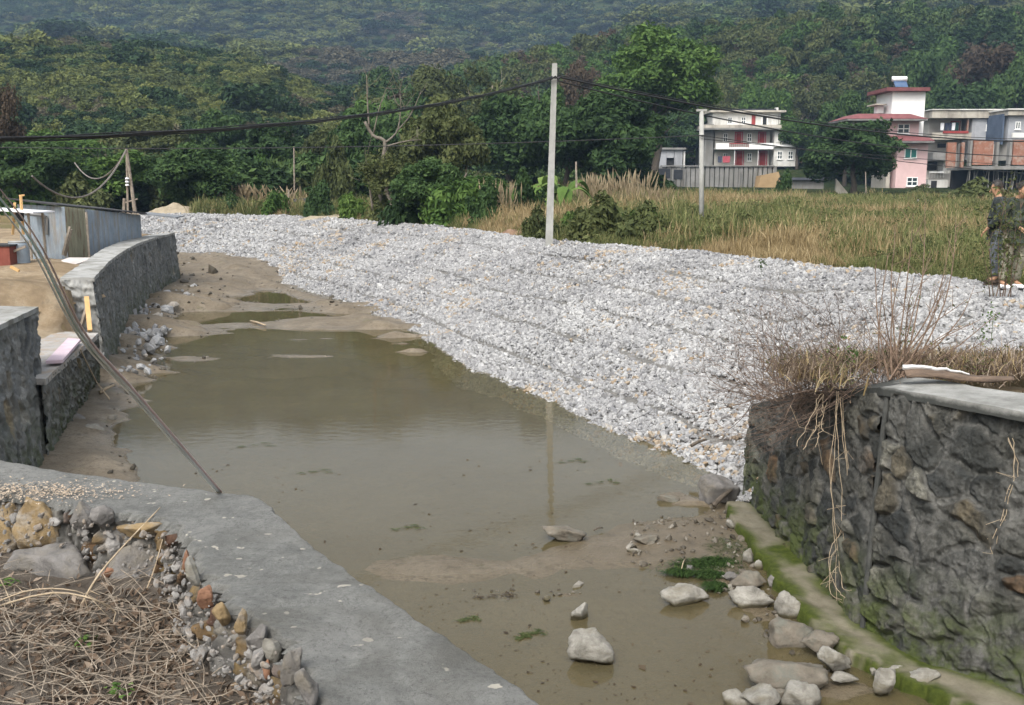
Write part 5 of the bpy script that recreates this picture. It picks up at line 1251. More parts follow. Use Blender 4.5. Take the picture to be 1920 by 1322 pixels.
mb = MB(); a, b = at_z(172, 618, 1.13), at_y(167, 556, 16.25); mb.tube([a + [.02, -.12, 0], b + [.0, -.1, 0]], .05, 4); mb.build('board', M['wood_new'], o)
mb = MB(); mb.tube([at_z(152, 614, 1.13), at_y(166, 575, 16.2) + [0, -.05, 0]], .035, 4); mb.build('brace', M['bark_pale'], o)
mb = MB(); q = [at_z(86, 684, 1.12), at_z(118, 682, 1.12), at_z(152, 642, 1.12), at_z(128, 640, 1.12)]; k_ = np.array([0, 0, .035]); mb.hexa([*[z + k_ * .3 for z in q], *[z + k_ * 1.5 for z in q]]); ob = mb.build('pink_board', simple('pink_board', (.42,.32,.36), (.56,.46,.50), 4)); tag(ob, 'pinkish board lying on the low step of the left wall', 'board', None, 'thing')
M['sand2'] = simple('sand_heap', (.24,.165,.09), (.36,.26,.15), 1.2, 14, .8, .03)
def heap(name, mat, c, rx, ry, h, label, cat, seed, am=.25):
    a_ = np.linspace(0, 2 * math.pi, 40, endpoint=False); rr = np.linspace(0, 1, 14); A2, R2 = np.meshgrid(a_, rr, indexing='ij')
    w2 = 1 + (fbm(np.cos(A2) * 1.5 + 9, np.sin(A2) * 1.5 + 9, seed) - .5) * .6
    X_ = np.cos(A2) * R2 * rx * w2; Y_ = np.sin(A2) * R2 * ry * w2; Z_ = h * (1 - R2 ** 1.4) * (1 + am * (fbm(X_ * 3 / rx + 5, Y_ * 3 / ry, seed + 1) - .5) * 4) - .05
    i = np.arange(40 * 14).reshape(40, 14); j = np.roll(i, -1, 0)
    F = np.stack([i[:, :-1], i[:, 1:], j[:, 1:], j[:, :-1]], -1).reshape(-1, 4)
    ob = link(name, mesh_np(name, np.stack([X_, Y_, Z_], -1).reshape(-1, 3), [F[:, ::-1]], mat, smooth=True)); ob.location = tuple(c); tag(ob, label, cat, None, 'thing'); return ob
heap('sand_heap', M['sand2'], at_z(50, 560, 1.45), 1.1, 2.2, .34, 'smooth tan sand heap just behind the near left wall', 'sand heap', 301, .1)
heap('sand_heap', M['sand2'], at_z(100, 505, 1.5), .8, 2.2, .26, 'ridge of orange sand lying along the back of the curved wall', 'sand heap', 303, .1)
heap('rubble_heap', M['rubble_pale'], at_y(330, 398, 57.5) * [1,1,0] + [0, 0, 1.6], 2.2, 1.2, .75, 'pale rubble heap at the far end of the gravel bank', 'rubble heap', 305)
heap('rubble_heap', M['rubble_pale'], at_y(640, 405, 50.) * [1,1,0] + [0, 0, 1.6], 2.6, 1.3, .50, 'brownish soil heap behind the middle of the gravel crest', 'rubble heap', 307)
heap('rubble_heap', M['red_dirt'], at_y(975, 420, 35.) * [1,1,0] + [0, 0, 1.6], 1.2, .9, .40, 'reddish soil heap left of the foot of the tall pole', 'soil heap', 309)
heap('rubble_heap', BM['tan'], at_z(325, 520, .02), .7, 2.0, .22, 'pale spilled mortar at the foot of the curved wall', 'mortar heap', 311)
heap('rubble_heap', M['mud'], at_z(150, 805, -.03), .5, .7, .14, 'low mud heap with grey stones at the foot of the left wall', 'mud heap', 313)
# fence of the far field
for i, px in enumerate((1718, 1738, 1760)):
    mb = MB(); a = at_y(px, 402, 60.); g = gzf(a[0], 60.); mb.tube([[a[0], 60, g - .1], [a[0] + .03, 60, at_y(px, 374 + i, 60.)[2]]], .05, 5); ob = mb.build('fence_post', M['conc_pole'] if i < 2 else M['twig_pale'])
    tag(ob, ('left grey post of the three in the dry field', 'middle grey post of the three in the dry field', 'right yellowish post of the three in the dry field')[i], 'post', 'posts in the dry field', 'thing')
for px, ty, Y, w_, lb in ((1571, 335, 100., 40, 'pale leaning broken wall slab left of the round tree foot'),):
    mb = MB(); a, b = at_y(1568, ty, Y), at_y(1590, 372, Y); mb.hexa([a + [0, 0, -1.2], b + [0, 0, -.3], b + [0, .3, -.3], a + [0, .3, -1.2], a, b + [0, 0, .5], b + [0, .3, .5], a + [0, .3, 0]]); ob = mb.build('broken_slab', BM['tan']); tag(ob, lb, 'slab', None, 'thing')

# ------------------------------------------------------------------ rocks in the stream and along the footing
IV3, IF3 = ico(4)
def rock(px, py, w, h, label, mat='rock', seed=0, z=0.0, dpt=.8, name='rock', sink=.25, peak=None, cat='rock', grp='loose rocks in the shallow water'):
    """py is the row of the rock's foot, w and h its width and height in picture rows"""
    r_ = np.random.RandomState(seed); c = at_z(px, py, z); dist = np.linalg.norm(c - [0, 0, CAMZ]); W, H = w / FPX * dist, h / FPX * dist * .95
    N = r_.normal(size=(13, 3)); N /= np.linalg.norm(N, axis=1)[:, None]; hh = r_.uniform(.45, .95, 13)
    d = IV3 @ N.T; rr = np.where(d > .05, hh / np.maximum(d, .05), 9).min(1); V = IV3 * np.minimum(rr, 1.12)[:, None]
    f = fbm(V[:, 0] * 2.2 + seed, V[:, 1] * 2.2 + V[:, 2] * 1.7, seed, 5) - .5; g = fbm(V[:, 0] * 7 + V[:, 2] * 3, V[:, 1] * 7 + seed, seed + 1, 4) - .5
    V = V * (1 + f * .30 + g * .22)[:, None]
    a = r_.uniform(-.4, .4); V[:, 0] = V[:, 0] + V[:, 2] * a * .3
    V -= V.min(0); V /= V.max(0); V -= [.5, .5, 0]
    V = V * [W, W * dpt, H * (1 + sink)] - [0, 0, H * sink]
    o = link(name, mesh_np(name, V, [IF3], M[mat], smooth=True)); o.location = tuple(c + [0, W * dpt * .35, 0]); tag(o, label, cat, grp, 'thing')
    return o
RK = [
 (1058, 1016, 84, 30, 'long flat grey rock lying where the reflection of the tall pole ends', 'rock_brown', .5),
 (1286, 1136, 92, 34, 'long pale rock in the water beside the green weed patch', 'rock', .5),
 (1087, 1164, 34, 30, 'small pointed pale rock standing alone in the pool', 'rock', .9),
 (1108, 1246, 86, 60, 'biggest angular whitish rock alone in the near pool', 'rock', .8),
 (1212, 1024, 48, 18, 'flat dark wet rock on the mud bar', 'rock_brown', .6),
 (1190, 1041, 28, 13, 'small pale rock just below the flat dark wet one', 'rock', .6),
 (1198, 1012, 18, 12, 'little white stone perched by the flat dark wet rock', 'rock', .8),
 (1410, 1140, 80, 36, 'flat pale rock between the green weed and the mossy footing', 'rock', .5),
 (1408, 1108, 70, 30, 'brown sloping rock just above the flat pale one by the weed', 'rock_brown', .6),
 (1478, 1158, 46, 44, 'upright white faced rock leaning on the mossy footing', 'rock', .9),
 (1492, 1212, 84, 46, 'brown angular rock at the water edge below the upright white one', 'rock_brown', .7),
 (1540, 1222, 70, 30, 'low brown rock joined to the mossy edge', 'rock_brown', .6),
 (1570, 1258, 58, 40, 'pale square rock against the mossy footing above the bottom heap', 'rock', .8),
 (1585, 1278, 52, 16, 'thin flat white stone in the small brown inlet', 'rock', .6),
 (1480, 1303, 150, 48, 'large grey brown slab of the bottom rock heap', 'rock_brown', .6),
 (1430, 1338, 70, 40, 'white rock in front of the large grey brown slab', 'rock', .8),
 (1505, 1335, 76, 44, 'pale grey rock at the right of the bottom heap', 'rock', .8),
 (1462, 1318, 34, 24, 'small rounded grey rock wedged between two pale ones', 'rock_brown', .9),
 (1392, 1330, 60, 24, 'low white rock at the left end of the bottom heap', 'rock', .7),
 (1662, 1300, 34, 44, 'pale blocky stone standing on the mossy corner', 'rock', .9),
 (1738, 1287, 56, 22, 'flat pale stone lying on the moss near the bottom right', 'rock', .6),
 (1690, 1268, 40, 16, 'small pale stone sunk in moss at the wall foot', 'rock', .6),
 (1372, 996, 22, 22, 'topmost white stone along the mossy edge', 'rock', .9),
 (1392, 1018, 16, 14, 'small grey stone second down the mossy edge', 'rock_brown', .9),
 (1404, 1060, 20, 30, 'upright white stone halfway down the mossy edge', 'rock', .8),
 (1424, 1068, 20, 16, 'small white stone right of the upright one on the mossy edge', 'rock', .8),
 (1378, 1095, 34, 22, 'grey blue stone at the right end of the weed patch', 'rock_grey', .8),
 (1452, 1100, 24, 20, 'grey stone tucked in the moss above the upright white faced rock', 'rock_grey', .8),
 (1500, 1122, 30, 22, 'dark stone under the mossy edge', 'rock_brown', .7),
 (1398, 1168, 16, 12, 'tiny dark stone alone in the pool near the wall reflection', 'rock_brown', .9),
 (1540, 1176, 16, 12, 'small yellowish stone on the moss', 'rock_ochre', .9),
 (1255, 942, 44, 12, 'reddish brown flat rock in the puddle at the tip of the gravel', 'rock_brown', .6),
 (135, 800, 40, 22, 'bluish grey stone on the mud heap under the left wall', 'rock_grey', .8),
 (165, 820, 46, 22, 'pale flat stone on the mud heap under the left wall', 'rock', .7),
 (140, 832, 34, 16, 'dark wet stone at the front of the mud heap', 'rock_brown', .8),
 (1296, 1072, 18, 10, 'tiny stone at the upper edge of the weed patch', 'rock_grey', .9),
 (1352, 942, 78, 50, 'large grey boulder at the foot of the gravel beside the wall end', 'rock_grey', .7),
 (1638, 1266, 10, 14, 'tiny white stone on the moss beside the pale block', 'rock', .9),
 (1026, 1128, 14, 10, 'tiny white stone among the twigs on the mud', 'rock', .9),
]
for i, (px, py, w_, h_, lb, mt_, dp) in enumerate(RK):
    zq = .0 if px < 1540 else .05
    if mt_ == 'rock_grey' and px == 1352: zq = .05
    rock(px, py, w_, h_, lb, mt_, 500 + i, zq, dp)
# small loose pebbles and litter on the mud
t = NT('wet_pebble'); M['gravel_wet'] = t.done(t.ramp(t.attr('cv'), [(0, (.05,.042,.03)), (.5, (.13,.115,.09)), (1, (.32,.31,.28))]), .6, None, .4)
n = 900; r = np.random.RandomState(77)
P = []
for (x0, x1, y0, y1, k) in ((1180, 1400, 945, 1060, 150), (1340, 1560, 1050, 1260, 160), (330, 720, 488, 600, 380), (200, 420, 560, 900, 200), (850, 1100, 1090, 1150, 30), (860, 960, 700, 740, 40)):
    for _ in range(k):
        c = at_z(r.uniform(x0, x1), r.uniform(y0, y1), 0.03)
        P.append(c)
P = np.array(P); ix = np.clip(((P[:, 0] + 17) / .09).round().astype(int), 0, bed.shape[0] - 1); iy = np.clip(((P[:, 1] + 3.5) / .11).round().astype(int), 0, bed.shape[1] - 1)
P[:, 2] = bed[ix, iy]; P = P[(P[:, 2] > -.03) & inside(CANAL, P[:, 0], P[:, 1])]
sz = np.exp(r.normal(math.log(.022), .5, len(P))) * (1 + np.maximum(P[:, 1] - 12, 0) * .04)
o = link('pebbles', rocks_mesh('pebbles', P + [0, 0, .005], sz, np.clip(r.normal(.2, .25, len(P)), 0, 1), M['gravel_wet'], 9, False)); tag(o, 'small pebbles and crumbs strewn over the muddy banks', None, None, 'stuff')
# specks and scum on the water
n = 2600; P = np.stack([rs0.uniform(-8, 3.2, n), rs0.uniform(4.5, 26, n), np.full(n, .004)], -1) if False else None
q_ = np.random.RandomState(123); P = np.stack([at_z(a, b, .004) for a, b in zip(q_.uniform(330, 1500, 2600), 620 + 700 * q_.rand(2600))]); P = P[(fbm(P[:, 0] * .7, P[:, 1] * 1.4, 402) + q_.normal(0, .05, len(P)) > .53) & inside(CANAL, P[:, 0], P[:, 1])]
N = q_.normal(size=(len(P), 3)) * .12 + [0, 0, 1]; N /= np.linalg.norm(N, axis=1)[:, None]; V, F = leaf_quads(P, N, np.exp(q_.normal(math.log(.010), .5, len(P))), q_, .5)
V[:, 2] = np.maximum(V[:, 2], .003)
o = link('floating_specks', mesh_np('floating_specks', V, [F], M['leaf_brown'], cv=q_.rand(len(P)))); tag(o, 'dark specks of floating debris drifting on the muddy pool', None, None, 'stuff')
# mortar and stones crumbled at the feet of the left walls
P = []
for i in range(260):
    t_i = r.rand(); k = r.randint(0, 5); a, b = fb[k], fb[k + 1]; q = a + (b - a) * t_i; P.append(q * [1, 1, 0] + [r.uniform(-.05, .9) ** 1, r.normal() * .3, r.uniform(.08, .22)])
P = np.array(P); o = link('rubble', rocks_mesh('rubble', P, np.exp(r.normal(math.log(.06), .5, len(P))), np.clip(r.normal(.6, .2, len(P)), 0, .9), M['gravel'], 10, False)); tag(o, 'pale rubble scattered along the foot of the curved wall', None, None, 'stuff')

# weed patch, algae
M['weed'] = leafmat('water_weed', (.010,.024,.006), (.028,.055,.012), (.06,.10,.03), .2)
def strands(name, cs, n, mat, L, wd, zb, label, cat, seed, up=.06, kind='thing', grp=None, dirx=(-1, -.2)):
    r_ = np.random.RandomState(seed); V = []; F = []; cv = []
    for i in range(n):
        c, ra, rb = cs[r_.randint(len(cs))]; a = r_.uniform(0, 6.28); q = r_.rand() ** .72 * (1.25 if r_.rand() < .25 else 1); p = np.array([c[0] + math.cos(a) * q * ra, c[1] + math.sin(a) * q * rb, zb + (1 - q) * up * r_.rand()])
        th = math.atan2(dirx[1], dirx[0]) + r_.normal() * .6; d = np.array([math.cos(th), math.sin(th), 0]) * L * r_.uniform(.5, 1.3); s_ = np.array([-math.sin(th), math.cos(th), 0]) * wd
        n0 = len(V); m_ = p + d * .5 + [0, 0, up * r_.uniform(.2, 1)]; e = p + d + [r_.normal() * .02, r_.normal() * .02, -.0]
        V += [p - s_, p + s_, m_ + s_, m_ - s_, e]; F += [(n0, n0 + 1, n0 + 2, n0 + 3), (n0 + 3, n0 + 2, n0 + 4, n0 + 4)]; c_ = r_.rand(); cv += [c_, c_]
    F4 = F[::2]; F3 = [f[:3] for f in F[1::2]]
    ob = link(name, mesh_np(name, np.array(V), [F4, F3], M[mat], cv=cv[::2] + cv[1::2])); tag(ob, label, cat, grp, kind); return ob
strands('water_weed', [(at_z(1318, 1062, 0), .27, .13), (at_z(1350, 1058, 0), .17, .10), (at_z(1280, 1078, 0), .12, .06), (at_z(1335, 1082, 0), .16, .08), (at_z(1345, 1104, 0), .10, .08)], 2300, 'weed', .085, .0032, .02, 'bright dark green weed patch at the water edge by the mossy footing', 'water weed', 5, .03)
strands('weed_fringe', [(at_z(1318, 1070, 0), .42, .20), (at_z(1370, 1030, 0), .2, .3)], 500, 'weed', .06, .003, .02, 'loose green strands scattered round the weed patch', None, 6, .02, 'stuff')
M['algae'] = leafmat('algae', (.02,.035,.008), (.05,.07,.02), (.09,.10,.04), .1)
for i, (px, py, a, b, lb) in enumerate(((1002, 1188, .07, .03, 'small algae tuft floating left of the big angular rock'), (882, 1162, .06, .02, 'dark algae scrap floating near the grey wall top'), (930, 1118, .12, .03, 'brown twig tangle stranded on the mud bar'), (765, 990, .10, .02, 'dark algae streak floating in the middle of the pool'), (1130, 905, .10, .03, 'dark algae streak right of the pole reflection'), (590, 885, .12, .03, 'long dark algae scrap floating in the left part of the pool'),
        (1072, 865, .09, .02, 'faint algae scrap just right of the upper pole reflection'), (480, 835, .12, .02, 'faint algae scrap in the far left part of the pool'), (1190, 1018, .06, .03, 'green algae clot beside the dark flat rock'), (985, 1195, .04, .02, 'loose algae crumb left of the small algae tuft'))):
    strands('algae_scrap', [(at_z(px + dx_, py + dy_, 0), a * .6, b * .8) for dx_, dy_ in ((0, 0), (-int(a * 200), 3), (int(a * 170), -4), (int(a * 260), 1))], 75, 'algae' if i != 2 else 'leaf_brown', .05, .003, .004, lb, 'algae', 20 + i, .01, grp='scraps floating on the pool')

# ------------------------------------------------------------------ foreground: broken edge stones, slabs, dry litter
FR = [
 (70, 1025, 84, 88, 'big ochre boulder against the broken edge at the left', 'rock_ochre', 1.52, .8), (12, 1032, 66, 80, 'ochre and white boulder cut by the left edge', 'rock_ochre', 1.52, .8),
 (75, 1100, 190, 60, 'wide flat grey slab in front of the ochre boulders', 'rock_grey', 1.50, .7), (150, 985, 46, 40, 'square grey stone right of the big ochre boulder', 'rock_grey', 1.60, .7),
 (185, 985, 44, 34, 'dark grey stone set in the broken edge', 'rock_grey', 1.62, .7), (262, 1008, 92, 26, 'long rusty ochre stone under the broken edge', 'rock_ochre', 1.66, .4),
 (275, 1120, 140, 96, 'grey plaster lump filling the bend of the broken edge', 'rock_grey', 1.45, .8), (358, 1090, 26, 46, 'pale upright stone in the broken edge', 'rock', 1.62, .8),
 (350, 1062, 16, 32, 'thin red brick piece beside the pale upright stone', 'brick_rust', 1.66, .6), (384, 1136, 30, 38, 'orange brick piece in the broken edge', 'brick_rust', 1.62, .7),
 (412, 1170, 34, 40, 'mossy ochre stone below the orange brick piece', 'rock_ochre', 1.58, .7), (450, 1182, 24, 40, 'yellowish upright stone further along the broken edge', 'rock_ochre', 1.60, .7),
 (480, 1210, 36, 36, 'grey stone near the middle of the broken edge', 'rock_grey', 1.58, .8), (508, 1238, 34, 40, 'light grey stone beside the rust coloured chip', 'rock', 1.56, .8),
 (499, 1268, 14, 32, 'small rust coloured chip standing in the litter', 'brick_rust', 1.52, .7), (545, 1275, 40, 60, 'rounded grey stone at the lower end of the broken edge', 'rock_grey', 1.56, .8),
 (572, 1318, 44, 60, 'grey lump at the bottom of the broken edge', 'rock_grey', 1.56, .8), (205, 1085, 30, 20, 'small reddish stone on the grey slab', 'brick_rust', 1.56, .8),
 (8, 1200, 30, 30, 'pale round stone half buried at the left edge', 'rock', 1.50, .8), (380, 1200, 90, 24, 'flat greenish grey stone in the litter under the edge', 'rock_grey', 1.50, .7), (225, 1065, 40, 40, 'small grey block left of the plaster lump', 'rock_grey', 1.52, .8),
]
cop_poly = np.concatenate([OUT, INN[::-1]])
for i, (px, py, w_, h_, lb, mt_, zq, dp) in enumerate(FR):
    while zq < 1.84:
        c = at_z(px, py, zq)
        if np.min(np.hypot(i_[:, 0] - c[0], i_[:, 1] - c[1])) > .04 and not inside(cop_poly, c[None, 0], c[None, 1])[0] and c[1] < 6: break
        zq += .01
    rock(px, py, w_, h_, lb, mt_, 600 + i, zq, dp, 'stone', .3, None, 'stone', 'stones of the broken edge')
# mortar crumbs tight along the broken edge
k = r.randint(60, len(i_) - 60, 900)
zr_ = r.uniform(-.36, -.03, len(k)); P = np.concatenate([i_[k] + dirn[k] * (.02 + .26 * np.abs(zr_) + r.uniform(-.02, .05, len(k)))[:, None], zr_[:, None] + CZ], 1)
P[:, :2] += r.normal(0, .012, (len(k), 2))
o = link('edge_rubble', rocks_mesh('edge_rubble', P, np.exp(r.normal(math.log(.0070), .65, len(P))), np.clip(r.normal(.35, .22, len(P)), 0, 1), simple('edge_mortar', (.11,.105,.10), (.27,.26,.245), 14, 60, .8, .01, dirt=(9, (.20,.155,.11))), 12, 2)); tag(o, 'grey mortar crumbs along the broken inner edge of the wall top', None, None, 'stuff')
# dry leaf and twig litter
def litter(name, region, n, mats, label, seed, zoff=.02, sz=(.012, .034), twigs=0):
    r_ = np.random.RandomState(seed); px = r_.uniform(region[0], region[2], n); py = region[1] + (region[3] - region[1]) * r_.rand(n); P = np.stack([at_z(a, b, 1.53) for a, b in zip(px, py)])
    return P
M['dead_leaf'] = leafmat('dead_leaf', (.045,.030,.020), (.14,.10,.07), (.34,.28,.22), .15)
n = 46000; r = np.random.RandomState(88)
P = np.stack([r.uniform(-3.0, .1, n), r.uniform(1.9, 5.2, n), np.zeros(n)], -1)
uu_, vv_ = 960 + P[:, 0] / P[:, 1] * FPX, 0
edge_d = np.array([np.min(np.hypot(i_[::6, 0] - p[0], i_[::6, 1] - p[1])) for p in P])
ins = ~inside(np.concatenate([i_[::6], [(-9, 9), (9, 9), (9, -9)]]), P[:, 0], P[:, 1])
low = P[:, 1] < 4.15 + r.normal(0, .12, n) - .1 * P[:, 0]
ok = ins & (edge_d > .05) & (low | (r.rand(n) < .06))
P = P[ok]; P[:, 2] = ground_near(P[:, 0], P[:, 1]) + r.uniform(.0, .07, len(P))
N = r.normal(size=(len(P), 3)) * .8 + [0, 0, .8]; N /= np.linalg.norm(N, axis=1)[:, None]
V, F = leaf_quads(P, N, r.uniform(.008, .030, len(P)), r)
o = link('leaf_litter', mesh_np('leaf_litter', V, [F], M['dead_leaf'], cv=np.clip(r.beta(1.0, 1.25, len(P)), 0, 1))); tag(o, 'brown dead leaf litter covering the ground at the bottom left', None, None, 'stuff')
mb = MB(); sel = r.randint(0, len(P), 2600)
for j in sel:
    a = r.uniform(0, 6.28); L = r.uniform(.06, .30); d = np.array([math.cos(a), math.sin(a), r.uniform(-.05, .35)]) * L; b = P[j] + [0, 0, r.uniform(0, .03)]
    mb.tube([b, b + d * .5 + r.normal(size=3) * .01, b + d + r.normal(size=3) * .02], [.0022, .0018, .001], 4)
ob = mb.build('twig_litter', simple('dry_twig', (.11,.085,.065), (.34,.29,.225), 30, 60, .2, .002)); tag(ob, 'tangled dry twigs lying over the leaf litter', None, None, 'stuff')
# fallen dry stalks
def bez(P, n=14):
    P = np.array(P, float); s_ = np.linspace(0, len(P) - 1, n); return catmull(P, s_)
ST = [
 ([at_z(150, 1140, 1.56), at_z(195, 1065, 1.72), at_z(300, 952, CZ + .03)], .0065, 'long straight dry stalk leaning on the grey wall top'),
 ([at_z(262, 1130, 1.55), at_z(285, 1080, 1.64), at_z(308, 1000, 1.80)], .0045, 'short dry stalk leaning beside the longer one'),
 ([at_z(-20, 1142, 1.60), at_z(90, 1112, 1.72), at_z(170, 1122, 1.72), at_z(218, 1152, 1.60), at_z(178, 1215, 1.54)], .005, 'arched dry stem bending over the litter'),
 ([at_z(-20, 1135, 1.62), at_z(60, 1106, 1.76), at_z(150, 1110, 1.74), at_z(215, 1148, 1.60)], .004, 'upper arched dry stem beside the bent one'),
 ([at_z(0, 1085, 1.62), at_z(12, 1110, 1.62), at_z(24, 1138, 1.58)], .003, 'short stem at the left edge by the green sprig'),
]
for pts, rr_, lb in ST:
    q = bez(pts, 12); mb = MB(); mb.tube(q, np.linspace(rr_, rr_ * .5, 12), 6)
    for j in (3, 5, 8): mb.tube([q[j], q[j] + r.normal(size=3) * .05 + [0, 0, -.03]], [rr_ * .4, rr_ * .2], 4)
    ob = mb.build('dry_stalk', M['twig_pale'], smooth=True); tag(ob, lb, 'stalk', 'dry stalks in the foreground', 'thing')
for i, (px, py, lb) in enumerate(((14, 1100, 'small green sprig at the left edge'), (222, 1302, 'green clover sprig at the bottom of the litter'), (158, 1210, 'tiny green sprig in the middle of the litter'))):
    c = at_z(px, py, 1.56); P = c + r.normal(0, .022, (26, 3)) * [1, 1, .5] + [0, 0, .02]; N = r.normal(size=(26, 3)) * .4 + [0, 0, 1]; N /= np.linalg.norm(N, axis=1)[:, None]; V, F = leaf_quads(P, N, np.full(26, .013), r, .6)
    ob = link('green_sprig', mesh_np('green_sprig', V, [F], M['leaf_green'], cv=r.rand(26))); tag(ob, lb, 'sprig', None, 'thing')
# pale sawdust patch on the coping
P = []
for _ in range(1500):
    q = at_z(60 + r.normal() * 85, 922 + r.normal() * 9 + abs(r.normal()) * 3, CZ); P.append(q)
P = np.array(P); P = P[~inside(np.concatenate([i_[::6], [(9, -9), (-9, -9)]]), P[:, 0], P[:, 1]) ] if False else P; P[:, 2] = CZ + .012
N = r.normal(size=(len(P), 3)) * .3 + [0, 0, 1]; N /= np.linalg.norm(N, axis=1)[:, None]; V, F = leaf_quads(P, N, r.uniform(.003, .010, len(P)), r, .6)
o = link('sawdust', mesh_np('sawdust', V, [F], simple('sawdust', (.26,.20,.14), (.42,.35,.27), 20))); tag(o, 'pale crumbs strewn on the grey wall top at the left', None, None, 'stuff')

# ------------------------------------------------------------------ rope bundle, driftwood, bark slab
ra, rb = at_z(412, 924, CZ), at_y(-25, 345, 1.9)
o = empty('rope_bundle', ra, 'thin bundle of pale and teal plastic cords tied down to the grey wall top', 'rope')
CL = {'cord_pale': ((.55,.57,.55), (.75,.77,.75)), 'cord_teal': ((.24,.42,.40), (.34,.52,.50)), 'cord_grey': ((.45,.47,.47), (.6,.62,.62)), 'cord_pink': ((.42,.30,.29), (.5,.38,.36))}
for k, (nm, (c0, c1)) in enumerate(CL.items()):
    off = np.array([(k - 1.5) * .0055, 0, (k % 2) * .005]); mid1, mid2 = at_y(262, 752, 3.9), at_y(160, 638, 3.1)
    mid3 = at_y(70, 470, 2.35)
    q = bez([ra + off * 1.0, mid1 + off * 1.2, mid2 + off * 1.3, mid3 + off * 1.4, rb + off * 1.5], 40); mb = MB(); mb.tube(q, np.concatenate([np.full(16, .0058), np.linspace(.0050, .0006, 24)]), 6); mb.build(nm, simple(nm, c0, c1, 5, rough=.4), o, smooth=True)
mb = MB(); mb.tube([at_z(150, 655, 1.08), at_z(180, 715, .35), at_z(205, 748, .2)], .012, 5); ob = mb.build('loose_cord', M['twig_pale']); tag(ob, 'loose pale cord hanging from the low step of the left wall', 'cord', None, 'thing')
for i, (x0, y0, x1, y1, z0, z1, rr_, mt_, lb) in enumerate(((187, 736, 214, 722, .15, .22, .03, 'twig_pale', 'pale stick at the foot of the low step'), (256, 610, 286, 614, .12, .12, .035, 'twig_pale', 'short pale stick on the mud beside the curved wall'), (470, 602, 498, 610, .06, .06, .03, 'twig_pale', 'pale bent stick stranded on the far mud'),
     (1296, 836, 1325, 824, .30, .36, .022, 'bark', 'short reddish brown log lying on the gravel'), (1114, 994, 1130, 990, .03, .03, .01, 'bark', 'small dark stick beside the long flat rock'), (1338, 948, 1372, 918, .06, .2, .03, 'bark', 'dark log wedged at the tip of the gravel'), (1285, 1048, 1278, 1066, .05, .12, .006, 'twig_pale', 'thin reed stub above the weed patch'))):
    mb = MB(); a, b = at_z(x0, y0, z0), at_z(x1, y1, z1); mb.tube([a, .5 * (a + b) + [0, .01, .012], b], [rr_, rr_ * .9, rr_ * .6], 7); ob = mb.build('stick', M[mt_], smooth=True); tag(ob, lb, 'stick', 'sticks lying about', 'thing')
M['bark_slab'] = simple('bark_slab', (.06,.045,.035), (.17,.12,.085), 9, 40, .8, .015, stretch=(.6,3,3))
o = empty('bark_slab', at_z(1790, 720, 1.9), 'curled strip of dark bark with a pale torn edge lying on the right wall', 'bark')
a, b = at_z(1690, 712, 1.93), at_z(1898, 716, 1.93); n = 24; s_ = np.linspace(0, 1, n); V = []; m = 9
for t_i in s_:
    c = a + (b - a) * t_i + [0, 0, .012 * math.sin(t_i * 7)]; w_ = .075 * (1 - .65 * t_i ** 2) + .01
    for k in range(m):
        th = -1.9 + k / (m - 1) * 2.9; V.append(c + np.array([0, math.sin(th) * w_ * 1.1, .045 + math.cos(th) * w_ * .55 - .03 * t_i]) + r.normal(size=3) * .003)
i = np.arange(n * m).reshape(n, m); F = np.stack([i[:-1, :-1], i[1:, :-1], i[1:, 1:], i[:-1, 1:]], -1).reshape(-1, 4)
ob = link('bark', mesh_np('bark', np.array(V) - wloc(o), [F], M['bark_slab'], smooth=True), o); sm = ob.modifiers.new('thick', 'SOLIDIFY'); sm.thickness = .012
mb = MB(); q = np.array(V).reshape(n, m, 3)[:15, 5] + [0, -.01, .012]; mb.tube(q, np.linspace(.020, .006, 15), 6); mb.build('torn_edge', simple('torn_wood', (.42,.41,.40), (.62,.61,.60), 8, 40, .5, .006), o)

# ------------------------------------------------------------------ bare shrub and bramble on the right wall
def stem(mb, p, tip, r0, r_, bow=.15, n=10, side=4, sl=.25, leaves=None, wob=.02):
    p, tip = np.array(p), np.array(tip); d = tip - p; L = np.linalg.norm(d); s_ = np.linspace(0, 1, n)
    nrm = np.cross(d, r_.normal(size=3)); nrm /= np.linalg.norm(nrm) + 1e-9
    q = p + d * s_[:, None] + nrm * (np.sin(s_ * math.pi) * bow * L)[:, None] + np.cumsum(r_.normal(size=(n, 3)) * wob * L / n, axis=0)
    mb.tube(q, r0 * (1 - .75 * s_), 5)
    for j in range(side):
        k = r_.randint(n // 3, n - 1); dd = (q[min(k + 1, n - 1)] - q[k]); dd /= np.linalg.norm(dd) + 1e-9; dd = dd + r_.normal(size=3) * .55; dd /= np.linalg.norm(dd); l = sl * L * r_.uniform(.4, 1)
        e = q[k] + dd * l; mid = .5 * (q[k] + e) + r_.normal(size=3) * .05 * l; mb.tube([q[k], mid, e], [r0 * .35, r0 * .25, r0 * .12], 4)
        if r_.rand() < .6:
            d2 = dd + r_.normal(size=3) * .6; d2 /= np.linalg.norm(d2); mb.tube([mid, mid + d2 * l * .4], [r0 * .2, r0 * .1], 4)
        if leaves is not None and r_.rand() < .5: leaves.append(e)
    return q
rs = np.random.RandomState(99)
base = at_z(1690, 706, 1.86)
o = empty('bare_shrub', base, 'leafless shrub of long thin upright stems on the right wall', 'shrub'); mb = MB(); lv = []
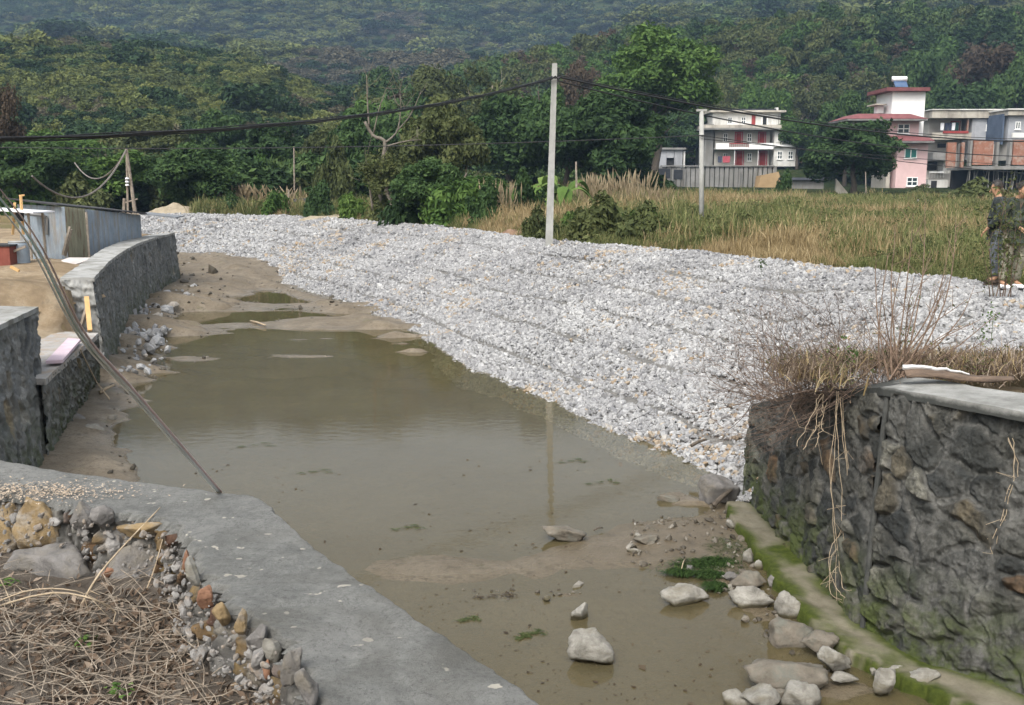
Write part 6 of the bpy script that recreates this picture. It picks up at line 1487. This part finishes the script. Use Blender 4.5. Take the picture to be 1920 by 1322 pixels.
tips = [(1712, 398, 8.6), (1735, 372, 8.9), (1792, 398, 8.7), (1788, 440, 8.4), (1640, 500, 8.6), (1665, 478, 8.9), (1768, 545, 8.3), (1815, 560, 8.6), (1838, 600, 8.3), (1700, 470, 8.3), (1655, 560, 8.2), (1825, 535, 9.0), (1850, 640, 8.1), (1745, 470, 9.0), (1620, 575, 8.3), (1680, 420, 9.1), (1780, 520, 8.7), (1715, 520, 8.0), (1800, 610, 8.0), (1870, 585, 8.6)]
for (x, y, Y) in tips: stem(mb, base + rs.normal(size=3) * [.07, .07, .01], at_y(x, y, Y), .0085, rs, rs.uniform(.02, .09), 12, 5, .22, lv)
for _ in range(26): stem(mb, base + rs.normal(size=3) * [.12, .1, .01], at_y(rs.uniform(1600, 1850), rs.uniform(560, 680), rs.uniform(8, 9)), .004, rs, .1, 8, 3, .3, lv)
mb.build('stems', M['twig'], o)
P = np.array(lv); N = rs.normal(size=(len(P), 3)); N /= np.linalg.norm(N, axis=1)[:, None]; V, F = leaf_quads(P, N, rs.uniform(.008, .022, len(P)), r); link('leaves', mesh_np('leaves', V - wloc(o), [F], M['leaf_olive'], cv=rs.rand(len(P))), o)
o = empty('bramble', at_z(1530, 735, 1.8), 'tangled dry bramble hanging over the corner of the dark stone wall', 'bramble'); mb = MB(); lv = []
for _ in range(170):
    x0 = rs.uniform(1420, 1680); b = at_y(x0, 742 + rs.normal() * 6, rs.uniform(8.2, 9.6)); x1 = x0 + rs.normal() * 70 - 60; y1 = rs.uniform(545, 760); stem(mb, b, at_y(x1, y1, rs.uniform(7.9, 9.8)), .0036, rs, rs.uniform(.05, .3), 9, 5, .35, lv, .08)
for _ in range(120):
    x0 = rs.uniform(1460, 1700); b = at_y(x0, 728 + rs.normal() * 10, rs.uniform(8.0, 9.2)); stem(mb, b, at_y(rs.uniform(1280, 1560), rs.uniform(650, 850), rs.uniform(7.9, 9.6)), .0032, rs, rs.uniform(.1, .25), 12, 5, .25, lv, .05)
for (x, y) in ((1502, 655), (1570, 545), (1545, 560), (1560, 600), (1420, 620), (1395, 700)): stem(mb, at_y(1560, 730, 8.8), at_y(x, y, 8.6), .005, rs, .08, 12, 7, .25, lv)
mb.build('stems', simple('bramble_stem', (.06,.042,.034), (.20,.145,.11), 20, 60, .2, .002), o)
P = np.array(lv); N = rs.normal(size=(len(P), 3)); N /= np.linalg.norm(N, axis=1)[:, None]; V, F = leaf_quads(P, N, rs.uniform(.006, .018, len(P)), r); link('dry_leaves', mesh_np('dry_leaves', V - wloc(o), [F], M['dead_leaf'], cv=rs.rand(len(P))), o)
P = at_y(1590, 668, 8.7) + rs.normal(0, .07, (40, 3)); P = np.concatenate([P, at_y(1560, 690, 8.6) + rs.normal(0, .08, (40, 3))]); N = rs.normal(size=(80, 3)); N /= np.linalg.norm(N, axis=1)[:, None]; V, F = leaf_quads(P, N, rs.uniform(.015, .035, 80), r, .6); link('green_leaves', mesh_np('green_leaves', V - wloc(o), [F], M['leaf_green'], cv=rs.rand(80)), o)
for i, (pts, lb) in enumerate((([(1570, 735), (1566, 900), (1575, 1080), (1580, 1185)], 'long dry creeper hanging down the dark wall left of its joint'), ([(1575, 745), (1590, 960), (1560, 1050), (1572, 1110), (1590, 1120)], 'curly dry creeper ending in a tangle near the wall foot'), ([(1545, 740), (1535, 790), (1515, 830)], 'short dry creeper below the bramble'), ([(1895, 820), (1905, 900), (1880, 1000), (1875, 1070)], 'dry creeper tangle hanging on the near right part of the wall'))):
    mb = MB(); zz = np.linspace(1.85, .15 if len(pts) > 3 else 1.2, len(pts)); YY = [7.62, 7.55, 7.5, 7.42, 7.4]
    if pts[0][0] > 1800: q = [at_y(x, y, 6.72 - .04 * j) for j, (x, y) in enumerate(pts)]
    else: q = [at_y(x, y, 8.20 - .22 * j) for j, (x, y) in enumerate(pts)]
    q = bez(q, 20)
    for j in range(3): mb.tube(q + np.cumsum(rs.normal(size=(20, 3)) * [.012, .004, .006], axis=0), .0024, 4)
    for j in range(10): k = rs.randint(4, 19); mb.tube([q[k], q[k] + rs.normal(size=3) * [.06, .01, .06], q[k] + rs.normal(size=3) * [.09, .01, .09]], .0015, 4)
    ob = mb.build('creeper', M['twig_pale']); tag(ob, lb, 'creeper', 'dry creepers on the dark wall', 'thing')
# dry grass along the top of the right wall
n = 620; gx_ = []
for _ in range(n):
    q = at_z(rs.uniform(1430, 1920), 0, 0) if False else at_z(rs.uniform(1480, 1960), rs.uniform(660, 716), 1.84); gx_.append(q)
P = np.array(gx_); P = P[(P[:, 1] < 10.1) & (fbm(P[:, 0] * 1.6, P[:, 1] * 1.6, 401) > .46)]; n = len(P); sc = rs.uniform(.10, .42, n)
gd = [tuft(31, 'dead_leaf', 40, .55, .5, .007, bend=.9), tuft(32, 'straw', 40, .5, .5, .006, bend=.8), weed(33, 'leaf_olive', 90, .5)]
P[:, 2] = 1.72 + .14 * ss(10, 8, P[:, 1])
scatter('dry_grass', P, np.stack([rs.normal(0, .2, n), rs.normal(0, .2, n), rs.uniform(0, 6.28, n)], -1), np.stack([sc * 1.3, sc * 1.3, sc * .8], -1), rs.choice([0, 0, 1, 2], n, p=[.4, .2, .3, .1]), gd, 'dry brown grass along the top of the dark right wall')
n = 60; P = np.stack([at_z(rs.uniform(1180, 1760), 0, 0) for _ in range(0)]) if False else None
for i, (px, py, lb) in enumerate(((1700, 632, 'small green seedling on the gravel right of the bare shrub'), (1862, 596, 'leafy seedling on the gravel at the far right'), (1842, 632, 'thin green seedling in front of the leafy one'), (1428, 492, 'small yellow green tuft on the gravel crest'))):
    c = at_y(px, py, 10.5 if px != 1428 else 20); k_ = 1 if px != 1428 else 1.6; P = c + rs.normal(0, .04 * k_, (30, 3)) * [1, 1, 1.6]; N = rs.normal(size=(30, 3)); N /= np.linalg.norm(N, axis=1)[:, None]; V, F = leaf_quads(P, N, np.full(30, .018 * k_), r, .6); mb = MB(); mb.add(V, F); mb.tube([c - [0, 0, .30], c], .003, 4)
    ob = mb.build('seedling', M['leaf_lime']); tag(ob, lb, 'seedling', 'seedlings on the gravel', 'thing')

# tall weeds in front of the two people
o = empty('tall_weed', at_y(1872, 556, 14.6), 'tall straggly weeds with small olive leaves in front of the two people', 'weed'); mb = MB(); lv = []
for (x0, x1, y1) in ((1862, 1850, 395), (1868, 1880, 350), (1876, 1898, 338), (1884, 1872, 400), (1890, 1912, 360), (1856, 1838, 452), (1880, 1890, 430), (1895, 1905, 420)):
    q = stem(mb, at_y(x0, 556, 14.6), at_y(x1, y1, 14.4), .009, rs, .06, 14, 9, .18, lv)
    for k_ in range(4, 14): lv += [q[k_] + rs.normal(size=3) * .09 for _ in range(11)]
mb.build('stems', M['twig'], o)
P = np.array(lv); N = rs.normal(size=(len(P), 3)); N /= np.linalg.norm(N, axis=1)[:, None]; V, F = leaf_quads(P, N, rs.uniform(.015, .042, len(P)), r); link('leaves', mesh_np('leaves', V - wloc(o), [F], M['leaf_olive'], cv=rs.rand(len(P))), o)
# pebbles and scraps on the yard sand
n = 500; P = np.stack([rs.uniform(-15, -6.5, n), rs.uniform(10, 30, n), np.zeros(n)], -1); P = P[~inside(CANAL, P[:, 0], P[:, 1])]; P[:, 2] = ground_near(P[:, 0], P[:, 1]) + .02
ob = link('yard_pebbles', rocks_mesh('yard_pebbles', P, np.exp(rs.normal(math.log(.035), .5, len(P))), np.clip(rs.normal(.5, .3, len(P)), 0, 1), M['gravel'], 14, False)); tag(ob, 'small stones scattered over the yard sand', None, None, 'stuff')

# dead snag on the far bank
o = empty('dead_snag', at_y(712, 405, 44.) * [1, 1, 0] + [0, 0, 1.6], 'dead pale forked snag rising above the bank trees left of the pole', 'dead tree'); mb = MB()
mb.tube(bez([at_y(716, 412, 46), at_y(712, 330, 46), at_y(722, 268, 46), at_y(700, 255, 46), at_y(684, 228, 46)], 14), np.linspace(.10, .07, 14), 7)
for pts, rr_ in (([(692, 238), (689, 190), (687, 140)], .05), ([(722, 268), (745, 245), (752, 200)], .06), ([(745, 245), (770, 215), (790, 170)], .04), ([(700, 252), (712, 200), (725, 165)], .035), ([(752, 200), (750, 170), (756, 145)], .025), ([(722, 275), (760, 265), (790, 262)], .05), ([(700, 400), (690, 330), (686, 300)], .06)):
    q = bez([at_y(x, y, 46) for x, y in pts], 8); mb.tube(q, np.linspace(rr_, rr_ * .3, 8), 5)
    for j in range(5): k = rs.randint(2, 8); d = rs.normal(size=3) * .5 + [0, 0, .5]; mb.tube([q[k], q[k] + d * .5, q[k] + d * .9 + [0, 0, .1]], [.018, .012, .006], 4)
mb.build('trunk', simple('snag_bark', (.08,.07,.055), (.19,.165,.135), 6, 40, .6, .02), o, smooth=True)

# ------------------------------------------------------------------ people
def skin_obj(name, verts, edges, radii, mat, parent, sub=2, root=0):
    me = bpy.data.meshes.new(name); me.from_pydata([tuple(v) for v in verts], edges, []); me.materials.append(mat)
    o = link(name, me, parent); o.modifiers.new('skin', 'SKIN').use_smooth_shade = True
    sv = me.skin_vertices[0].data
    for i, rr in enumerate(radii): sv[i].radius = (rr, rr) if isinstance(rr, (int, float)) else rr
    sv[root].use_root = True
    m = o.modifiers.new('sub', 'SUBSURF'); m.levels = m.render_levels = sub
    return o
SKIN = simple('skin', (.30,.17,.10), (.36,.21,.13), 4, rough=.6); HAIR = simple('hair_black', (.010,.009,.008), (.025,.02,.018), 30, 80, .5, .004, rough=.5)
def person(loc, yaw, label, J, jac, tro, shoe, sole):
    """J: joint positions in metres with the figure facing -Y (toward the camera before yaw)"""
    o = empty('person', loc, label, 'person', 'people at the right edge'); o.rotation_euler = (0, 0, yaw)
    V, E, Rr = [], [], []
    idx = {}
    def add(n_, p, rr, prev=None):
        idx[n_] = len(V); V.append(p); Rr.append(rr)
        if prev is not None: E.append((idx[prev], idx[n_]))
    add('pel', J['pel'], (.14, .11)); add('wai', J['wai'], (.125, .10), 'pel'); add('che', J['che'], (.145, .11), 'wai'); add('nb', J['nb'], .06, 'che'); add('nk', J['nk'], .052, 'nb'); add('jaw', J['jaw'], (.062, .070), 'nk'); add('hd', J['hd'], (.078, .092), 'jaw'); add('top', J['top'], (.06, .07), 'hd')
    hd, jw = np.array(J['hd']), np.array(J['jaw']); fw = np.array(J['fwd']); up = (np.array(J['top']) - jw); up /= np.linalg.norm(up)
    sd_ = np.cross(fw, up)
    for s, sg in (('L', 1), ('R', -1)):
        add('sh' + s, J['sh' + s], .055, 'che'); add('el' + s, J['el' + s], .038, 'sh' + s); add('wr' + s, J['wr' + s], .024, 'el' + s); add('pa' + s, J['pa' + s], (.030, .018), 'wr' + s)
        add('hi' + s, J['hi' + s], .085, 'pel'); add('kn' + s, J['kn' + s], .055, 'hi' + s); add('an' + s, J['an' + s], .036, 'kn' + s); add('to' + s, np.array(J['an' + s]) + np.array([0, -.13, -.05]), .030, 'an' + s)
        pa, wr = np.array(J['pa' + s]), np.array(J['wr' + s]); d = pa - wr; d /= np.linalg.norm(d); sx = np.cross(d, [0, 1, .2]); sx /= np.linalg.norm(sx); cu = np.cross(sx, d) * .3
        for k, (of, ln) in enumerate(((-.027, .062), (-.009, .072), (.009, .068), (.025, .052))):
            b = pa + sx * of + d * .02; add('f%d%s' % (k, s), b, .009, 'pa' + s); add('g%d%s' % (k, s), b + d * ln * .5 + cu * .02, .0085, 'f%d%s' % (k, s)); add('h%d%s' % (k, s), b + d * ln * .9 + cu * .09, .007, 'g%d%s' % (k, s))
        tb_ = wr + d * .03; add('t0' + s, tb_ - sx * .032, .011, 'wr' + s); add('t1' + s, tb_ - sx * .045 + d * .045, .009, 't0' + s)
    body = skin_obj('body', V, E, Rr, SKIN, o)
    # nose, ears, eyes, mouth
    mb = MB(); fc = hd * .55 + jw * .45 + fw * .082
    mb.hexa([fc + sd_ * .014 - up * .014, fc - sd_ * .014 - up * .014, fc - sd_ * .010 - up * .014 + fw * .024, fc + sd_ * .010 - up * .014 + fw * .024, fc + sd_ * .007 + up * .03, fc - sd_ * .007 + up * .03, fc - sd_ * .004 + up * .028 + fw * .008, fc + sd_ * .004 + up * .028 + fw * .008])
    ob = link('nose', None, o); bpy.data.objects.remove(ob)
    Vn = np.concatenate(mb.V); link('nose', mesh_np('nose', Vn, [np.concatenate(mb.F[4])], SKIN), o)
    for sg in (1, -1):
        e = MB(); e.add(IV1 * [.010, .010, .007] + fc + sd_ * .03 * sg + up * .034 - fw * .004, IF1); link('eye', mesh_np('eye', np.concatenate(e.V), [np.concatenate(e.F[3])], M['black'], smooth=True), o)
        e = MB(); e.add(IV1 * [.012, .018, .030] + (hd * .6 + jw * .4) + sd_ * .082 * sg, IF1); link('ear', mesh_np('ear', np.concatenate(e.V), [np.concatenate(e.F[3])], SKIN, smooth=True), o)
    e = MB(); e.add(IV1 * [.022, .008, .005] + fc - up * .034 - fw * .003, IF1); link('mouth', mesh_np('mouth', np.concatenate(e.V), [np.concatenate(e.F[3])], simple('lips', (.25,.09,.07), (.3,.12,.1), 4), smooth=True), o)
    # hair cap
    Vh, Fh = IV.copy(), IF; keep = [f for f in Fh if (Vh[f].mean(0) @ up) > -.15 + .95 * max(0, Vh[f].mean(0) @ fw)]
    Hc = hd * .8 + np.array(J['top']) * .2; link('hair', mesh_np('hair', Vh * [.098, .108, .112] * (1 + .04 * np.sin(Vh[:, :1] * 9) * np.cos(Vh[:, 1:2] * 8)) + Hc - fw * .012, [np.array(keep)], HAIR, smooth=True), o)
    # jacket
    g = lambda k: np.array(J[k], float)
    V = [g('pel') + [0, 0, .00], g('wai'), g('che'), g('nb') - [0, 0, .03], g('shL'), g('elL'), g('wrL') * .94 + g('elL') * .06, g('shR'), g('elR'), g('wrR') * .94 + g('elR') * .06, g('pel') - [0, 0, .10]]
    skin_obj('jacket', V, [(0, 1), (1, 2), (2, 3), (2, 4), (4, 5), (5, 6), (2, 7), (7, 8), (8, 9), (0, 10)], [(.20, .17), (.19, .165), (.195, .165), .090, .095, .078, .058, .095, .078, .058, (.195, .165)], jac, o)
    V = [g('pel') + [0, 0, .05], g('hiL'), g('knL'), g('anL') + [0, 0, .02], g('hiR'), g('knR'), g('anR') + [0, 0, .02], (g('hiL') + g('knL')) / 2, (g('hiR') + g('knR')) / 2]
    skin_obj('trousers', V, [(0, 1), (1, 7), (7, 2), (2, 3), (0, 4), (4, 8), (8, 5), (5, 6)], [(.15, .12), .115, .085, .072, .115, .085, .072, .100, .100], tro, o)
    for s in 'LR':
        a = g('an' + s); e = MB(); Vs = IV * [.05, .13, .045]; Vs[:, 2] = np.maximum(Vs[:, 2], -.03); sh = link('shoe', mesh_np('shoe', Vs + a + [0, -.06, -.065], [IF], shoe, smooth=True), o)
        e = MB(); e.box(a + [-.047, -.185, -.115], a + [.047, .06, -.095]); link('sole', mesh_np('sole', np.concatenate(e.V), [np.concatenate(e.F[4])], sole), sh)
        if shoe != sole:
            e = MB(); e.tube([a + [-.05, -.08, -.07], a + [0, -.09, -.012], a + [.05, -.08, -.07]], .010, 6); link('strap', mesh_np('strap', np.concatenate(e.V), [np.concatenate(v) for v in e.F.values() if v], sole), sh)
    return o
JA = dict(pel=(0, 0, .93), wai=(0, -.01, 1.08), che=(0, -.02, 1.30), nb=(0, -.03, 1.43), nk=(0, -.05, 1.47), jaw=(0, -.09, 1.53), hd=(0, -.09, 1.60), top=(0, -.06, 1.67), fwd=(0, -.93, -.36),
          shL=(.18, -.01, 1.38), elL=(.25, .02, 1.12), wrL=(.22, -.16, .93), paL=(.21, -.21, .87), shR=(-.18, -.01, 1.38), elR=(-.26, .04, 1.13), wrR=(-.25, -.12, .90), paR=(-.25, -.15, .82),
          hiL=(.10, 0, .88), knL=(.12, -.03, .49), anL=(.13, .02, .11), hiR=(-.10, 0, .88), knR=(-.13, -.02, .49), anR=(-.15, .03, .11))
JB = dict(JA); JB.update(wrL=(.10, -.22, 1.00), paL=(.04, -.25, .98), wrR=(-.10, -.22, .98), paR=(-.05, -.26, .95), top=(0, -.10, 1.66), jaw=(0, -.10, 1.52), hd=(0, -.12, 1.58))
for k in ('fwd',):
    v = Vector(JA[k]).normalized(); JA[k] = tuple(v); JB[k] = tuple(v)
cloth = lambda n_, a, b: simple(n_, a, b, 5, 14, 1.0, .03, dirt=(9, tuple(1.8 * q for q in b)))
fa, fbp = at_y(1864, 533, 16.6), at_y(1893, 542, 16.0)
person(tuple(fa), R(-118), 'person in dark jacket and grey blue jeans turned left on the gravel crest', JA, cloth('jacket_dark', (.010,.013,.014), (.030,.036,.036)), cloth('jeans', (.06,.068,.08), (.12,.13,.15)), cloth('shoe_brown', (.03,.02,.015), (.06,.045,.035)), cloth('shoe_brown_sole', (.03,.02,.015), (.06,.045,.035)))
person(tuple(fbp), R(20), 'person in dark green jacket, khaki trousers and white shoes at the right edge', JB, cloth('jacket_green', (.014,.019,.015), (.036,.045,.034)), cloth('khaki', (.11,.105,.075), (.19,.18,.135)), cloth('shoe_white', (.6,.6,.62), (.75,.75,.77)), M['black'])

# ------------------------------------------------------------------ air between camera and mountain
hm = bpy.data.materials.new('haze_air'); hm.use_nodes = True; hn = hm.node_tree.nodes; hn.clear()
pv = hn.new('ShaderNodeVolumePrincipled'); pv.inputs['Color'].default_value = (.42, .60, .85, 1); pv.inputs['Density'].default_value = .00040; pv.inputs['Anisotropy'].default_value = .2
ho = hn.new('ShaderNodeOutputMaterial'); hm.node_tree.links.new(pv.outputs[0], ho.inputs['Volume'])
mb = MB(); mb.box([-1900, -210, -2.5], [1900, 1560, 330]); ob = mb.build('haze', hm); ob['kind'] = 'stuff'; tag(ob, 'thin blue haze over the valley')
